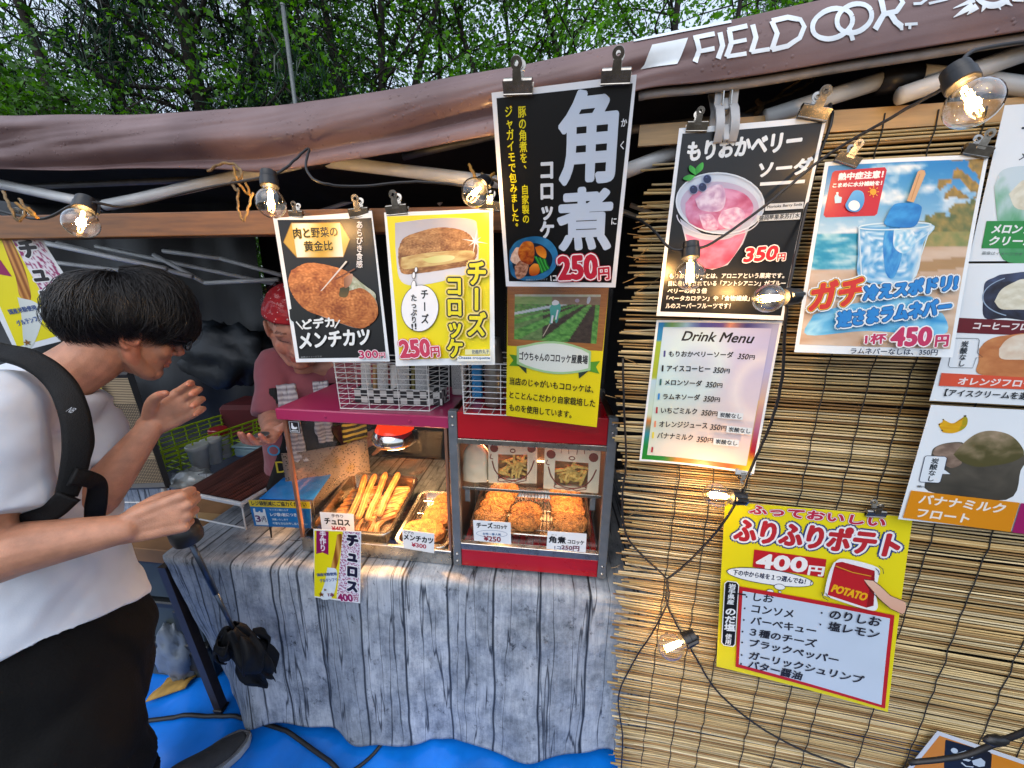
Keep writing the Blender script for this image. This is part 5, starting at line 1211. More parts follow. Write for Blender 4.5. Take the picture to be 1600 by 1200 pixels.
# ---------------------------------------------------------------- float sheets at the right edge
RPN = RN; rpc = reed_pt(.85, 1.3, .035)
c = (1380, 140, 1.714)
def sheet(name, label, tl, bl, wm, off):
    q = [at_pl(c[0]+p[0]/c[2], c[1]+p[1]/c[2], rpc+RN*off, RN) for p in (tl, bl)]
    ex = RX; tr, br = q[0]+ex*wm, q[1]+ex*wm
    inv = lambda w3: (lambda z: ((z[0]-c[0])*c[2], (z[1]-c[1])*c[2]))(proj(w3))
    return Poster(name, label, [tl, inv(tr), inv(br), bl], rpc+RN*off, RN, c, '#eef5f9', group=GM)
P = sheet('menu_sheet', 'white float menu sheet with a melon drink and green strip, at the right edge', (326, 42), (228, 460), .30, 0)
P.T('メロンソーダ ICE FLOAT', (362, 190), (640, 200), 24, '#2a3040', .5); P.T('JUICE', (370, 105), (560, 112), 34, '#1c2a3a', 1.2)
P.blob([(296, 260), (320, 215), (400, 205), (460, 230), (450, 330), (420, 450), (320, 455), (305, 350)], lambda u, v: mix('#cfe0e6', '#3f9a5a', min(1, v*1.5-.25+.4*fb(u*4, v*4))), 20)
P.blob([(335, 280), (380, 240), (440, 250), (440, 310), (360, 320)], lambda u, v: mix('#d8d2b8', '#f0ecd8', .5+fb(u*5, v*5)), 12)
P.quad([(276, 352), (560, 352), (545, 425), (262, 425)], '#1f8f3c'); P.T('メロンソーダ', (288, 385), (450, 387), 24, '#f4f8f4', 1.2); P.T('クリーム', (280, 416), (400, 418), 22, '#f4f8f4', 1.1)
P.T('画像はイメージです', (262, 442), (370, 446), 9, '#5a6a6a'); P.done()
c = (1380, 430, 5.218)
P = sheet('menu_sheet', 'white float menu sheet with coffee and orange drinks, at the right edge', (690, -95), (378, 1022), .30, .004)
P.blob([(815, 150), (830, 60), (900, 20), (1000, -10), (1300, 0), (1300, 350), (1000, 350), (825, 345)], lambda u, v: mix('#1c1a26', '#4a5a80', .3+.5*fb(u*5, v*5)+(.4 if v < .2 else 0)), 18)
P.blob([(905, 215), (960, 120), (1060, 60), (1160, 30), (1400, 60), (1400, 270), (1100, 280), (960, 275)], lambda u, v: mix('#cfc8ac', '#ece8d4', .6+.7*fb(u*6, v*6, 2)), 18)
P.ering((1180, 170), 370, 175, 8, '#9ab0c8', -2, 120, 240)
P.quad([(600, 346), (1500, 390), (1490, 505), (585, 468)], '#6a1422'); P.T('コーヒーフロート', (728, 438), (1330, 452), 52, '#efe6e4', 2.6)
P.blob([(780, 600), (850, 530), (1000, 490), (1300, 500), (1300, 840), (1000, 830), (770, 800), (775, 700)], lambda u, v: mix('#b4683c', '#d8945c', .5+.6*fb(u*4, v*6, 4)), 18)
P.blob([(940, 600), (1010, 520), (1140, 480), (1400, 500), (1400, 720), (1150, 690), (960, 680)], lambda u, v: mix('#dcc0a4', '#efe4d0', .6+.6*fb(u*5, v*5, 7)), 16)
P.strip([(595, 512), (770, 516), (780, 530), (765, 635), (808, 668), (755, 672), (725, 755), (540, 752), (528, 735), (570, 525), (595, 512)], 4, '#2c343c'); P.V('炭酸なし', (668, 535), (628, 745), 54, '#2c343c', 1.4)
P.quad([(470, 795), (1500, 850), (1490, 945), (448, 900)], '#e2583c'); P.T('オレンジフロート', (600, 888), (1290, 915), 54, '#f8efec', 2.6); P.T('【アイスクリームを選べます】', (490, 982), (1420, 1025), 56, '#20262c', 1.6)
P.done()
c = (1380, 620, 5.218)
P = sheet('menu_sheet', 'white float menu sheet with bananas and a dark drink, at the right edge', (392, 66), (122, 998), .30, .002)
P.blob([(390, 480), (410, 420), (500, 380), (640, 370), (700, 420), (1150, 470), (1120, 600), (1000, 840), (370, 770), (400, 600)], lambda u, v: mix('#3c3a34', '#6a6458', .5-.6*(v-.4)+.4*fb(u*4, v*4)), 20)
P.blob([(400, 460), (440, 405), (540, 378), (640, 385), (600, 470), (640, 540), (560, 580), (480, 540)], lambda u, v: mix('#6a584c', '#a8917f', .5+.6*fb(u*3, v*5)), 12)
P.blob([(570, 470), (650, 380), (760, 300), (880, 276), (1020, 305), (1110, 380), (1145, 470), (1050, 530), (900, 560), (760, 570), (640, 530)], lambda u, v: mix('#54502e', '#b09a80', .9-1.1*v+.5*fb(u*4, v*4, 3)-.2*u), 20)
P.blob([(485, 182), (560, 215), (640, 185), (660, 160), (685, 175), (680, 230), (640, 270), (570, 295), (490, 290), (475, 272), (455, 240), (450, 220), (480, 205)], lambda u, v: mix('#d89a14', '#f0c024' if u < .8 else '#8aa82a', .5+.5*nz(u*3, v*9)), 10)
P.ell((665, 156), 12, 7, '#3a3a2a'); P.ell((456, 224), 7, 5, '#3a2a1a'); P.ell((478, 272), 7, 5, '#3a2a1a'); P.ell((487, 184), 7, 5, '#3a2a1a')
P.poly([(350, 478), (500, 485), (516, 498), (495, 590), (545, 628), (480, 628), (462, 690), (445, 700), (300, 692), (290, 678), (335, 490)], '#e6eff5'); P.strip([(350, 478), (500, 485), (516, 498), (495, 590), (545, 628), (480, 628), (462, 690), (445, 700), (300, 692), (290, 678), (335, 490), (350, 478)], 5, '#1f2c4a'); P.V('炭酸なし', (425, 498), (375, 688), 56, '#2c343c', 1.4)
P.T('画像はイメージ', (272, 735), (362, 742), 18, '#4a545a', .5)
P.quad([(222, 760), (1105, 860), (1030, 1098), (155, 982)], '#e08f14'); P.T('バナナミルク', (280, 862), (968, 945), 72, '#f6efe2', 3.2); P.T('フロート', (262, 972), (680, 1022), 66, '#f6efe2', 3.2); P.quad([(1115, 862), (1500, 900), (1450, 1150), (1042, 1100)], '#a01c64')
P.done()
# ---------------------------------------------------------------- yellow potato sheet
c = (1080, 740, 3.158)
P = Poster('menu_sheet', 'yellow potato flavour menu with a red bag held by a drawn hand', [(165, 135), (1090, 215), (950, 1148), (118, 932)], reed_pt(.55, 1.0, .016), RN, c, '#f0e01a', group=GM, curl=.003, curl_v=.009)
P.T('ふっておいしい', (284, 192), (948, 262), 40, '#c42a4a', 3.0, [(8.5, '#b8203c'), (6.5, '#f8f4ee')], skew=.0)
P.T('ふりふりポテト', (208, 322), (1005, 408), 108, '#c02a34', 6.5, [(23, '#26407a'), (16, '#f6f6f6')])
P.poly([(308, 370), (665, 420), (652, 510), (300, 455)], '#c2202a'); P.T('400', (318, 458), (560, 482), 66, '#f8f6f2', 5); P.T('円', (572, 494), (645, 502), 44, '#f8f6f2', 2.6)
P.ell((385, 505), 218, 38, '#22284a', 8.5, 40); P.ell((385, 505), 213, 34.5, '#f4f6f4', 8.5, 40); P.T('下の中から味を１つ選んでね！！', (200, 490), (585, 545), 26, '#22284a', .9)
for x, y, a_, b_ in ((432, 552, 28, 15), (385, 572, 18, 10), (432, 575, 9, 6)): P.ell((x, y), a_, b_, '#22284a', 8); P.ell((x, y), a_-2.5, b_-2.5, '#f4f6f4', 8)
P.poly([(232, 545), (990, 685), (932, 1125), (210, 930)], '#c2202a'); P.quad([(248, 568), (968, 700), (915, 1108), (226, 918)], '#c9d8e8', 8)
rows = [('しお', 300, 610, 395, 622), ('コンソメ', 290, 665, 492, 695), ('バーベキュー', 285, 720, 600, 775), ('３種のチーズ', 278, 775, 600, 835), ('ブラックペッパー', 275, 826, 705, 912), ('ガーリックシュリンプ', 272, 885, 822, 1005), ('バター醤油', 268, 926, 525, 988)]
for i, (s_, x0, y0, x1, y1) in enumerate(rows): y0 += 5; y1 += 5; P.T(s_, (x0, y0), (x1, y1), 37, '#23242e', 1.3); P.ell((x0-33, y0-19), 4.5, 4.5, '#23242e', n=12)
for s_, x0, y0, x1, y1 in (('のりしお', 668, 690, 912, 728), ('塩レモン', 660, 745, 902, 785)): y0 += 8; y1 += 8; P.T(s_, (x0, y0), (x1, y1), 42, '#23242e', 1.4); P.ell((x0-35, y0-26), 4.5, 4.5, '#23242e', n=12)
P.poly([(170, 512), (215, 518), (228, 532), (208, 820), (196, 830), (150, 822), (138, 808), (156, 524)], '#f4f6f4'); P.poly([(172, 516), (214, 522), (224, 534), (204, 816), (194, 825), (152, 818), (143, 806), (160, 526)], '#15161c'); P.strip([(222, 575), (262, 582)], 7, '#15161c')
P.V('岩手県産', (196, 526), (184, 625), 32, '#e8ecee', .9); P.V('のだ塩', (186, 640), (178, 752), 48, '#f4f6f6', 1.8); P.V('使用', (174, 764), (170, 815), 28, '#e8ecee', .8)
P.blob([(690, 425), (740, 405), (900, 445), (905, 500), (890, 560), (900, 640), (850, 650), (660, 590), (645, 570), (665, 480)], lambda u, v: (.96, .96, .96), 4)
P.poly([(700, 425), (730, 420), (888, 462), (872, 500), (690, 452)], '#b01c26'); P.poly([(690, 452), (872, 496), (845, 640), (658, 580)], '#c2202a'); P.poly([(872, 496), (888, 462), (885, 560), (880, 630), (845, 640)], '#94141e'); P.strip([(698, 440), (780, 470), (870, 488)], 5, '#e0a02a')
P.T('POTATO', (675, 562), (838, 606), 34, '#f4b81c', 2.6)
P.blob([(835, 505), (880, 508), (915, 535), (960, 580), (1030, 610), (1020, 665), (960, 640), (905, 590), (880, 560), (845, 520)], lambda u, v: mix('#e0ac90', '#f0c4aa', 1-v), 8); P.strip([(838, 503), (880, 508), (915, 535), (962, 580), (1032, 608)], 3, '#3a2a24'); P.strip([(838, 512), (870, 560), (905, 595), (960, 642), (1018, 668)], 3, '#3a2a24')
for q in ([(905, 435), (925, 452), (928, 475)], [(890, 448), (905, 462), (908, 480)], [(628, 565), (635, 590), (660, 605)], [(648, 568), (655, 582), (668, 590)]): P.strip(q, 3, '#22284a')
P.done()
# ---------------------------------------------------------------- orange sheet, lower right corner
c = (1420, 1060, 8.57)
q = [at_pl(1420+x/8.57, 1060+y/8.57, reed_pt(.8, .6, .014), RN) for x, y in ((385, 705), (1600, 1120))]
inv = lambda w3: (lambda z: ((z[0]-c[0])*c[2], (z[1]-c[1])*c[2]))(proj(w3))
ex = unit(q[1]-q[0]); ey = np.cross(ex, RN); ey = ey if ey[2] < 0 else -ey
P = Poster('menu_sheet', 'orange sheet with a black emblem panel, low on the blind at the right', [(385, 705), inv(q[0]+ex*.29), inv(q[0]+ex*.29+ey*.2), inv(q[0]+ey*.2)], q[0], RN, c, '#d8dce2', group=GM)
P.uvquad((.03, .05, .97, .95), '#d8861c')
P.poly([(500, 818), (1085, 985), (1112, 1020), (1085, 1400), (470, 1290), (470, 1090), (488, 830)], '#14151a')
P.ell((608, 965), 48, 34, '#c9d6e0', 20); P.ell((572, 1068), 34, 30, '#c9d6e0', 10); P.poly([(600, 1010), (760, 960), (880, 1020), (850, 1060), (700, 1030), (610, 1060)], '#aebcc8'); P.poly([(720, 1060), (830, 1090), (800, 1110), (720, 1090)], '#c9d6e0'); P.poly([(840, 1095), (960, 1060), (1020, 1110), (1010, 1170), (940, 1180), (860, 1150)], '#c2d0dc'); P.strip([(700, 1120), (760, 1170), (860, 1180)], 18, '#c9d6e0')
P.done()
# ---------------------------------------------------------------- churro sheets
def churro_sheet(P, f):
    """f maps unit coordinates (u right, v down) to the sheet"""
    def U(*pts): return [f(*p) for p in pts]
    P.poly(U((.02, .02), (.64, .01), (.60, .55), (.58, .98), (.02, .98)), '#f0e214')
    def tri(u, v): return mix('#e9e4ee', '#9a2c6a', 1.0 if (nz(u*14, v*40)+nz(u*33, v*61)) > .12 else 0)
    P.pic(U((.62, .01), (.98, .01), (.98, .98), (.50, .98)), tri, 26, 80)
    P.poly(U((.06, .02), (.32, .02), (.32, .36), (.19, .33), (.06, .36)), '#94145a')
    P.blob(U((.50, .06), (.60, .06), (.57, .3), (.48, .55), (.38, .55), (.45, .3)), lambda u, v: mix('#8a4a14', '#dba050', .5+.5*math.sin(u*12)), 12)
    P.blob(U((.30, .54), (.50, .57), (.47, .85), (.36, .99), (.15, .99), (.25, .75)), lambda u, v: mix('#cfdfe6', '#eef4f6', .5+.7*fb(u*3, v*3)), 6)
c = (420, 640, 3.75)
P = Poster('menu_sheet', 'small narrow yellow churro sheet hanging below the magenta hot case', [(262, 700), (541, 715), (535, 1135), (268, 1100)], tf(-.3, .6, -.035), unit(A(TFB, -1, 0)), c, '#eef2f2', group=GM)
churro_sheet(P, lambda u, v: (262+u*278-v*u*8, 700+v*400+u*(15+20*v)))
P.V('手作り', (317, 705), (318, 830), 36, '#f6ecf2', 1.4); P.V('チュロス', (492, 718), (490, 1075), 66, '#1c1430', 6.0, [(12, '#f4f4f6')])
P.T('国産米粉使用', (288, 975), (400, 968), 17, '#2a4a8a', .5); P.T('グルテンフリー', (304, 1010), (425, 1000), 19, '#3a5aa0', .5)
P.T('★', (298, 1092), (328, 1092), 26, '#7a4a1c', 1.0); P.T('★', (326, 1060), (342, 1060), 15, '#7a4a1c', .5); P.T('1本', (352, 1092), (388, 1094), 22, '#7a1c4a', .8); P.T('400', (412, 1116), (496, 1120), 40, '#94145a', 3.0, [(6, '#f6f2f4')]); P.T('円', (503, 1118), (526, 1120), 24, '#94145a', 1.0, [(3, '#f6f2f4')])
P.done()
c = (0, 290, 4.444)
CL = (-1.17, .90, CZ+.02)
P = Poster('menu_sheet', 'yellow churro banner hanging from the wooden rail behind the stooping customer', [(-330, 262), (238, 292), (700, 1010), (110, 1160)], CL, unit(A(.25, -1, 0)), c, '#e9eef2', group=GM)
P.poly([(-300, 300), (60, 290), (330, 720), (560, 1000), (120, 1120), (-60, 700)], '#f0e214')
def tri(u, v): return mix('#e9e4ee', '#9a2c6a', 1.0 if (nz(u*9, v*22)+nz(u*20, v*35)) > .12 else 0)
P.pic([(30, 285), (235, 297), (640, 1000), (450, 1030)], tri, 22, 60)
P.blob([(0, 345), (60, 355), (140, 500), (190, 640), (215, 790), (140, 770), (110, 640), (50, 480)], lambda u, v: mix('#8a4a14', '#d89a4c', .5+.5*math.sin((u-v*.6)*16)), 14)
P.blob([(122, 775), (250, 812), (300, 900), (230, 1110), (170, 1110), (150, 900)], lambda u, v: mix('#cfd8d2', '#e6ece8', u), 5)
P.poly([(-80, 500), (0, 510), (85, 632), (-40, 610)], '#94145a')
P.V('チュロス', (160, 350), (450, 1010), 120, '#171420', 8, [(18, '#eceef2')])
P.T('国産米粉使用', (75, 895), (262, 862), 34, '#2a4a8a', 1); P.T('グルテンフリー', (132, 975), (330, 925), 36, '#3a5aa0', 1); P.T('★', (175, 1110), (225, 1105), 40, '#8a5a1c', 1)
P.done()
# ---------------------------------------------------------------- price cards on the cases
def card(F, name, label, corners, crop, yy, fn, rotn=None):
    cc = case_pt(F, crop[0]+corners[0][0]/crop[2], crop[1]+corners[0][1]/crop[2], yy)
    P = Poster(name, label, corners, cc, -F[2], crop, '#eef2f4', thick=.0005, cat='price card', group='price cards on the hot cases'); fn(P); P.done()
c1 = (420, 640, 3.75); c2 = (690, 620, 4.139)
def f(P): P.T('手作り', (368, 630), (436, 634), 18, '#3a3a3e', .5); P.T('チュロス', (330, 668), (476, 682), 34, '#17171a', 2.0); P.T('¥400', (372, 708), (452, 712), 25, '#b02a44', 1.2)
card(F1, 'price_card', 'white price card for churros at 400 on the front of the deep tray', [(298, 600), (496, 612), (502, 722), (313, 712)], c1, -.006, f)
def f(P): P.T('どデカ', (795, 724), (848, 732), 16, '#3a3a3e', .5); P.T('メンチカツ', (792, 760), (962, 786), 32, '#17171a', 1.8); P.T('¥300', (838, 802), (922, 814), 24, '#b02a44', 1.2)
card(F1, 'price_card', 'white price card for the cutlet at 300, lower right of the magenta case', [(780, 703), (970, 727), (968, 842), (790, 812)], c1, -.006, f)
def f(P): P.T('チーズ', (228, 846), (330, 850), 34, '#17171a', 1.8); P.T('コロッケ', (338, 852), (424, 856), 26, '#17171a', 1.2); P.ering((325, 885), 100, 22, 2, '#3a6a9a', 2); P.T('女性一番人気', (266, 892), (384, 898), 15, '#3a6a9a', .5); P.T('¥250', (274, 930), (382, 938), 32, '#8a2a3a', 1.4)
card(F2, 'price_card', 'pale price card for cheese croquettes at 250 on the left of the red case', [(203, 797), (446, 814), (450, 955), (210, 930)], c2, -.0045, f)
def f(P): P.T('角煮', (694, 942), (802, 950), 42, '#17171a', 2.0); P.T('コロッケ', (815, 948), (920, 958), 26, '#17171a', 1.2); P.T('かく', (710, 896), (745, 899), 9, '#3a3a3e'); P.T('に', (778, 906), (788, 907), 9, '#3a3a3e'); P.T('1コ', (730, 982), (770, 986), 18, '#3a4a7a', .8); P.T('250円', (775, 986), (888, 997), 30, '#6a2a4a', 1.4)
card(F2, 'price_card', 'pale price card for braised pork croquettes on the right of the red case', [(686, 868), (938, 886), (932, 1008), (678, 984)], c2, -.0045, f)
# ---------------------------------------------------------------- clips on the sheets
kn = PK.n
CG = [((811, 141), kn, (0, -.35, 1), 'PK', 1.15, 'larger worn bulldog clip at the left top of the tall black menu on the canopy'), ((962, 125), kn, (0, -.35, 1), 'PK', 1.05, 'bulldog clip at the right top of the tall black menu on the canopy')]
place_clip(at_pl(811, 143, PK.c, kn)+kn*.006, kn, (0, -.3, 1), 'worn bulldog clip at the left top of the tall black menu on the canopy', 1.1)
place_clip(at_pl(962, 127, PK.c, kn)+kn*.006, kn, (0, -.3, 1), 'bulldog clip at the right top of the tall black menu on the canopy', 1.0)
n_m, n_c = vnorm(-3.5, -2.7), vnorm(-6.4, -1.2)
cm, cc_ = A(-.376, .812, CZ-.009), A(-.143, .779, CZ-.005)
place_clip(at_pl(463, 337, cm, n_m), n_m, (.05, 0, 1), 'small bulldog clip at the left top of the black cutlet menu, beside a bulb', .72)
place_clip(at_pl(562, 336, cm, n_m), n_m, (-.08, 0, 1), 'bulldog clip at the right top of the black cutlet menu', 1.0)
place_clip(at_pl(621, 332, cc_, n_c), n_c, (-.08, 0, 1), 'bulldog clip at the left top of the yellow cheese croquette menu', 1.05)
place_clip(at_pl(765, 325, cc_, n_c), n_c, (.1, 0, 1), 'brightly shining bulldog clip at the right top of the yellow cheese menu', .95)
nb, cb_ = vnorm(-10.5, 3.7), A(.374, .681, CZ+.104)
place_clip(at_pl(1087, 203, cb_, nb)+nb*.004, nb, (.05, 0, 1), 'bulldog clip at the left top of the berry soda menu', .78)
place_clip(at_pl(1266, 184, cb_, nb)+nb*.006, nb, (.22, 0, 1), 'larger bulldog clip leaning at the right top of the berry soda menu', 1.0)
nb, cb_ = vnorm(-12.2, -3.0), A(.599, .625, CZ+.048)
place_clip(at_pl(1322, 253, cb_, nb), nb, (.35, -.2, 1), 'bulldog clip at the left top of the beach-picture menu', .82)
place_clip(at_pl(1524, 240, cb_, nb), nb, (.2, -.2, 1), 'bulldog clip at the right top of the beach-picture menu, under the large bulb', .82)
place_clip(reed_pt(*[at_pl(1157, 783, reed_pt(.5, 1, .016), RN)[i] for i in (0, 2)], .02), RN, (.15, -.2, 1), 'bulldog clip at the left top of the yellow potato sheet', .72)
place_clip(reed_pt(*[at_pl(1368, 803, reed_pt(.5, 1, .016), RN)[i] for i in (0, 2)], .02), RN, (-.1, -.2, 1), 'bulldog clip at the right top of the yellow potato sheet', .8)
nb, cb_ = vnorm(-13.8, 1.0), A(.383, .71, CZ-.206)
place_clip(at_pl(1160, 733, cb_, nb)+nb*.004, nb, (.02, -.15, -1), 'bulldog clip hanging upside down from the bottom of the drink menu', .72)
n_l = unit(A(.25, -1, 0)); place_clip(at_pl(48, 352, A(*CL), n_l), n_l, (-.35, 0, 1), 'bulldog clip on the churro banner at the far left', 1.0)
# ================================================================== string lights
GB = 'bulbs of the string lights'
def bulb(b_px, t_px, tb, dia, label, tt=None, e=.5):
    a = at_t(*b_px, tb); z = at_t(*t_px, tt or tb); ax = unit(z-a); L = dia*1.28
    dia *= 1.02; L = dia*1.28; th = thing('string_light_bulb', a, label, 'light bulb', GB)
    r_ = dia/2; s0 = .36*dia
    mb = MB(); mb.lathe([(0, -s0*1.2), (s0*.75, -s0*1.2), (s0*.8, -s0*.6), (s0*.78, -s0*.55), (s0*.86, -s0*.5), (s0*.86, s0*.3), (s0*.8, s0*.36), (0, s0*.36)], a, ax, 18)
    side = unit(np.cross(ax, A(.2, .3, 1))); mb.tube([a-ax*s0*1.3-side*s0*.2, a-ax*s0*1.0-side*s0*.9, a+ax*s0*.2-side*s0*.95], s0*.22, 6)
    smooth_angle(mb.build('socket', M['black_plastic'], th))
    pr = [(s0*.62, s0*.3), (s0*.66, s0*.5)]
    for k in range(13):
        f = k/12; an = -math.pi*.36+f*(math.pi*.86); pr.append((max(.0002, r_*math.cos(an)), s0*.5+L*.42+ (r_*1.05)*math.sin(an)))
    mb = MB(); mb.lathe(pr, a, ax, 24); mb.build('glass_globe', M['bulb_glass'], th, True)
    mb = MB(); f0 = a+ax*s0*.5; h = L*.62; sd = unit(np.cross(ax, FW))
    for k in range(4):
        o = sd*(k-1.5)*.0026*dia/.045+np.cross(ax, sd)*(.001 if k % 2 else -.001); mb.tube([f0+o+ax*h*.12, f0+o*1.3+ax*h], .00075*dia/.045, 6)
    mb.tube([f0, f0+ax*h*.12], .0022, 6); mb.build('filament', M['filament'], th)
    point('filament_light', f0+ax*h*.6, e, (1, .60, .24), .006, th); return th
bulb((131, 325), (120, 385), .60, .043, 'glowing clear bulb at the far left, hanging in front of the wooden rail', .575)
bulb((421, 287), (426, 350), .64, .046, 'clear bulb beside the left corner of the black cutlet menu')
bulb((752, 290), (722, 322), .66, .046, 'clear bulb facing forward over the top of the cheese menu', .60)
bulb((1079, 398), (1077, 470), .60, .045, 'clear bulb hanging in front of the berry soda cup picture')
bulb((1229, 464), (1150, 470), .575, .042, 'clear bulb lying sideways across the foot of the berry soda menu', .565)
bulb((1146, 777), (1085, 770), .72, .046, 'clear bulb pointing left at the corner of the potato sheet')
bulb((1072, 1000), (1022, 1022), .80, .050, 'clear bulb on the lower left of the reed blind')
bulb((1502, 128), (1540, 200), .42, .046, 'large clear bulb nearest the camera, under the canopy at the upper right', .40)
def cable(name, pts, r_, label, d=None):
    q = []
    for p in pts: q.append(at_t(*p) if len(p) == 3 else reed_pt(*[at_pl(p[0], p[1], reed_pt(.5, 1, .012), RN)[i] for i in (0, 2)], .012))
    q = cr(q, 7); q = [p+A(.0012*nz(i*.7), 0, .0012*nz(i*.9, 5)) for i, p in enumerate(q)]
    mb = MB(); mb.tube(q, r_, 7); return tag(mb.build(name, M['cable'], None, True), label, 'cable')
cable('light_cable', [(-40, 318, .66), (60, 342, .64), (128, 316, .60), (200, 322, .64), (310, 296, .66), (415, 276, .645), (447, 262, .66), (482, 232, .70), (478, 262, .66), (500, 285, .64), (560, 291, .66), (650, 284, .67), (742, 292, .66), (800, 300, .72)], .0022, 'thin black light cable winding along the white truss tube at the left')
cable('light_cable', [(900, 305, .9), (965, 332, .75), (1010, 350, .66), (1048, 388, .61), (1079, 387, .60), (1112, 380, .60), (1200, 318, .585), (1285, 248, .56), (1390, 185, .50), (1470, 140, .45), (1502, 118, .42), (1520, 80, .44), (1640, 60, .5)], .0022, 'black light cable crossing the berry soda menu up to the large bulb')
cable('light_cable', [(1296, 160, .60), (1299, 190, .585), (1275, 260, .60), (1245, 390, .60), (1231, 462, .578), (1226, 520, .60), (1222, 590, .63), (1205, 660, .66), (1172, 735, .70), (1156, 775, .72), (1120, 830, .75), (1075, 880), (1043, 906)], .0024, 'black light cable running down the right side of the drink menu')
cable('light_cable', [(975, 560), (977, 640), (980, 720), (974, 780), (980, 835), (1005, 868), (1043, 906), (1043, 940), (1058, 975), (1073, 1000), (1090, 1030), (1122, 1080), (1180, 1130), (1250, 1170), (1330, 1200)], .0022, 'black light cable down the frayed edge of the blind past the lowest bulb')
cable('light_cable', [(1043, 906), (1046, 938), (1020, 990), (994, 1030), (968, 1088), (974, 1150), (972, 1210)], .0018, 'thin black cable hanging at the lower left corner of the blind')
cable('light_cable', [(1420, 1192, .72), (1500, 1182, .70), (1560, 1160, .68), (1680, 1110, .62)], .0045, 'thick black cable across the emblem panel in the lower right corner')
mb = MB(); q = at_t(1556, 1157, .66); mb.ell(q, .022, .008, .010, 16, 10, fn=lambda q_: 1+.25*nz(q_[0]*3, q_[1]*3, q_[2]*3)); tag(mb.build('tape_wrap', M['black_plastic'], None, True), 'lump of black tape wrapped round the thick cable at the lower right', 'tape')
# floor cable
fp = [(-.99, .62), (-.93, .66), (-.86, .70), (-.74, .69), (-.60, .60), (-.47, .50), (-.40, .40)]
fpx = [(235, 1131), (300, 1124), (350, 1122), (410, 1126), (470, 1150), (520, 1200)]
fq = [at_z(*p, .08) for p in ((150, 1140), (235, 1130), (310, 1122), (370, 1123), (430, 1137), (480, 1165), (530, 1206), (560, 1250))]
mb = MB(); fq = cr(fq, 6); fq = [A(p[0], p[1], tarp_z(p[0], p[1])+.009) for p in fq]; mb.tube(fq, .0062, 8)
fc = tag(mb.build('floor_cable', M['cable'], None, True), 'thick black power cable curving over the blue tarp', 'cable')
fq2 = [at_z(*p, .08) for p in ((520, 1215), (560, 1195), (600, 1160), (630, 1130))]; fq2 = [A(p[0], p[1], tarp_z(p[0], p[1])+.006) for p in cr(fq2, 5)]
mb = MB(); mb.tube(fq2, .005, 8); tag(mb.build('floor_cable', M['cable'], None, True), 'short piece of black cable on the tarp running under the cloth hem', 'cable')
# ropes
M['rope'] = mat('hemp_rope', '#7d6644', .85, var=.3, scale=120, bump=.5)
M['rope_y'] = mat('yellow_cord', '#966a20', .7, var=.25, scale=120)
def rope(pts, r_, label, m_='rope', name='rope', cat='rope'):
    q = cr([at_t(*p) for p in pts], 6); q = [p+A(.001*math.sin(i*1.7), 0, .001*math.cos(i*1.7)) for i, p in enumerate(q)]
    mb = MB(); mb.tube(q, r_*.72, 6); return mb, q
def ropes(runs, label):
    th = thing('tied_rope', at_t(*runs[0][0][0]), label, 'rope', 'ropes tied round the tent tubes')
    for pts, r_, m_ in runs: mb, q = rope(pts, r_, ''); mb.build('cord', M[m_], th, True)
ropes([([(325, 268, .70), (345, 256, .68), (368, 258, .68), (378, 275, .67), (362, 285, .68), (372, 300, .67)], .0035, 'rope'), ([(365, 262, .68), (372, 285, .665), (390, 305, .67), (384, 285, .68)], .003, 'rope_y'), ([(372, 295, .67), (372, 325, .66), (380, 345, .66), (388, 325, .66), (395, 300, .66)], .0028, 'rope')], 'knotted hemp rope with dangling ends on the white tube left of centre')
ropes([([(5, 300, .62), (15, 322, .60), (28, 345, .60), (40, 330, .60), (30, 310, .61)], .003, 'rope'), ([(25, 318, .6), (50, 335, .6), (58, 340, .6), (45, 325, .6)], .003, 'rope_y')], 'tangled rope above the churro banner at the far left')
ropes([([(733, 258, .68), (742, 275, .66), (750, 290, .66), (762, 282, .67), (772, 270, .68)], .004, 'rope_y'), ([(752, 272, .68), (770, 280, .67), (790, 295, .70)], .003, 'rope')], 'orange cord knotted behind the bulb over the cheese menu')
ropes([([(1150, 186, .68), (1185, 165, .66), (1230, 148, .66), (1262, 132, .66), (1272, 120, .67), (1250, 125, .67), (1200, 160, .66), (1160, 180, .68)], .003, 'rope'), ([(1183, 158, .66), (1190, 168, .65), (1180, 180, .66)], .006, 'rope')], 'hemp rope knotted on the tube above the berry soda menu')
# big grey laundry peg
M['peg'] = mat('grey_plastic_peg', '#a4a5a6', .4, var=.1)
pg = thing('laundry_peg', at_t(1130, 180, .60), 'big grey plastic laundry peg clamped over the top of the berry soda menu', 'clothes peg')
o_ = at_t(1131, 180, .60); zz = unit(at_t(1131, 140, .60)-at_t(1131, 220, .60)); xx = RX; yy = np.cross(zz, xx); PF = (o_, xx, yy, zz)
for s_ in (-1, 1):
    mb = MB(PF); hw = .017
    pf = [(-.046, .0), (-.035, .010), (-.02, .014), (0, .011), (.012, .004), (.025, .008), (.05, .018)]
    for x0, x1 in ((-hw, -.0045), (.0045, hw)):
        L = [(x0, s_*(y+.001), z) for z, y in pf]+[(x0, s_*(y+.005), z) for z, y in pf[::-1]]; mb.prism(L, (x1-x0, 0, 0))
    for z0, z1, yk in ((-.047, -.022, .008), (.004, .022, .005), (.030, .048, .015)): mb.rbox(-.0046, .0046, min(s_*yk, s_*(yk+.004)), max(s_*yk, s_*(yk+.004)), z0, z1, .001)
    smooth_angle(mb.build('arm', M['peg'], pg))
mb = MB(PF)
for x in (-.006, .006): mb.tube([(x, -.019, .03), (x, -.012, .008), (x, 0, .002), (x, .012, .008), (x, .019, .03)], .0014, 6)
mb.build('spring', M['steel'], pg)
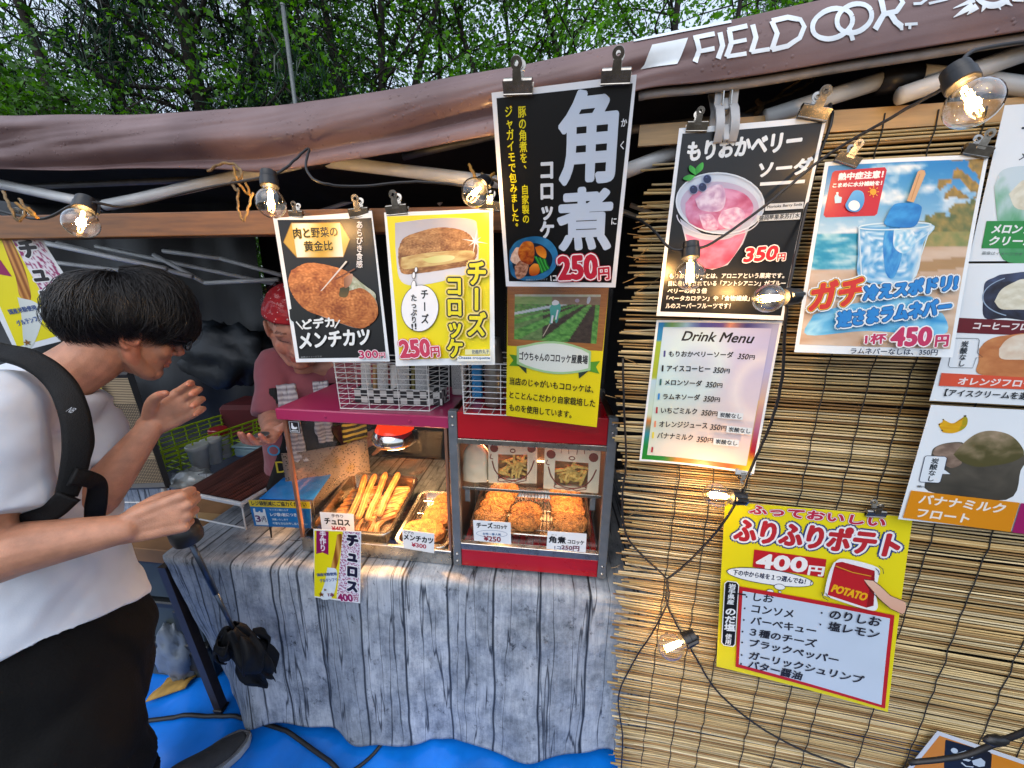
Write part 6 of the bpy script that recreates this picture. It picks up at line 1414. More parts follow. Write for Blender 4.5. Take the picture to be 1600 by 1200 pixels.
# ================================================================== riser shelf and bag notice
M['white_enamel'] = mat('white_enamel', '#d9dbdc', .35, var=.06)
m, t, p = newmat('dark_brown_slats'); M['slatmat'] = m
tc = N(t, 'ShaderNodeTexCoord'); mp = N(t, 'ShaderNodeMapping'); at = N(t, 'ShaderNodeUVMap')
mp.inputs['Scale'].default_value = (3, 110, 1); n1 = N(t, 'ShaderNodeTexNoise', i_Scale=1.0, i_Detail=3.0); t.links.new(at.outputs[0], mp.inputs[0]); t.links.new(mp.outputs[0], n1.inputs['Vector'])
rp = N(t, 'ShaderNodeValToRGB'); e = rp.color_ramp.elements; e[0].position = .35; e[1].position = .65; e[0].color = (*lin('#24130f'), 1); e[1].color = (*lin('#5c3630'), 1); t.links.new(n1.outputs['Fac'], rp.inputs[0]); t.links.new(rp.outputs[0], p.inputs['Base Color']); p.inputs['Roughness'].default_value = .35
b = N(t, 'ShaderNodeBump', i_Strength=.5, i_Distance=.002); t.links.new(n1.outputs['Fac'], b.inputs['Height']); t.links.new(b.outputs[0], p.inputs['Normal'])
RZ = .772
rf = [at_z(285, 768, RZ), at_z(375, 786, RZ), at_z(570, 672, RZ), at_z(436, 682, RZ)]
rs_ = thing('riser_shelf', (sum(rf)/4)*A(1, 1, 0)+A(0, 0, TZ), 'small white riser shelf with a dark brown slatted top, beside the hot case', 'riser shelf')
mb = MB(); q = rf; mb.prism([p_+A(0, 0, -.014) for p_ in q], (0, 0, .013)); o = mb.build('frame', M['white_enamel'], rs_)
bv = o.modifiers.new('bevel', 'BEVEL'); bv.width = .003; bv.segments = 2
cen = sum(q)/4; iq = [cen+(p_-cen)*.975+A(0, 0, .0005) for p_ in q]
mb = MB(); mb.grid(lambda u, v: (iq[0]*(1-u)+iq[1]*u)*(1-v)+(iq[3]*(1-u)+iq[2]*u)*v+A(0, 0, .0025+.0005*math.sin(u*190)), 60, 2, uvfn=lambda u, v: (v*.6, u*.18)); mb.grid(lambda u, v: (iq[0]*(1-u)+iq[1]*u)*(1-v)+(iq[3]*(1-u)+iq[2]*u)*v+A(0, 0, 0), 2, 2)
mb.build('slatted_top', M['slatmat'], rs_)
fe = [q[0]*.9+q[1]*.1, q[0]*.08+q[1]*.92]; be = [q[3]*.9+q[2]*.1, q[3]*.1+q[2]*.9]
for k, (a, z) in enumerate(((fe[0]*.97+be[0]*.03, .0), (fe[1]*.97+be[1]*.03, 0), (fe[0]*.03+be[0]*.97, 0), (fe[1]*.03+be[1]*.97, 0))):
    mb = MB(); d = (cen-a)*A(1, 1, 0)*.03; mb.tube([a+A(0, 0, -.014), a+A(0, 0, -.028)], .006, 8); mb.tube([a+A(0, 0, -.02), A(a[0], a[1], TZ+.003)-d*.4], .0026, 8); mb.build('leg', M['white_enamel'], rs_, True)
for (a, z) in ((fe[0]*.97+be[0]*.03, fe[1]*.97+be[1]*.03), (fe[0]*.03+be[0]*.97, fe[1]*.03+be[1]*.97)):
    mb = MB(); mb.tube([A(a[0], a[1], TZ+.005), A(z[0], z[1], TZ+.005)], .0026, 8); mb.build('foot_bar', M['white_enamel'], rs_, True)
c = (280, 740, 6.667)
fpt = at_z(280+960/6.667, 740+690/6.667, TZ+.003); BN = unit(A(-.14, -1, 0))
th = thing('bag_notice', fpt, 'blue and yellow shopping-bag notice with a 3 yen bag picture on a black wire stand', 'notice')
P = Poster('notice_card', '', [(718, 272), (1365, 295), (1382, 570), (785, 545)], fpt, BN, c, '#1273bb')
P.quad([(718, 272), (1360, 294), (1372, 366), (738, 342)], '#e3c817', 4); P.T('レジ袋削減にご協力ください', (760, 330), (1330, 345), 44, '#2a2a18', 1.6)
P.poly([(768, 362), (790, 362), (796, 398), (825, 402), (832, 388), (842, 388), (850, 404), (876, 404), (870, 368), (892, 368), (932, 538), (806, 532)], '#e8eef2'); P.T('3', (806, 500), (856, 502), 62, '#5a2a6a', 3); P.T('円', (868, 502), (912, 504), 40, '#3a3a6a', 1.2); P.T('1枚', (866, 458), (902, 460), 20, '#3a3a6a', .6)
P.T('サイズに関わらず', (945, 385), (1140, 390), 18, '#cfe2f0', .6); P.T('レジ袋1枚につき', (956, 442), (1228, 446), 34, '#e8f0f6', 1.3); P.T('頂戴いたします', (972, 485), (1140, 488), 20, '#cfe2f0', .6); P.T('不要な方はお申し出ください', (980, 528), (1340, 536), 24, '#cfe2f0', .8)
P.done(th)
mb = MB(); g_ = lambda x, y: at_z(280+x/6.667, 740+y/6.667, TZ+.003)
s0 = at_pl(280+955/6.667, 740+550/6.667, fpt-BN*.002, BN); s1 = at_pl(280+1290/6.667, 740+560/6.667, fpt-BN*.002, BN)
w_ = [s0+A(0, 0, .02), s0, g_(965, 650), g_(940, 686), g_(1050, 692), g_(1090, 675), g_(1090, 690), g_(1250, 700), g_(1300, 680), s1, s1+A(0, 0, .02)]
mb.tube(w_, .0014, 6); mb.build('wire_stand', M['black_plastic'], th, True)
M['blue_film'] = mat('blue_plastic_folder', '#2273c8', .22, var=.15, scale=20, coat=.4)
bz = at_pl(280+900/6.667, 740+270/6.667, fpt, BN)[2]+.001
fq_ = [at_z(404, 781, bz), at_z(488, 783, bz), at_z(527, 728, bz+.0), at_z(462, 731, bz)]
mb = MB(); mb.prism([p_-BN*.004 for p_ in fq_], (0, 0, .003)); o = mb.build('blue_folder', M['blue_film'], None); tag(o, "x", "folder"); o['label'] = 'glossy blue plastic folder lying flat just behind the bag notice'
mb = MB()
bq = [p_-BN*.004 for p_ in fq_]
for p_, qd in ((bq[0], (.012, .012)), (bq[1], (-.01, .012)), (bq[2], (-.012, -.01)), (bq[3], (.01, -.012))):
    a = p_*.9+(sum(bq)/4)*.1; mb.tube([A(a[0], a[1], bz-.0004), A(a[0], a[1], TZ+.002)], .002, 6)
for i in range(4):
    a = bq[i]*.9+(sum(bq)/4)*.1; d = bq[(i+1) % 4]*.9+(sum(bq)/4)*.1; mb.tube([A(a[0], a[1], bz-.0025), A(d[0], d[1], bz-.0025)], .002, 6)
tag(mb.build('wire_rack', M['black_plastic'], None, True), 'low black wire rack carrying the blue folder', 'wire rack')

# ================================================================== wire baskets and packs on the cases
def basket(name, q, h, nf, ns, nh, label, cat='wire basket', m_='white_wire', r_=.0010, flare=0.0, group='white wire baskets on the hot cases', bottom=8):
    cen = sum(q)/4; th = thing(name, cen, label, cat, group)
    def side(a, b_, n, nm):
        mb = MB(); ou = unit(np.cross(b_-a, A(0, 0, 1)))*flare
        for k in range(n+1):
            p_ = a+(b_-a)*k/n; mb.tube([p_, p_+ou+A(0, 0, h)], r_, 6)
        for k in range(nh+1):
            f = k/nh; z = A(0, 0, h*f); o = ou*f; ex_ = unit(b_-a)*flare*f; mb.tube([a+z+o-ex_, b_+z+o+ex_], r_*(1.5 if k in (0, nh) else 1), 6)
        mb.build(nm, M[m_], th)
    side(q[0], q[1], nf, 'front_side'); side(q[1], q[2], ns, 'end_side'); side(q[2], q[3], nf, 'back_side'); side(q[3], q[0], ns, 'end_side')
    mb = MB()
    for k in range(1, bottom):
        f = k/bottom; mb.tube([q[0]*(1-f)+q[1]*f, q[3]*(1-f)+q[2]*f], r_*.9, 6)
    mb.build('bottom_grid', M[m_], th); return th
LZ = F1[0][2]+h1+.0025
bq1 = [at_z(532, 638, LZ), at_z(671, 642, LZ), at_z(702, 625, LZ), at_z(560, 621, LZ)]
basket('wire_basket', bq1, .125, 3, 2, 9, 'white wire basket holding checkered boxes on the magenta lid', flare=.004)
LZ2 = F2[0][2]+h2+.0025
b0 = at_z(725, 646, LZ2); dx = F2[1]*.27; dy = F2[2]*.15; bq2 = [b0, b0+dx, b0+dx+dy, b0+dy]
basket('wire_basket', bq2, .125, 3, 2, 9, 'white wire basket with a bottle on the red case, half behind the farm notice', flare=.004)
M['checker'] = None
m, t, p = newmat('checkered_card'); M['checker'] = m
uv = N(t, 'ShaderNodeUVMap'); ck = N(t, 'ShaderNodeTexChecker', i_Scale=1.0); ck.inputs[1].default_value = (.5, .49, .46, 1); ck.inputs[2].default_value = (.018, .018, .02, 1); t.links.new(uv.outputs[0], ck.inputs[0]); t.links.new(ck.outputs[0], p.inputs['Base Color']); p.inputs['Roughness'].default_value = .5
bx, by, bzv = unit(bq1[1]-bq1[0]), unit(np.cross(A(0, 0, 1), unit(bq1[1]-bq1[0]))), A(0, 0, 1)
def chk(nm, x0, x1, y0, y1, h, label):
    f = (bq1[0]+A(0, 0, .003), bx, by, bzv); mb = MB(f); c_ = .018; t_ = .0015
    for (a, b_) in (((x0, y0), (x1, y0)), ((x1, y0), (x1, y1)), ((x1, y1), (x0, y1)), ((x0, y1), (x0, y0))):
        a, b_ = A(*a), A(*b_); L = np.linalg.norm(b_-a); nn = A((b_-a)[1], -(b_-a)[0])/L
        for o, fl in ((0, 1), (-t_, -1)):
            q = [A(*(a+nn*o), 0), A(*(b_+nn*o), 0), A(*(b_+nn*o), h), A(*(a+nn*o), h)]; i = mb.add(q, [(0, 1, 2, 3) if fl > 0 else (3, 2, 1, 0)])
            for k, (uu, vv) in enumerate(((0, 0), (L/c_, 0), (L/c_, h/c_), (0, h/c_))): mb.uv[i+k] = (uu+.001, vv+.001)
    mb.add([(x0, y0, .0012), (x1, y0, .0012), (x1, y1, .0012), (x0, y1, .0012)], [(0, 1, 2, 3)])
    o = mb.build('checkered_box', M['checker'], None); tag(o, label, 'box', 'checkered boxes in the wire basket'); return f
xe = np.linalg.norm(bq1[1]-bq1[0]); ye = abs((bq1[3]-bq1[0])@by)
cf = chk('a', .018, xe*.53, ye*.45, ye*.97, .038, 'left black and white checkered box in the basket on the magenta lid')
chk('b', xe*.545, xe*1.10, ye*.40, ye*.93, .040, 'right black and white checkered box in the basket on the magenta lid')
m, t, p = newmat('label_print'); M['label_print'] = m     # a packet label: small dark lines of illegible print
uv = N(t, 'ShaderNodeUVMap'); mp = N(t, 'ShaderNodeMapping'); mp.inputs['Scale'].default_value = (26, 15, 1); br = N(t, 'ShaderNodeTexBrick', i_Scale=1.0); t.links.new(uv.outputs[0], mp.inputs[0])
n1 = N(t, 'ShaderNodeTexNoise', i_Scale=1.0, i_Detail=6.0); mp2 = N(t, 'ShaderNodeMapping'); mp2.inputs['Scale'].default_value = (60, 16, 1); t.links.new(uv.outputs[0], mp2.inputs[0]); t.links.new(mp2.outputs[0], n1.inputs['Vector'])
rp = N(t, 'ShaderNodeValToRGB'); e = rp.color_ramp.elements; e[0].position = .42; e[1].position = .52; e[0].color = (.14, .14, .15, 1); e[1].color = (.52, .52, .51, 1); t.links.new(n1.outputs['Fac'], rp.inputs[0]); t.links.new(rp.outputs[0], p.inputs['Base Color'])
M['kraft'] = mat('kraft_packet', '#9a7a50', .5, var=.15); M['olive'] = mat('olive_packet', '#7a713a', .45, var=.15); M['packwhite'] = mat('white_packet', '#c9c8c4', .45, var=.1)
def pack(F, x0, x1, y, z0, z1, m_, label, name='packet', lean=.01, lab=None, th=.008):
    mb = MB(F); n = 6; vs = []
    def gp(u, v, s_): 
        b_ = math.sin(math.pi*u)**.5*math.sin(math.pi*min(1, v*1.1))**.5*th; return (x0+(x1-x0)*u, y+lean*v-s_*b_, z0+(z1-z0)*v)
    mb.grid(lambda u, v: gp(u, v, 1), 8, 10); mb.grid(lambda u, v: gp(u, v, -1), 8, 10)
    o = mb.build(name, M[m_], None, True); tag(o, label, 'packet', 'sauce packets standing in the checkered boxes')
    if lab:
        mb = MB(F); mb.grid(lambda u, v: A(*gp(.06+.88*u, .12+.84*v, 1))-A(0, .0006, 0), 8, 10, uvfn=lambda u, v: (u, v)); mb.build('label', M['label_print'], o)
for k, (x0, x1, m_, lb, d, nm) in enumerate(((.030, .058, 'packwhite', 1, 0, 'first white-labelled packet from the left in the checkered boxes'), (.060, .074, 'kraft', 0, .006, 'brown kraft packet between the two left white-labelled packets'), (.076, .106, 'packwhite', 1, 0, 'second white-labelled packet from the left in the checkered boxes'), (.108, .132, 'packwhite', 0, .01, 'plain whitish packet in the middle of the checkered boxes'), (.134, .166, 'packwhite', 1, -.002, 'third white-labelled packet from the left in the checkered boxes'), (.168, .181, 'olive', 0, .008, 'olive packet between the two right white-labelled packets'), (.183, .216, 'packwhite', 1, -.002, 'rightmost white-labelled packet in the checkered boxes'))):
    pack(cf, x0, x1, ye*.62+d, .004, .105-.006*(k % 2), m_, nm, lab=lb)
fr2 = (F2[0]+F2[3]*(h2+.003), F2[1], F2[2], F2[3])
pc = lambda px, py: (lambda d: (d@F2[1], d@F2[2]))(at_z(px, py, LZ2)-F2[0])
x0, y0 = pc(708, 620); 
frp = (F1[0]+F1[3]*(h1+.001), F1[1], F1[2], F1[3]); d = at_z(708, 617, LZ)-F1[0]; xx_, yy_ = d@F1[1], d@F1[2]
mb = MB(frp); mb.rbox(xx_-.004, xx_+.037, yy_, yy_+.02, 0, .115, .004); o = mb.build('spice_box', M['packwhite'], None); tag(o, 'white printed carton standing at the back corner between the two baskets', 'carton')
mb = MB(frp); mb.grid(lambda u, v: (xx_-.001+.035*u, yy_-.0006, .02+.09*v), 2, 2, uvfn=lambda u, v: (u, v)); mb.build('label', M['label_print'], o)
x0, y0 = pc(770, 637)
mb = MB(fr2); mb.lathe([(0, 0), (.022, 0), (.0235, .003), (.0235, .125), (.020, .140), (.016, .15), (.016, .175), (0, .176)], (x0, y0+.02, 0), (0, 0, 1), 24, X=(1, 0, 0)); o = mb.build('steel_flask', mat('grey_steel_flask', '#8f8a82', .35, .7, var=.1), None, True); tag(o, 'grey steel flask standing in the basket on the red case', 'flask')
mb = MB(fr2); x1, y1 = pc(744, 625); mb.rbox(x1-.014, x1+.014, y1+.012, y1+.03, 0, .125, .003); mb.prism([(x1-.014, y1+.012, .125), (x1+.002, y1+.012, .125), (x1-.003, y1+.012, .142), (x1-.012, y1+.012, .142)], (0, .018, 0)); tag(mb.build('blue_pouch', mat('blue_pouch', '#1f86c4', .35, var=.12, coat=.3), None), 'bright blue refill pouch beside the flask on the red case', 'pouch')

# ================================================================== fry bags in the red case
M['bag_paper'] = mat('cream_paper_bag', '#d9c9ab', .6, var=.12, scale=14, bump=.3, bscale=40)
M['fry'] = mat('potato_fry', '#efc970', .5, var=.3, scale=80)
M['bag_ink'] = mat('brown_bag_ink', '#7a3a2a', .6, var=.15)
M['film'] = glass('clear_window_film', (.96, .95, .92), 1.6, .08)
M['bag_dark'] = mat('bag_inside', '#a8865a', .8, var=.2)
GBG = 'fry bags on the upper shelf of the red case'
def fry_bag(x0, x1, y, hb, label, yaw=0.0, face=True, lean=0.02):
    c_, s_ = math.cos(yaw), math.sin(yaw); O = F2[0]+F2[1]*x0+F2[2]*y+F2[3]*(zs+.001)
    X_ = F2[1]*c_+F2[2]*s_; Y_ = F2[2]*c_-F2[1]*s_; f = (O, X_, Y_, F2[3]); w_ = x1-x0; dp = .05
    th = thing('fry_bag', O+X_*w_/2, label, 'paper bag', GBG); wz0, wz1 = hb*.10, hb*.62; wx0, wx1 = w_*.20, w_*.80
    def ft(x, z, o=0.0): k = z/hb; return (x, lean*k*k+.004*math.sin(x/w_*math.pi)*-1*k+.002*nz(x*60, z*60)*k-o, z)
    mb = MB(f)
    for (a, b_, c0, c1) in ((0, wx0, 0, hb), (wx1, w_, 0, hb), (wx0, wx1, 0, wz0), (wx0, wx1, wz1, hb)) if face else ((0, w_, 0, hb),): mb.grid(lambda u, v: ft(a+(b_-a)*u, c0+(c1-c0)*v), 8, 12)
    bk = lambda x, z: (x, dp*(1-.55*(z/hb))+lean*(z/hb)**2, z)
    mb.grid(lambda u, v: bk(w_*u, hb*v), 8, 10)
    for xs in (0, w_): mb.grid(lambda u, v: A(*ft(xs, hb*v))*(1-u)+A(*bk(xs, hb*v))*u+A((.006 if xs else -.006)*math.sin(math.pi*u)*-1*(v), 0, 0), 6, 10)
    mb.grid(lambda u, v: A(*ft(w_*u, 0))*(1-v)+A(*bk(w_*u, 0))*v, 4, 4)
    mb.build('bag', M['bag_paper'], th, True)
    if face:
        mb = MB(f); mb.grid(lambda u, v: ft(wx0+(wx1-wx0)*u, wz0+(wz1-wz0)*v, -.0004), 4, 6); mb.build('window_film', M['film'], th, True)
        mb = MB(f); mb.grid(lambda u, v: (wx0+(wx1-wx0)*u, .030, .004+wz1*v), 2, 2); mb.build('lining', M['bag_dark'], th)
        mb = MB(f)
        for k in range(26):
            x = random.uniform(wx0+.008, wx1-.008); z = random.uniform(.006, wz0+(wz1-wz0)*.62)*(1-.4*abs(x/w_-.5)); a = random.uniform(-.6, .6)+(0 if random.random() < .6 else 1.2); L = random.uniform(.012, .022); d = A(math.cos(a)*L, random.uniform(-.004, .006), math.sin(a)*L); pp = A(min(max(x, wx0+L*.6), wx1-L*.6), random.uniform(.009, .022), z+.014)
            xx2 = unit(d); yy2 = unit(np.cross(A(0, 1, 0), xx2)); vs = [pp+s1*d+s2*yy2*.0028+s3*A(0, .0028, 0) for s1 in (-1, 1) for s2 in (-1, 1) for s3 in (-1, 1)]
            mb.add(vs, [(0, 1, 3, 2), (4, 6, 7, 5), (0, 4, 5, 1), (2, 3, 7, 6), (0, 2, 6, 4), (1, 5, 7, 3)])
        mb.build('fries', M['fry'], th)
        mb = MB(f)
        def ink(pts, r_=.0016):
            q = [A(*ft(x*w_, z*hb, .0007)) for x, z in pts]; mb.tube(cr(q, 4), r_, 4)
        for cx in (.12, .88): mb.add([ft((cx+.085*math.cos(k*.524))*w_, (.74)*hb+.085*w_*math.sin(k*.524), .0009) for k in range(12)], [tuple(range(12))])
        ink([(.5+.05*math.cos(k*.785), .70+.035*math.sin(k*.785)) for k in range(9)], .0012)
        ink([(.30, .78), (.32, .92), (.38, .95), (.42, .92), (.44, .78)], .0008); ink([(.58, .78), (.60, .92), (.66, .95), (.70, .90), (.72, .80)], .0008)
        ink([(.06, .62), (.04, .54), (.10, .52)], .0012); ink([(.08, .48), (.14, .28), (.28, .12), (.5, .06), (.72, .12), (.86, .28), (.94, .5)], .0017)
        ink([(.22, .12), (.2, .06), (.28, .03), (.36, .05), (.44, .02), (.52, .05), (.6, .02), (.68, .04), (.78, .07), (.76, .12)], .0012)
        mb.build('printed_face', M['bag_ink'], th)
    return th
xa, xb = f2(765, 730, .05)[0], f2(838, 730, .05)[0]
fry_bag(xa-.004, xb+.002, .052, .135, 'fry bag with a drawn face and window in the middle of the upper shelf', .10, lean=.012)
xa, xb = f2(850, 730, .05)[0], f2(935, 730, .05)[0]
fry_bag(xa, xb+.002, .042, .132, 'fry bag with a drawn face and window on the right of the upper shelf', -.05, lean=.012)
xa, xb = f2(720, 730, .05)[0], f2(765, 730, .05)[0]
def side_bag():
    f = (F2[0]+F2[3]*(zs+.001), F2[1], F2[2], F2[3]); x0, x1 = xa+.002, xb-.006; y0 = .05
    th = thing('fry_bag', F2[0]+F2[1]*(x0+x1)/2+F2[2]*y0+F2[3]*zs, 'twisted fry bag seen from its side at the left of the upper shelf', 'paper bag', GBG)
    mb = MB(f)
    def g(u, v):
        wv = 1-.62*math.exp(-((v-.80)/.16)**2); cx = (x0+x1)/2-.004*v; a = 2*math.pi*u; rx = (x1-x0)/2*wv*(1+.25*(v > .85)*(v-.85)*6); ry = .03*(1-.8*v)
        sq = max(abs(math.cos(a)), abs(math.sin(a)))**.7; return (cx+rx*math.cos(a)/sq+.003*nz(u*8, v*6), y0+.03+ry*math.sin(a)/sq+.003*nz(u*9+4, v*7), .137*v)
    mb.grid(g, 32, 24); mb.build('bag', M['bag_paper'], th, True)
side_bag()

# ================================================================== back left corner of the stall
M['lime'] = mat('lime_wire', '#a8c81c', .4, var=.08)
gz = TZ+.004
gq = [at_z(262, 757, gz), at_z(300, 757, gz), at_z(372, 700, gz), at_z(300, 702, gz)]
go = at_z(262, 752, gz); gx = unit(at_z(415, 690, gz)-go); gy = np.cross(A(0, 0, 1), gx)
gq = [go, go+gx*.42, go+gx*.42+gy*.20, go+gy*.20]
basket('lime_basket', gq, .13, 8, 4, 6, 'lime green wire basket at the back left corner of the counter', m_='lime', r_=.0032, flare=.012, group=None, bottom=10)
M['cupwhite'] = mat('white_plastic_cup', '#cfd3d2', .35, var=.06)
def cup(px, py, r_, h, label, t_cap=None):
    q = at_z(px, py, TZ+.003); th = thing('plastic_cup', q, label, 'cup', 'white lidded cups at the back left')
    mb = MB(); mb.lathe([(0, 0), (r_*.72, 0), (r_*.74, .003), (r_*.97, h*.86), (r_, h*.87), (r_, h*.9), (0, h*.9)], q, (0, 0, 1), 24); smooth_angle(mb.build('body', M['cupwhite'], th))
    mb = MB(); mb.lathe([(r_*1.05, h*.86), (r_*1.08, h*.9), (r_*1.08, h*.97), (r_*1.0, h), (0, h*.985)], q, (0, 0, 1), 24); smooth_angle(mb.build('lid', M['cupwhite'], th)); return q
cup(316, 734, .038, .115, 'nearer white plastic cup with lid in front of the lime basket'); cup(337, 722, .036, .115, 'farther white lidded cup, half hidden behind the nearer one')
q = at_z(349, 713, TZ+.003); th = thing('seasoning_jar', q, 'white seasoning jar with a red lid behind the white cups', 'jar')
mb = MB(); mb.lathe([(0, 0), (.034, 0), (.036, .004), (.036, .10), (.030, .108), (0, .108)], q, (0, 0, 1), 24); smooth_angle(mb.build('body', M['cupwhite'], th))
mb = MB(); mb.lathe([(.0355, .102), (.0375, .104), (.0375, .134), (.034, .138), (0, .138)], q, (0, 0, 1), 24); smooth_angle(mb.build('lid', M['red'], th))
mb = MB(); mb.lathe([(.0364, .02), (.0366, .021), (.0366, .08), (.0364, .081)], q, (0, 0, 1), 24); mb.build('label', M['label_print'], th)
M['tub'] = mat('translucent_tub', '#9fc0cc', .25, var=.1, coat=.3)
q = at_z(398, 716, TZ+.003)
mb = MB((q, A(1, -.1, 0), A(.1, 1, 0), A(0, 0, 1))); mb.rbox(-.10, .10, 0, .13, 0, .045, .008); o = mb.build('food_tub', M['tub'], None); tag(o, 'pale blue plastic food tub behind the vendor\'s open hand', 'tub')
mb = MB((q, A(1, -.1, 0), A(.1, 1, 0), A(0, 0, 1))); mb.rbox(-.105, .105, -.004, .134, .0455, .055, .003); mb.build('lid', M['tub'], o)
M['dkred'] = mat('dark_red_cloth', '#5a1418', .7, var=.25, scale=12)
q = at_z(395, 690, TZ+.003); mb = MB((q, A(1, 0, 0), A(0, 1, 0), A(0, 0, 1))); mb.rbox(-.17, .12, .02, .22, 0, .18, .02); tag(mb.build('cooler_box', M['dkred'], None), 'dark red box in the shade behind the lime basket', 'box')
M['bagclear'] = mat('crumpled_clear_plastic', '#a8b0b2', .2, var=.25, scale=25, coat=.5, bump=.8, bscale=40)
q = at_z(292, 765, TZ+.003); mb = MB(); mb.ell(q+A(0, .03, .03), .075, .05, .035, 26, 14, fn=lambda d: 1+.35*fb(d[0]*2.5, d[1]*2.5, d[2]*2.5+3)+.1*nz(d[0]*7, d[1]*7, d[2]*7)); tag(mb.build('plastic_bag', M['bagclear'], None, True), 'small crumpled clear plastic bag behind the riser shelf', 'plastic bag')
mb = MB(); q = at_y(360, 555, 1.95); mb.ell(q, .25, .1, .16, 30, 16, fn=lambda d: 1+.4*fb(d[0]*2.2, d[1]*2.2, d[2]*2.2+8)+.1*nz(d[0]*6, d[1]*6, d[2]*6)); 
M['bagdark'] = mat('dark_plastic_bag', '#1d242b', .5, var=.35, scale=12, bump=.8, bscale=20)
tag(mb.build('rubbish_bag', M['bagdark'], None, True), 'dark crumpled plastic sack hanging in the shade between customer and vendor', 'plastic bag')
# woven screen with a yellow slip, wire grid below
c = (120, 560, 4.0); SN = unit(A(.1, -1, 0)); SP = at_y(200, 680, 1.22)
m, t, p = newmat('woven_mat'); M['woven'] = m
uv = N(t, 'ShaderNodeUVMap'); ck = N(t, 'ShaderNodeTexChecker', i_Scale=1.0); mp0 = N(t, 'ShaderNodeMapping'); mp0.inputs['Scale'].default_value = (4, 5, 1); t.links.new(uv.outputs[0], mp0.inputs[0]); t.links.new(mp0.outputs[0], ck.inputs[0])
wv = N(t, 'ShaderNodeTexWave', i_Scale=28.0, i_Distortion=.6, bands_direction='Y'); t.links.new(uv.outputs[0], wv.inputs['Vector']); wv2 = N(t, 'ShaderNodeTexWave', i_Scale=32.0, i_Distortion=.6, bands_direction='X'); t.links.new(uv.outputs[0], wv2.inputs['Vector'])
ml = N(t, 'ShaderNodeMath', operation='MULTIPLY'); t.links.new(wv.outputs['Fac'], ml.inputs[0]); t.links.new(wv2.outputs['Fac'], ml.inputs[1])
mxf = N(t, 'ShaderNodeMix', data_type='FLOAT'); t.links.new(ck.outputs['Fac'], mxf.inputs[0]); t.links.new(wv.outputs['Fac'], mxf.inputs[2]); t.links.new(ml.outputs[0], mxf.inputs[3])
rp = N(t, 'ShaderNodeValToRGB'); e = rp.color_ramp.elements; e[0].position = .15; e[1].position = .75; e[0].color = (*lin('#2e2620'), 1); e[1].color = (*lin('#b59f7c'), 1); t.links.new(mxf.outputs[0], rp.inputs[0]); t.links.new(rp.outputs[0], p.inputs['Base Color']); p.inputs['Roughness'].default_value = .7
scq = [at_pl(*p_, SP, SN) for p_ in ((95, 560), (219, 600), (263, 758), (90, 770))]
sx0 = scq[2][0]; sw = .55; sh_ = .42; zb_ = scq[2][2]; ex_ = unit(A(1, .1, 0)); o2 = scq[2]-ex_*sw
ws = thing('woven_screen', A(o2[0], o2[1], 0)+ex_*sw/2, 'woven two-tone mat in a black border, standing behind the customer with a yellow slip', 'screen')
tilt = A(-.035, 0, 0)
def spt(u, v, o=0): return o2+ex_*sw*u+A(0, 0, sh_*v)+tilt*v+SN*o
mb = MB(); mb.grid(lambda u, v: spt(u, v), 4, 4, uvfn=lambda u, v: (u, v*.8)); mb.grid(lambda u, v: spt(u, v, -.008), 2, 2); mb.build('mat', M['woven'], ws)
mb = MB()
for a, b_ in (((0, 0), (1, 0)), ((1, 0), (1, 1)), ((1, 1), (0, 1)), ((0, 1), (0, 0))): mb.tube([spt(*a, .001), spt(*b_, .001)], .012, 4)
mb.build('border', M['black_plastic'], ws)
for u in (.06, .97): mb = MB(); mb.tube([A(*spt(u, 0)[:2], 0)-SN*.02, spt(u, 1)-SN*.02], .008, 8); mb.build('post', M['pole'], ws)
P = Poster('paper_slip', 'yellow paper slip with a black brush character on the woven screen', [(30, 150), (142, 155), (205, 312), (90, 318)], spt(.5, .5, .014), SN, (120, 560, 4.0), '#e9d24a', cat='paper slip')
P.V('粉', (100, 190), (124, 260), 60, '#1c1a14', 1.6); P.V('米', (84, 130), (96, 178), 56, '#1c1a14', 1.6); P.done()
gq_ = [at_y(*p_, 1.16) for p_ in ((120, 775), (262, 772), (280, 838), (100, 850))]
gw = thing('wire_grid', gq_[2], 'white wire grid panel below the woven screen', 'wire grid'); mb = MB(); gl = A(gq_[2][0]-.6, 1.16, .46); wW, wH = .6, .22
for k in range(11): mb.tube([gl+A(wW*k/10, 0, 0), gl+A(wW*k/10, 0, wH)], .0018, 6)
for k in range(5): mb.tube([gl+A(0, .003, wH*k/4), gl+A(wW, .003, wH*k/4)], .0018, 6)
mb.build('grid', M['white_wire'], gw)
for x in (0, wW): mb = MB(); mb.tube([gl+A(x, .004, wH), A(gl[0]+x, 1.164, 0)], .003, 6); mb.build('leg', M['white_wire'], gw)
mb = MB(); mb.grid(lambda u, v: (gl[0]-.05+.72*u, 1.30+.01*nz(u*6, v*3), .06+.66*v), 10, 10, uvfn=lambda u, v: (u*.7, v*.6)); pb = mb.build('printed_board', M['plank'], None, True); tag(pb, 'grey plank-print board standing behind the white wire grid', 'board'); sd = pb.modifiers.new('t', 'SOLIDIFY'); sd.thickness = .006
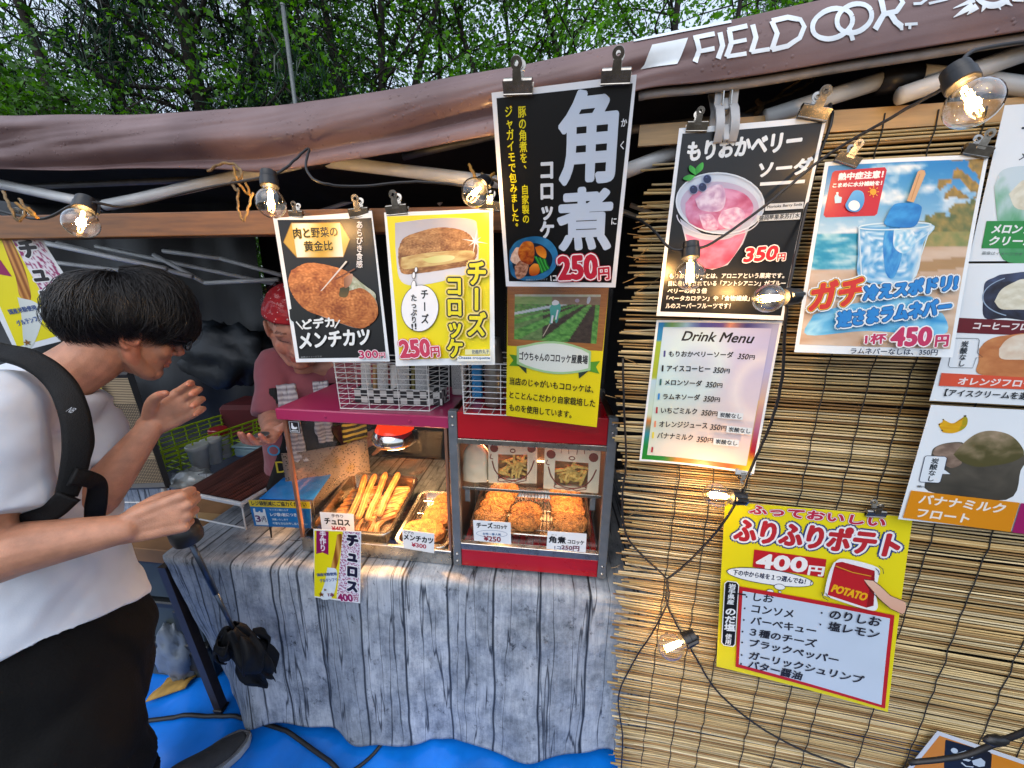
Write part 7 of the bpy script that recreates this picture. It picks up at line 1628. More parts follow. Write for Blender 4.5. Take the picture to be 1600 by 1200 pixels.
# storage crates, cardboard and bag at the table's left end
M['crate'] = mat('grey_green_crate', '#39423f', .5, var=.25, scale=9); M['crate_dk'] = mat('dark_crate_rim', '#1c2022', .5, var=.2); M['carton'] = mat('brown_carton', '#8a6440', .75, var=.2, scale=7)
for k in range(3):
    z0 = .075+k*.172; o_ = A(-1.34, 1.02, z0)
    th = thing('storage_crate', o_+A(.15, .2, 0), ['bottom', 'middle', 'top'][k]+' grey-green storage crate of the stack at the left end of the counter', 'crate', 'storage crates left of the counter')
    f = (o_, unit(A(1, -.1, 0)), unit(A(.1, 1, 0)), A(0, 0, 1))
    mb = MB(f); mb.rbox(.01, .31, .01, .43, 0, .14, .006); mb.build('body', M['crate'], th)
    mb = MB(f); mb.rbox(0, .32, 0, .44, .1405, .165, .004); mb.build('lid', M['crate_dk'], th)
    for x in (.06, .22): mb = MB(f); mb.rbox(x, x+.05, .001, .0095, .05, .13, .002); mb.build('latch', M['crate_dk'], th)
f = (A(-1.36, 1.0, .592), unit(A(1, -.12, 0)), unit(A(.12, 1, 0)), A(0, 0, 1)); mb = MB(f); mb.rbox(0, .33, 0, .34, 0, .05, .003); ctn = mb.build('carton', M['carton'], None); tag(ctn, 'flat brown carton lying on the stack of storage crates', 'carton')
mb = MB(f); mb.box(0.0, .33, .15, .19, .0505, .0512); mb.build('tape', mat('packing_tape', '#a8875c', .3, var=.1), ctn)
q = at_z(297, 851, .656); mb = MB(); mb.lathe([(0, 0), (.016, 0), (.018, .002), (.018, .007), (.015, .009), (0, .009)], A(-1.0, 1.02, .6432), (0, 0, 1), 20); tag(mb.build('bottle_cap', M['black_plastic'], None, True), 'flat black cap on the brown carton beside the counter corner', 'cap')
q = at_z(272, 1078, .08); mb = MB(); mb.grid(lambda u, v: (q[0]-.06+.11*u, q[1]-.04+.08*v+.03*u, .082+.02*u+.006*math.sin(v*6)), 6, 6); o = mb.build('cardboard_scrap', mat('tan_cardboard', '#a8833c', .8, var=.2), None, True); sd = o.modifiers.new('t', 'SOLIDIFY'); sd.thickness = .004; tag(o, 'tan cardboard scrap on the tarp beside the customer\'s legs', 'cardboard')
q = at_y(285, 1010, 1.0); mb = MB(); mb.ell(A(q[0]-.035, 1.02, .19), .06, .05, .125, 30, 20, fn=lambda d: 1+.3*fb(d[0]*2.4, d[1]*2.4, d[2]*1.6+5)+.08*nz(d[0]*8, d[1]*8, d[2]*5)); tag(mb.build('plastic_bag', mat('white_plastic_bag', '#6f7a86', .35, var=.2, scale=14, bump=.6, bscale=24), None, True), 'whitish plastic bag standing on the tarp between customer and table leg', 'plastic bag')
# ================================================================== people
def limb(mb, nodes, ref=(0, 0, 1), n=20, sub=5, cap0=True, cap1=True):
    """tapering loft: nodes are (point, radius) or (point, radius along ref, radius across)"""
    P_ = [np.array(q[0], float) for q in nodes]; ra = [q[1] for q in nodes]; rb = [q[2] if len(q) > 2 else q[1] for q in nodes]
    C_ = cr(P_, sub); k = len(C_); tt = np.linspace(0, len(nodes)-1, k)
    A_ = np.interp(tt, range(len(nodes)), ra); B_ = np.interp(tt, range(len(nodes)), rb)
    T = [unit(C_[min(i+1, k-1)]-C_[max(i-1, 0)]) for i in range(k)]; rings = []
    u = np.array(ref, float)
    if abs(unit(u) @ T[0]) > .95: u = A(1, .2, .1)
    def ring(c, a, b_, t_, u): 
        u = unit(u-t_*np.dot(u, t_)); w_ = np.cross(t_, u); return [c+a*math.cos(2*math.pi*j/n)*u+b_*math.sin(2*math.pi*j/n)*w_ for j in range(n)]
    if cap0:
        for d in (.97, .8, .5): h = (1-d*d)**.5; rings.append(ring(C_[0]-T[0]*d*min(A_[0], B_[0]), A_[0]*h, B_[0]*h, T[0], u))
    for i in range(k): rings.append(ring(C_[i], A_[i], B_[i], T[i], u))
    if cap1:
        for d in (.5, .8, .97): h = (1-d*d)**.5; rings.append(ring(C_[-1]+T[-1]*d*min(A_[-1], B_[-1]), A_[-1]*h, B_[-1]*h, T[-1], u))
    vs = [q for r_ in rings for q in r_]; K = len(rings)
    fs = [(i*n+j, i*n+(j+1) % n, (i+1)*n+(j+1) % n, (i+1)*n+j) for i in range(K-1) for j in range(n)]+[tuple(range(n-1, -1, -1)), tuple(range((K-1)*n, K*n))]
    mb.add(vs, fs)
def skinned(mb, name, mats, voxel, it=4, fac=.5, parent=None, disp=None, col=None):
    me = mb.mesh('tmp', mats); ob = bpy.data.objects.new('tmp', me); COL.objects.link(ob)
    md = ob.modifiers.new('r', 'REMESH'); md.mode = 'VOXEL'; md.voxel_size = voxel
    if it: ms = ob.modifiers.new('s', 'SMOOTH'); ms.iterations = it; ms.factor = fac
    dg = bpy.context.evaluated_depsgraph_get(); m2 = bpy.data.meshes.new_from_object(ob.evaluated_get(dg)); bpy.data.objects.remove(ob); bpy.data.meshes.remove(me)
    m2.name = name; nv = len(m2.vertices); co = np.empty(nv*3, np.float32); m2.vertices.foreach_get('co', co); co = co.reshape(-1, 3)
    if disp:
        nr = np.empty(nv*3, np.float32); m2.vertices.foreach_get('normal', nr); nr = nr.reshape(-1, 3)
        d = np.array([disp(*map(float, p)) for p in co]); co = co+nr*d[:, None]; m2.vertices.foreach_set('co', co.astype(np.float32).ravel())
    if not m2.materials: m2.materials.append(mats if not isinstance(mats, list) else mats[0])
    for a in list(m2.color_attributes): m2.color_attributes.remove(a)
    at = m2.color_attributes.new('Col', 'FLOAT_COLOR', 'POINT'); cc = np.ones((nv, 4), np.float32)
    if col: cc[:, :3] = np.array([col(p) for p in co])
    at.data.foreach_set('color', cc.ravel()); m2.polygons.foreach_set('use_smooth', [True]*len(m2.polygons)); m2.update()
    return link(name, m2, parent)
def hand(mb, w, X, Nn, side, curl, th=(.6, .5), sc=1.0, spread=1.0):
    X = unit(X); Nn = unit(np.asarray(Nn, float)-X*np.dot(Nn, X)); Y = side*np.cross(Nn, X)
    p = lambda x, y, z: np.asarray(w)+sc*(X*x+Y*y+Nn*z)
    fy = [.030, .0102, -.0102, -.029]; fx = [.088, .092, .087, .078]; sg = [(.043, .026, .020), (.047, .029, .021), (.043, .027, .021), (.034, .021, .018)]; rr = [.0088, .0090, .0086, .0076]
    tips = []
    for i in range(4):
        limb(mb, [(p(-.01, fy[i]*.45, 0), .0135*sc), (p(.03, fy[i]*.7, .001), .0135*sc), (p(fx[i], fy[i], 0), .0108*sc)], ref=Nn, n=12)
        a = 0; q = p(fx[i], fy[i], 0); pts = [(q, rr[i]*1.08*sc)]; yd = Y*(fy[i]*1.2*spread)
        for k, L in enumerate(sg[i]):
            a += curl[i+1]*((1.05, 1.25, .75) if curl[i+1] < 1.3 else (1.08, 1.15, .62))[k]; d = unit(X*math.cos(a)+Nn*math.sin(a)+yd*math.cos(a)); q = q+d*L*sc; pts.append((q, rr[i]*(.97, .9, .72)[k]*sc))
        limb(mb, pts, ref=Y, n=12, sub=4); tips.append(q)
    a0, a1 = th; q = p(.014, .020, .006); d = unit(X*math.cos(a0)*.8+Y*math.sin(a0)*1.1+Nn*.45); pts = [(q, .0150*sc)]
    for k, L in enumerate((.042, .033, .026)):
        d = unit(d+(-Y*.55+X*.25+Nn*.35)*curl[0]*(0 if k == 0 else 1)); q = q+d*L*sc; pts.append((q, (.0128, .0105, .0080)[k]*sc))
    limb(mb, pts, ref=Nn, n=12, sub=4); tips.append(q)
    limb(mb, [(p(-.012, 0, 0), .019*sc, .024*sc), (p(.03, .002, .002), .0135*sc, .034*sc), (p(.078, .001, 0), .0118*sc, .036*sc)], ref=Nn, n=20)
    return tips
def head(mb, O, F_, U_, sc=1.0, fem=False):
    F_ = unit(F_); U_ = unit(np.asarray(U_, float)-F_*np.dot(U_, F_)); L_ = np.cross(U_, F_)
    p = lambda x, y, z: np.asarray(O)+sc*(F_*x+L_*y+U_*z)
    E_ = lambda c, rx, ry, rz, nu=28, nv=18: mb.ell(p(*c), rx*sc, ry*sc, rz*sc, nu, nv, F_, L_, U_)
    E_((-.012, 0, .036), .098, .076, .092); E_((.030, 0, -.030), .064, .060, .078); E_((.045, 0, .020), .052, .060, .055)
    E_((.062, 0, -.095), .027, .030, .025); E_((.045, 0, -.070), .042, .044, .040)
    for s_ in (-1, 1):
        limb(mb, [(p(-.002, s_*.058, -.030), .020*sc), (p(.010, s_*.055, -.062), .019*sc), (p(.050, s_*.026, -.098), .019*sc)], n=12)
        E_((.058, s_*.036, -.032), .028, .026, .028, 16, 10); E_((.082, s_*.034, .024), .012, .022, .009, 12, 8)
        # ear: shell, rim and lobe
        ec = (-.008, s_*.078, -.010); limb(mb, [(p(ec[0]+.016*math.cos(a), ec[1]+s_*(.004+.004*math.sin(a)), ec[2]+.029*math.sin(a)), (.0055 if a < 4 else .0065)*sc) for a in np.linspace(-.5, 4.6, 9)], n=8)
        E_((-.006, s_*.077, -.010), .013, .005, .024, 12, 8)
        E_((.112-.014, s_*.0105, -.034), .009, .008, .0075, 12, 8)
    limb(mb, [(p(.090, 0, .014), .0085*sc), (p(.103, 0, -.008), .0088*sc), (p(.113, 0, -.028), .0112*sc)], n=12); E_((.108, 0, -.033), .012, .010, .009, 12, 8)
    E_((.085, 0, -.052), .012, .022, .012, 14, 8)
    E_((.0912, 0, -.0615), .0085, .021, .0050, 16, 8); E_((.0895, 0, -.0725), .0085, .018, .0056, 16, 8)
    return p, (F_, L_, U_)
def hair(name, O, fr_, m_, parent, sc=1.0, n=2600, seed=1, mx=lambda ph: 1.8, off=(.010, .026), sweep=.25, wid=.0021):
    F_, L_, U_ = fr_; rng = np.random.default_rng(seed); c0 = A(-.012, 0, .034); rad = A(.101, .079, .094)
    ct = unit(A(-.30, 0, 1)); cx = unit(A(1, 0, .30)); cy = A(0, 1, 0)          # polar frame round the crown, a little behind the top
    def sp(th, ph, o):
        d = cx*math.sin(th)*math.cos(ph)+cy*math.sin(th)*math.sin(ph)+ct*math.cos(th); l_ = c0+d*rad+unit(d/rad)*o
        return O+sc*(F_*l_[0]+L_*l_[1]+U_*l_[2])
    mb = MB(); mb.grid(lambda u, v: sp(.001+v*(mx(2*math.pi*u)*.93), 2*math.pi*u, .007+.004*math.sin(v*3)), 64, 22)
    for i in range(n):
        ph = rng.uniform(0, 2*math.pi); M_ = mx(ph); t1 = M_*(1.04-.40*rng.random()**1.5); t0 = max(.02, t1-rng.uniform(.7, 1.5))
        o1 = rng.uniform(*off)*(1+.7*max(0, math.cos(ph))**2*(off[1] > .02))*(1+.55*nz(math.cos(ph)*3.5, math.sin(ph)*3.5, t1*2)); sw = rng.normal()*sweep*.5+sweep*.25*math.sin(ph*3+1); t1 *= 1+.075*nz(math.cos(ph)*14, math.sin(ph)*14, 7); clump = .06*math.sin(ph*11+rng.integers(0, 3)*2.1)*rng.random()
        pts = []; rs = []; fz = rng.normal()*.004; fq = rng.uniform(0, 6)
        for k in range(7):
            f = k/6; th = t0+(t1-t0)*f; o = o1*(.45+.75*math.sin(math.pi*min(1, f*.75+.1)))*(1-.25*f**3)+fz*f*math.sin(3*f+fq); pts.append(sp(th, ph+sw*f*f+clump*f, o)); rs.append(wid*sc*(1.1-.95*f**2.2)*rng.uniform(.8, 1.2))
        mb.tube(pts, rs, 3, caps=False)
    return mb.build(name, m_, parent, True)
M['skin'] = mat('warm_skin', '#ffffff', .46, var=.16, scale=38, attr=True, bump=.22, bscale=420, sss=.10)
m, t, p = newmat('black_hair'); M['hair'] = m; p.inputs['Base Color'].default_value = (.0065, .006, .0065, 1); p.inputs['Roughness'].default_value = .38; p.inputs['Specular IOR Level'].default_value = .55
n1 = N(t, 'ShaderNodeTexNoise', i_Scale=60.0); rr = N(t, 'ShaderNodeMapRange'); rr.inputs[3].default_value = .28; rr.inputs[4].default_value = .5; t.links.new(n1.outputs['Fac'], rr.inputs[0]); t.links.new(rr.outputs[0], p.inputs['Roughness'])
M['shirt'] = mat('white_cotton', '#c6ced9', .85, var=.06, scale=9, bump=.07, bscale=420, sheen=.2)
M['black_cloth'] = mat('black_cotton', '#060607', .85, var=.3, scale=9, bump=.3, bscale=240, spec=.2)
M['strap'] = mat('black_webbing', '#08090b', .65, spec=.25, var=.2, scale=60, bump=.4, bscale=500)
SK = np.array(lin('#b98468'))
# ---------------------------------------------------------------- the customer
ear = at_t(201, 527, .83); v_ = unit(ray(201, 527)*A(1, 1, 0)); f_ = A(v_[1], -v_[0], 0)
fh = unit(f_*math.cos(R(9))+v_*math.sin(R(9))); HF = unit(fh*math.cos(R(21))-A(0, 0, 1)*math.sin(R(21))); HU = unit(A(0, 0, 1)-HF*HF[2])
HL = np.cross(HU, HF); HO = ear+HL*.072+HU*.010+HF*.010
cu = thing('person', at_z(200, 1300, 0.06)*A(1, 1, 0), 'dark-haired customer in a white T-shirt stooping at the counter with one hand raised', 'person')
mb = MB(); HS = .90; hp, hfr = head(mb, HO, HF, HU, HS)
nb = at_t(62, 610, .80)
limb(mb, [(hp(-.035, 0, -.02), .058), (hp(-.045, 0, -.075), .055), (nb*.45+hp(-.05, 0, -.09)*.55, .056), (nb, .066)], ref=HF)
Rs, Re, Rw = at_t(-35, 655, .63), at_t(-28, 868, .60), at_t(196, 826, .68)
Ls, Le, Lw = at_t(140, 655, .90), at_t(140, 790, .80), at_t(238, 664, .87)
ch, be_, pe = at_t(58, 725, .79), at_t(72, 860, .77), at_t(95, 1010, .76)
limb(mb, [(nb+A(0, 0, .0), .05), (ch, .08, .07), (be_, .08, .07), (pe, .07)], ref=Ls-Rs)
limb(mb, [(nb, .05), (Rs, .05), (Rs*.5+Re*.5, .044), (Re, .041), (Re*.72+Rw*.28, .043), (Re*.35+Rw*.65, .034), (Rw, .0245, .029)])
limb(mb, [(nb, .05), (Ls, .048), (Ls*.5+Le*.5, .042), (Le, .038), (Le*.7+Lw*.3, .040), (Le*.35+Lw*.65, .032), (Lw, .0235, .028)])
hand(mb, Rw, at_t(292, 798, .72)-Rw, ray(240, 800)*A(1, 1, 0)+A(0, 0, -.35), -1, [.9, 1.36, 1.4, 1.42, 1.4], (.25, .5))
ltips = hand(mb, Lw, at_t(318, 612, .90)-Lw, -ray(280, 640)+A(.25, 0, .1), 1, [.55, .50, .60, .66, .66], (.42, .5), spread=.9)
LEG = [(at_t(95, 1060, .72), .06), (at_t(130, 1200, .72), .055), (A(-.80, .52, .40), .05), (A(-.86, .42, .10), .04)]
limb(mb, LEG); toe = at_z(391, 1152, .085); hd = unit((at_z(388, 1152, .085)-at_z(322, 1205, .085))*A(1, 1, 0)); heel = toe-hd*.27
limb(mb, [(at_t(125, 1060, .82), .06), (at_t(130, 1180, .86), .055), (at_t(150, 1180, .9)*.5+heel*.5, .045), (heel+hd*.05+A(0, 0, .06), .038)])
def skin_cust(p_):
    d = (p_-HO)/HS; l_ = A(d@HF, d@HL, d@HU); c_ = SK.copy()
    if np.linalg.norm(d) < .2:
        if l_[0] > .078 and abs(l_[2]+.067) < .013 and abs(l_[1]) < .024: c_ = c_*A(.92, .62, .60)
        if abs(abs(l_[1])-.08) < .014 and abs(l_[0]+.008) < .03: c_ = c_*A(1.02, .80, .76)
        if l_[0] > .09 and -.045 < l_[2] < -.015: c_ = c_*A(1.0, .86, .82)
    for tp in (Rw, Lw):
        if np.linalg.norm(p_-tp) < .2: pass
    for tp in ltips:
        if np.linalg.norm(p_-tp) < .016: c_ = c_*A(1.05, .85, .82)
    return c_
body = skinned(mb, 'body', M['skin'], .0027, 5, .5, cu, None, skin_cust)
hm = lambda ph: 2.07+.09*nz(math.cos(ph)*5, math.sin(ph)*5, 2)+.10*math.cos(ph)*1.0 - (.16*math.exp(-((abs(((ph+math.pi) % (2*math.pi))-math.pi)-1.45)/.22)**2)) + (.36*max(0, -math.cos(ph)-.2))+.05*math.sin(ph*13)
hair('hair', HO, hfr, M['hair'], cu, HS, 15000, 3, hm, (.006, .030), .55, .0008)
gl = MB()
def gp(x, y, z): return hp(x+.008*max(0, x)/.1, y, z-.004)
for s_ in (-1, 1):
    rim = [gp(.110-.10*abs(y_)**1.0*.35, s_*.033+yy, .004+zz) for yy, zz, y_ in [(.024*math.copysign(abs(math.cos(a))**.6, math.cos(a)), .017*math.copysign(abs(math.sin(a))**.6, math.sin(a)), abs(s_*.033+.024*math.cos(a))) for a in np.linspace(0, 2*math.pi, 25)]]
    gl.tube(rim, .0019, 6); gl.tube([gp(.098, s_*.060, .010), gp(.085, s_*.076, .010), gp(.0, s_*.083, .006), gp(-.02, s_*.083, -.012)], .0021, 6)
gl.tube([gp(.109, -.010, .006), gp(.113, 0, .009), gp(.109, .010, .006)], .0018, 6)
go_ = gl.build('glasses', M['black_plastic'], cu, True)
gl = MB()
for s_ in (-1, 1):
    gl = MB(); gl.add([gp(.1095-.035*abs(s_*.033+.022*math.cos(a)), s_*.033+.022*math.cos(a), .004+.0155*math.sin(a)) for a in np.linspace(0, 2*math.pi, 17)[:-1]], [tuple(range(16))]); gl.build('lens', M['glass'], go_)

# shirt
mb = MB(); lat = Ls-Rs
sh1 = at_t(60, 625, .80)
limb(mb, [(sh1, .14, .065), (at_t(44, 700, .79), .172, .095), (at_t(52, 800, .77), .168, .106), (at_t(70, 900, .765), .170, .122), (at_t(86, 985, .755), .182, .134)], ref=lat, n=40, cap1=False)
limb(mb, [(sh1*.6+Rs*.4, .075), (Rs, .078), (Rs*.55+Re*.45, .080), (Rs*.26+Re*.74, .083)], n=28, cap1=False)
limb(mb, [(sh1*.6+Ls*.4, .062), (Ls, .062), (Ls*.5+Le*.5, .063), (Ls*.30+Le*.70, .066)], n=28, cap1=False)
limb(mb, [(nb*.6+hp(-.05, 0, -.09)*.4, .060), (nb, .075), (sh1, .1)], ref=HF, n=28, cap0=False)
def wrinkle(x, y, z):
    q = x*.72+y*.6
    a = .0075*fb(q*6+z*5, z*8-q*5, 3, 3)+.0050*math.sin((z*1.0+q*.9)*42+4*nz(x*5, y*5, z*5))*max(0, nz(x*4, y*4, z*4+9)+.15)
    h_ = max(0, 1-abs(z-.93)*5); return a*(1+.8*h_)
skinned(mb, 't_shirt', M['shirt'], .0055, 6, .5, cu, wrinkle)
# trousers
mb = MB()
limb(mb, [(at_t(78, 950, .765), .160, .118), (at_t(100, 1025, .755), .170, .134), (at_t(108, 1090, .755), .16, .122)], ref=lat, n=36)
limb(mb, [(at_t(105, 1080, .72), .100), (at_t(125, 1200, .70), .095), (A(-.80, .50, .42), .085), (A(-.86, .41, .12), .07)], n=26, cap1=False)
limb(mb, [(at_t(120, 1075, .81), .095), (at_t(115, 1180, .86), .082), (at_t(150, 1180, .9)*.5+heel*.5, .07), (heel+hd*.04+A(0, 0, .10), .058)], n=26, cap1=False)
skinned(mb, 'trousers', M['black_cloth'], .0075, 5, .5, cu, lambda x, y, z: .006*fb(x*9, y*9, z*6, 3)+.003*math.sin(z*40+6*nz(x*6, y*6, z*3)))
# shoes
M['shoe'] = mat('charcoal_knit_shoe', '#2a2b2e', .75, var=.2, scale=60, bump=.5, bscale=500); M['sole'] = mat('pale_shoe_sole', '#9a9fa2', .55, var=.15); M['shoe_trim'] = mat('grey_shoe_trim', '#55565a', .5, var=.2)
def shoe(he, d):
    s_ = np.cross(d, A(0, 0, 1)); z0 = max(tarp_z(he[0], he[1]), tarp_z(*(he+d*.25)[:2]), .02); f = (A(he[0], he[1], z0), d*.86, -s_*.80, A(0, 0, .88))
    out = [(0, .030), (.03, .037), (.08, .037), (.14, .044), (.19, .050), (.235, .046), (.265, .030), (.278, .006)]
    def ring(z, k, ex=0): return [(x+(ex if x > .2 else -ex*(x < .05)), y*k, z) for x, y in out]+[(x+(ex if x > .2 else -ex*(x < .05)), -y*k*.94, z) for x, y in out[::-1]]
    mb = MB(f); r0, r1, r2 = ring(0, .94), ring(.012, 1.0, .004), ring(.028, 1.0, .003); vs = r0+r1+r2; n = len(r0)
    mb.add(vs, [tuple(range(n-1, -1, -1)), tuple(range(2*n, 3*n))]+[(k*n+i, k*n+(i+1) % n, (k+1)*n+(i+1) % n, (k+1)*n+i) for k in range(2) for i in range(n)]); so_ = smooth_angle(mb.build('sole', M['sole'], None), 50)
    mb = MB(f); limb(mb, [((.035, 0, .060), .034, .05), ((.09, 0, .062), .037, .048), ((.15, 0, .046), .043, .034), ((.21, 0, .036), .044, .024), ((.255, 0, .031), .026, .014)], ref=(0, 1, 0), n=24)
    sh_ = skinned(mb, 'shoe', M['shoe'], .004, 6, .5, cu, None); so_.parent = sh_
    mb = MB(f)
    for k in range(4): x = .105+k*.020; mb.tube([(x, -.022, .083-.0085*k), (x+.006, 0, .0925-.010*k), (x, .022, .083-.0085*k)], .0032, 6)
    mb.build('laces', M['black_plastic'], sh_, True)
    mb = MB(f); mb.tube(cr([(.278, .0, .030), (.255, .030, .034), (.21, .047, .036), (.16, .045, .042)], 5), .005, 6, flat=.5); mb.tube(cr([(.278, .0, .030), (.255, -.028, .034), (.21, -.044, .036), (.16, -.042, .042)], 5), .005, 6, flat=.5); mb.build('trim', M['shoe_trim'], sh_, True)
shoe(toe-hd*.238, hd); shoe(A(-.90, .36, .02), unit(A(.75, .5, 0)))
# backpack
bpk = thing('backpack', at_t(-150, 760, .72), 'black backpack worn by the stooping customer, its wide strap over the near shoulder', 'backpack')
mb = MB(); fd = unit(np.cross(lat, A(0, 0, 1))*-1); fd = fd if fd[0] > 0 else -fd; lu = unit(lat*A(1, 1, 0)); bc = ch-fd*.235+A(0, 0, -.04)
for dz, a, b_ in ((.17, .11, .06), (.08, .14, .085), (-.05, .15, .095), (-.18, .145, .09)): pass
limb(mb, [(bc+A(0, 0, .17)+fd*.06, .12, .055), (bc+A(0, 0, .08)+fd*.02, .145, .08), (bc+A(0, 0, -.06), .15, .09), (bc+A(0, 0, -.18), .145, .085)], ref=lu, n=30)
skinned(mb, 'pack', M['strap'], .007, 4, .5, bpk, lambda x, y, z: .005*fb(x*9, y*9, z*9))
def band(mb, pts, wd, thk, nrm):
    q = cr([np.array(p_) for p_ in pts], 8); nn = cr([np.array(n_) for n_ in nrm], 8); ww = np.interp(np.linspace(0, 1, len(q)), np.linspace(0, 1, len(wd)), wd); k = len(q); vs = []
    for i in range(k):
        T = unit(q[min(i+1, k-1)]-q[max(i-1, 0)]); n_ = unit(nn[i]-T*np.dot(nn[i], T)); s_ = np.cross(T, n_)
        prof = [(-.5, -.3), (-.47, .35), (-.3, .5), (0, .55), (.3, .5), (.47, .35), (.5, -.3), (0, -.4)]
        vs += [q[i]+s_*a*ww[i]+n_*b_*thk for a, b_ in prof]
    m_ = 8; mb.add(vs, [(i*m_+j, i*m_+(j+1) % m_, (i+1)*m_+(j+1) % m_, (i+1)*m_+j) for i in range(k-1) for j in range(m_)]+[tuple(range(m_-1, -1, -1)), tuple(range((k-1)*m_, k*m_))])
toc = lambda px, py: -ray(px, py)
sp_ = [(-60, 535, .665), (-5, 548, .662), (48, 562, .660), (92, 596, .665), (116, 642, .660), (122, 690, .655), (116, 735, .652), (104, 775, .650)]
mb = MB(); band(mb, [at_t(*q) for q in sp_], [.036, .036, .036, .037, .038, .037, .034, .028], .013, [A(.1, -.3, 1), A(.2, -.4, .9), A(.35, -.6, .6), A(.5, -.75, .3)]+[toc(120, 700)+A(.35, 0, 0)]*4)
so2 = mb.build('shoulder_strap', M['strap'], bpk, True)
mb = MB(); band(mb, [at_t(*q) for q in ((112, 745, .64), (135, 748, .66), (152, 758, .69), (150, 790, .70), (146, 830, .705))], [.03, .028, .026, .030, .026], .010, [toc(140, 750)]*5); mb.build('strap_tail', M['strap'], bpk, True)
mb = MB(); band(mb, [at_t(*q) for q in ((108, 775, .645), (80, 800, .64), (48, 812, .635), (15, 822, .64), (-30, 820, .66))], [.034, .032, .030, .030, .030], .008, [toc(60, 800)]*5); mb.build('lower_strap', M['strap'], bpk, True)
mb = MB(); band(mb, [at_t(*q) for q in ((136, 652, .70), (141, 690, .70), (134, 720, .69))], [.012, .012, .012], .006, [toc(140, 690)]*3); mb.build('buckle_loop', M['strap'], bpk, True)
gv, gf = glyph('NB'); mb = MB(); o_ = at_t(113, 642, .624); ex_ = unit(at_t(123, 645, .620)-at_t(103, 638, .632)); nn = unit(toc(113, 642)+A(.2, 0, 0)); nn = unit(nn-ex_*np.dot(nn, ex_)); ey_ = np.cross(nn, ex_)
mb.add([o_+ex_*(.013*(q[0]-.75)+.004*q[1])+ey_*.014*(q[1]-.3)+nn*.002 for q in gv], gf); mb.build('strap_logo', mat('grey_reflective_print', '#8d9094', .4, var=.1), so2)
# umbrella
um = thing('umbrella', at_t(287, 838, .77), 'black folding umbrella hanging from the customer\'s fist in front of the plank-print cloth', 'umbrella')
u0, u1, u2 = at_t(287, 826, .77), at_t(366, 985, .90), at_t(392, 1052, .95); ua = unit(u1-u0)
mb = MB(); mb.lathe([(0, -.012), (.020, -.012), (.027, -.004), (.028, .018), (.026, .030), (.018, .036), (.010, .038), (0, .038)], u0, ua, 24); mb.lathe([(.0205, -.0125), (.012, -.008), (0, -.008)], u0, ua, 20); smooth_angle(mb.build('handle', M['black_plastic'], um))
mb = MB(); mb.tube([u0+ua*.036, u0*.4+u1*.6], .0058, 10); mb.tube([u0*.42+u1*.58, u1+ua*.02], .0046, 10); mb.build('shaft', mat('dark_metal_shaft', '#3c4654', .3, .7, var=.15), um, True)
M['umb_cloth'] = mat('navy_black_nylon', '#04060a', .7, var=.25, scale=18, bump=.4, bscale=60, spec=.25)
mb = MB(); Lc = np.linalg.norm(u2-u1)+.02; X0 = unit(np.cross(ua, A(0, 1, .1))); Y0 = np.cross(ua, X0)
def ucan(u, v):
    a = 2*math.pi*u; l_ = v*Lc*1.12-.015; r_ = np.interp(v, [0, .12, .35, .7, .9, 1], [.014, .026, .036, .043, .040, .024])
    r_ *= .60+.36*abs(math.sin(3*a+v*2.6+1.4*nz(math.cos(a)*2, math.sin(a)*2, v*2)))**.7+.45*nz(math.cos(a)*1.2+3, math.sin(a)*1.2, v*2.5)
    jag = (.016*math.sin(6*a)+.02*nz(math.cos(a)*3, math.sin(a)*3, 5))*max(0, v-.7)/.3; bx = .030*v*v
    return u1+ua*(l_+jag)+X0*(r_*math.cos(a)+bx)+Y0*r_*math.sin(a)
mb.grid(ucan, 96, 26); o = mb.build('folded_canopy', M['umb_cloth'], um, True); sd = o.modifiers.new('t', 'SOLIDIFY'); sd.thickness = .0012
def flap(a0, l0, l1, out, w_, tw):
    mb = MB(); 
    def g(u, v):
        a = a0+(u-.5)*w_+tw*v; r_ = .034+out*math.sin(math.pi*min(1, v*.9))+.010*nz(u*3+a0, v*3); return u1+ua*(l0+(l1-l0)*v+.012*math.sin(u*math.pi*2))+(X0*math.cos(a)+Y0*math.sin(a))*r_*(1-.2*(2*u-1)**2)
    mb.grid(g, 14, 12); o = mb.build('canopy_flap', M['umb_cloth'], um, True); sd = o.modifiers.new('t', 'SOLIDIFY'); sd.thickness = .0012
flap(.3, .01, .12, .034, .9, .5); flap(3.3, .02, .075, .030, 1.3, -.5); flap(2.0, .0, .05, .012, 1.2, .2); flap(5.0, .05, .13, .024, .8, .4)
mb = MB(); mb.tube(cr([u0-ua*.012, at_t(284, 812, .765), at_t(280, 798, .755), at_t(272, 796, .745), at_t(276, 812, .76), u0-ua*.011+X0*.004], 5), .0016, 6); mb.build('wrist_loop', M['strap'], um, True)

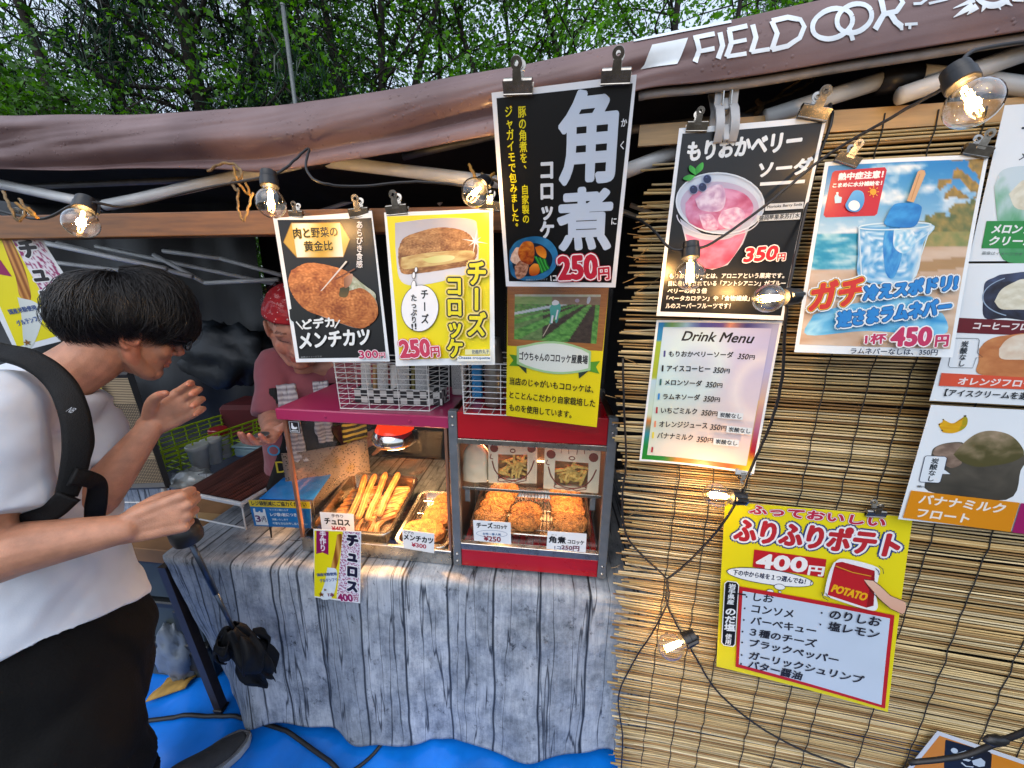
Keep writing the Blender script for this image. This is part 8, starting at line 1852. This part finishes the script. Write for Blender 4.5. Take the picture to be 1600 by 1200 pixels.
# ---------------------------------------------------------------- the vendor
VO = at_t(463, 512, 1.20); vf = unit((CO-VO)*A(1, 1, 0)); vf = unit(vf+A(-.12, 0, 0)); VF = unit(vf*math.cos(R(24))-A(0, 0, 1)*math.sin(R(24))); VU = unit(A(0, 0, 1)-VF*VF[2])
ve = thing('person', VO*A(1, 1, 0), 'vendor in pink T-shirt, black apron and red bandana holding out coins in an open palm', 'person')
mb = MB(); vp, vfr = head(mb, VO, VF, VU, .98)
vr = unit(np.cross(vf, A(0, 0, 1)));                       # her right side, left in the picture
vr = vr if vr[0] < 0 else -vr
vn = VO+A(0, 0, -.15)-vf*.07
limb(mb, [(vp(-.03, 0, -.02), .054), (vp(-.04, 0, -.08), .050), (vn, .058)], ref=VF)
S_r, S_l = at_t(432, 566, 1.27), at_t(585, 572, 1.36)
E_r = at_t(424, 650, 1.22); W_r = at_t(426, 674, 1.08); E_l = S_l+A(.04, .04, -.26); W_l = E_l+A(-.10, .20, -.10)
limb(mb, [(vn, .05), (vn+A(0, 0, -.3)-vf*.02, .08), (vn+A(0, 0, -.52)-vf*.05, .08), (A(vn[0], vn[1]-.0, .45)-vf*.06, .06), (A(vn[0], vn[1], .10)-vf*.06, .05)], ref=vr)
limb(mb, [(vn, .045), (S_r, .045), (S_r*.5+E_r*.5, .042), (E_r, .037), (E_r*.6+W_r*.4, .034), (W_r, .023, .026)])
limb(mb, [(vn, .045), (S_l, .045), (S_l*.5+E_l*.5, .042), (E_l, .037), (E_l*.6+W_l*.4, .034), (W_l, .023, .026)])
vt = hand(mb, W_r, at_t(404, 704, .985)-W_r+A(0, 0, .015), A(0, -.35, 1), 1, [.25, .30, .32, .36, .42], (.85, .4), .92, 1.5)
hand(mb, W_l, A(-1, .3, -.4), A(0, -1, 0), 1, [.3, .4, .4, .4, .4], (.6, .4), .92)
SKV = np.array(lin('#bd8670'))
def skin_v(p_):
    d = p_-VO; l_ = A(d@vfr[0], d@vfr[1], d@vfr[2])/.98; c_ = SKV.copy()
    if np.linalg.norm(d) < .2:
        if l_[0] > .080 and abs(l_[2]+.067) < .013 and abs(l_[1]) < .024: c_ = c_*A(.9, .48, .48)
        if l_[0] > .075 and abs(l_[2]-.031-.05*max(0, abs(l_[1])-.02)) < .0028 and .016 < abs(l_[1]) < .05: c_ = c_*A(.35, .28, .26)
        if l_[0] > .055 and abs(l_[2]-.000+.25*max(0, abs(l_[1])-.045)) < .0022 and .018 < abs(l_[1]) < .048: c_ = c_*A(.2, .15, .14)
        if abs(abs(l_[1])-.042) < .02 and abs(l_[2]+.03) < .02: c_ = c_*A(1.03, .88, .86)
    else:
        for tp in vt:
            if np.linalg.norm(p_-tp) < .02: c_ = c_*A(1.03, .80, .76)
    return c_
skinned(mb, 'body', M['skin'], .003, 5, .5, ve, None, skin_v)
hair('hair', VO, vfr, M['hair'], ve, .96, 1200, 5, lambda ph: 1.50+.1*math.sin(ph*7)+(.35 if math.cos(ph) < -.3 else 0), (.001, .004), .2)
M['bandana'] = None; m, t, p = newmat('red_bandana'); M['bandana'] = m
tc = N(t, 'ShaderNodeTexCoord'); vo = N(t, 'ShaderNodeTexVoronoi', i_Scale=70.0); t.links.new(tc.outputs['Object'], vo.inputs['Vector']); rp = N(t, 'ShaderNodeValToRGB'); e = rp.color_ramp.elements; e[0].position = .12; e[1].position = .2; e[0].color = (.6, .55, .55, 1); e[1].color = (*lin('#a51420'), 1); t.links.new(vo.outputs['Distance'], rp.inputs[0]); t.links.new(rp.outputs[0], p.inputs['Base Color']); p.inputs['Roughness'].default_value = .75
def vs_(th, ph, o): d = A(math.sin(th)*math.cos(ph), math.sin(th)*math.sin(ph), math.cos(th)); l_ = A(-.012, 0, .036)+d*(A(.100, .078, .094)+o); return vp(*l_)
mb = MB(); mb.grid(lambda u, v: vs_(.02+v*(1.34-.05*math.cos(2*math.pi*u)), 2*math.pi*u, .010+.003*nz(u*14, v*6)), 60, 20); o = mb.build('bandana', M['bandana'], ve, True); sd = o.modifiers.new('t', 'SOLIDIFY'); sd.thickness = .002
mb = MB(); mb.grid(lambda u, v: vs_(.02+v*1.05, 2*math.pi*u, .020+.008*nz(u*12, v*6, 4)), 50, 14); mb.build('plastic_hair_cap', M['sleeve'], ve, True)
M['pink'] = mat('faded_pink_cotton', '#97525c', .85, var=.1, scale=12, bump=.25, bscale=300, sheen=.2)
mb = MB()
limb(mb, [(vn+A(0, 0, -.04), .11, .065), (vn+A(0, 0, -.13), .155, .10), (vn+A(0, 0, -.3)-vf*.02, .165, .115), (vn+A(0, 0, -.52)-vf*.04, .19, .13)], ref=vr, n=34, cap1=False)
for S_, E_ in ((S_r, E_r), (S_l, E_l)): limb(mb, [(vn*.5+S_*.5+A(0, 0, -.02), .060), (S_, .058), (S_*.5+E_*.5, .056), (S_*.02+E_*.98, .058)], n=24, cap1=False)
skinned(mb, 't_shirt', M['pink'], .0065, 5, .5, ve, lambda x, y, z: .005*fb(x*9, y*9, z*9, 3))
mb = MB(); vz = vn
limb(mb, [(A(vz[0], vz[1], .84)-vf*.06, .165, .12), (A(vz[0]+.0, vz[1], .70)-vf*.06, .17, .13)], ref=vr, n=28)
for s_ in (-1, 1): limb(mb, [(A(vz[0], vz[1], .72)-vf*.06+vr*s_*.08, .095), (A(vz[0], vz[1], .45)-vf*.06+vr*s_*.09, .075), (A(vz[0], vz[1], .08)-vf*.06+vr*s_*.09, .06)], n=20)
skinned(mb, 'trousers', M['black_cloth'], .010, 4, .5, ve, lambda x, y, z: .006*fb(x*8, y*8, z*6))
for s_ in (-1, 1):
    q = A(vz[0], vz[1], .0)-vf*.08+vr*s_*.09; mb = MB((q, vf, -vr, A(0, 0, 1))); limb(mb, [((.0, 0, .06), .04), ((.08, 0, .055), .042), ((.17, 0, .045), .04, .03)], ref=(0, 1, 0)); skinned(mb, 'shoe', M['shoe'], .006, 4, .5, ve)
def chest(u, v, o):     # a sheet over the chest: u across her (right to left), v downwards
    x = (u-.5)*.36; z = -.02-.62*v; return vn+vr*(-x)+A(0, 0, z-.03)+vf*(.062+.075*math.cos(x*6.2)*min(1, v*4+.25)-.035*v+o)
def sheet_on(name, m_, u0, u1, v0, v1, o, th, parent, amp=.004):
    mb = MB(); mb.grid(lambda u, v: chest(u0(v) + (u1(v)-u0(v))*u, v0+(v1-v0)*v, o+amp*fb(u*3, v*5, u0(0)*9)), 16, 30, uvfn=lambda u, v: (u, v)); o_ = mb.build(name, m_, parent, True); sd = o_.modifiers.new('t', 'SOLIDIFY'); sd.thickness = th; return o_
M['apron'] = mat('black_apron', '#101013', .75, var=.2, scale=14, bump=.3, bscale=260)
ap = sheet_on('apron', M['apron'], lambda v: .30-.28*min(1, max(0, v*2.2-.25)), lambda v: .70+.28*min(1, max(0, v*2.2-.25)), .14, .98, .020, .002, ve)
for u_ in (.26, .74): sheet_on('apron_strap', M['apron'], lambda v: u_-.03, lambda v: u_+.03, -.02, .2, .022, .003, ap)
P_ = lambda u, v, o=.032: chest(u, v, o)
for txt, u_, v_, s_, c_ in (('O', .16, .32, .055, '#2f8fc0'), ('D', .20, .42, .060, '#c8b430'), ('A', .24, .52, .055, '#b02a3a'), ('S', .80, .36, .05, '#c8b430')):
    gv, gf = glyph(txt); mb = MB(); mb.add([chest(u_+q[0]*s_/.36*.9, v_-q[1]*s_/.62, .034+.0) for q in gv], gf); mb.build('apron_print', mat('apron_print_'+c_.strip('#'), c_, .6, var=.1), ap)
m, t, p = newmat('striped_towel'); M['towel'] = m
uv = N(t, 'ShaderNodeUVMap'); wv = N(t, 'ShaderNodeTexWave', i_Scale=5.0, bands_direction='Y', i_Distortion=1.0); t.links.new(uv.outputs[0], wv.inputs['Vector']); rp = N(t, 'ShaderNodeValToRGB'); e = rp.color_ramp.elements; e[0].color = (*lin('#8a8590'), 1); e[1].color = (*lin('#c4c4c8'), 1); t.links.new(wv.outputs['Fac'], rp.inputs[0]); t.links.new(rp.outputs[0], p.inputs['Base Color']); p.inputs['Roughness'].default_value = .95; n1 = N(t, 'ShaderNodeTexNoise', i_Scale=500.0); b = N(t, 'ShaderNodeBump', i_Strength=.5, i_Distance=.002); t.links.new(n1.outputs['Fac'], b.inputs['Height']); t.links.new(b.outputs[0], p.inputs['Normal'])
sheet_on('towel', M['towel'], lambda v: .30+.04*v, lambda v: .45+.03*v, -.04, .36, .040, .008, ve, .008); sheet_on('towel', M['towel'], lambda v: .58, lambda v: .70, -.04, .27, .040, .008, ve, .008)
m, t, p = newmat('black_yellow_stripes'); M['bee'] = m
uv = N(t, 'ShaderNodeUVMap'); wv = N(t, 'ShaderNodeTexWave', i_Scale=2.4, bands_direction='Y', i_Distortion=2.0); t.links.new(uv.outputs[0], wv.inputs['Vector']); rp = N(t, 'ShaderNodeValToRGB'); e = rp.color_ramp.elements; e[0].position = .55; e[1].position = .65; e[0].color = (.01, .01, .01, 1); e[1].color = (*lin('#b8a840'), 1); t.links.new(wv.outputs['Fac'], rp.inputs[0]); t.links.new(rp.outputs[0], p.inputs['Base Color'])
sheet_on('striped_scarf', M['bee'], lambda v: .78, lambda v: 1.0, .06, .30, .034, .004, ve)
m, t, p = newmat('lace_print'); M['lace'] = m
tc = N(t, 'ShaderNodeTexCoord'); vo = N(t, 'ShaderNodeTexVoronoi', i_Scale=130.0); vo2 = N(t, 'ShaderNodeTexVoronoi', i_Scale=14.0); t.links.new(tc.outputs['Object'], vo.inputs['Vector']); t.links.new(tc.outputs['Object'], vo2.inputs['Vector'])
rp = N(t, 'ShaderNodeValToRGB'); e = rp.color_ramp.elements; e[0].position = .22; e[1].position = .34; e[0].color = (*lin('#2a211c'), 1); e[1].color = (*lin('#7d6d62'), 1); t.links.new(vo.outputs['Distance'], rp.inputs[0])
rp2 = N(t, 'ShaderNodeValToRGB'); e = rp2.color_ramp.elements; e[0].position = .1; e[1].position = .3; e[0].color = (1, .9, .55, 1); e[1].color = (1, 1, 1, 1); t.links.new(vo2.outputs['Distance'], rp2.inputs[0]); mxl = N(t, 'ShaderNodeMix', data_type='RGBA', blend_type='MULTIPLY'); mxl.inputs[0].default_value = 1; t.links.new(rp.outputs[0], mxl.inputs[6]); t.links.new(rp2.outputs[0], mxl.inputs[7]); t.links.new(mxl.outputs[2], p.inputs['Base Color']); p.inputs['Roughness'].default_value = .9
sheet_on('lace_pocket', M['lace'], lambda v: .28, lambda v: .99, .30, .92, .046, .003, ve, .010)
# coins on the palm
pc_ = W_r+unit(at_t(404, 704, .985)-W_r+A(0, 0, .015))*.068+A(0, -.004, .019)
for k, (dx, dy) in enumerate(((0, 0), (.014, -.006), (.004, -.016))):
    mb = MB(); mb.lathe([(0, 0), (.0110, 0), (.0113, .0004), (.0113, .0013), (.0108, .0017), (.0095, .0014), (0, .0014)], pc_+A(dx, dy, .0018*k), A(.05, -.25, 1), 20); tag(mb.build('coin', mat('worn_coin', '#8d8f94', .35, .8, var=.2), None, True), ['lowest', 'middle', 'topmost'][k]+' silver coin on the vendor\'s open palm', 'coin', 'coins on the open palm')
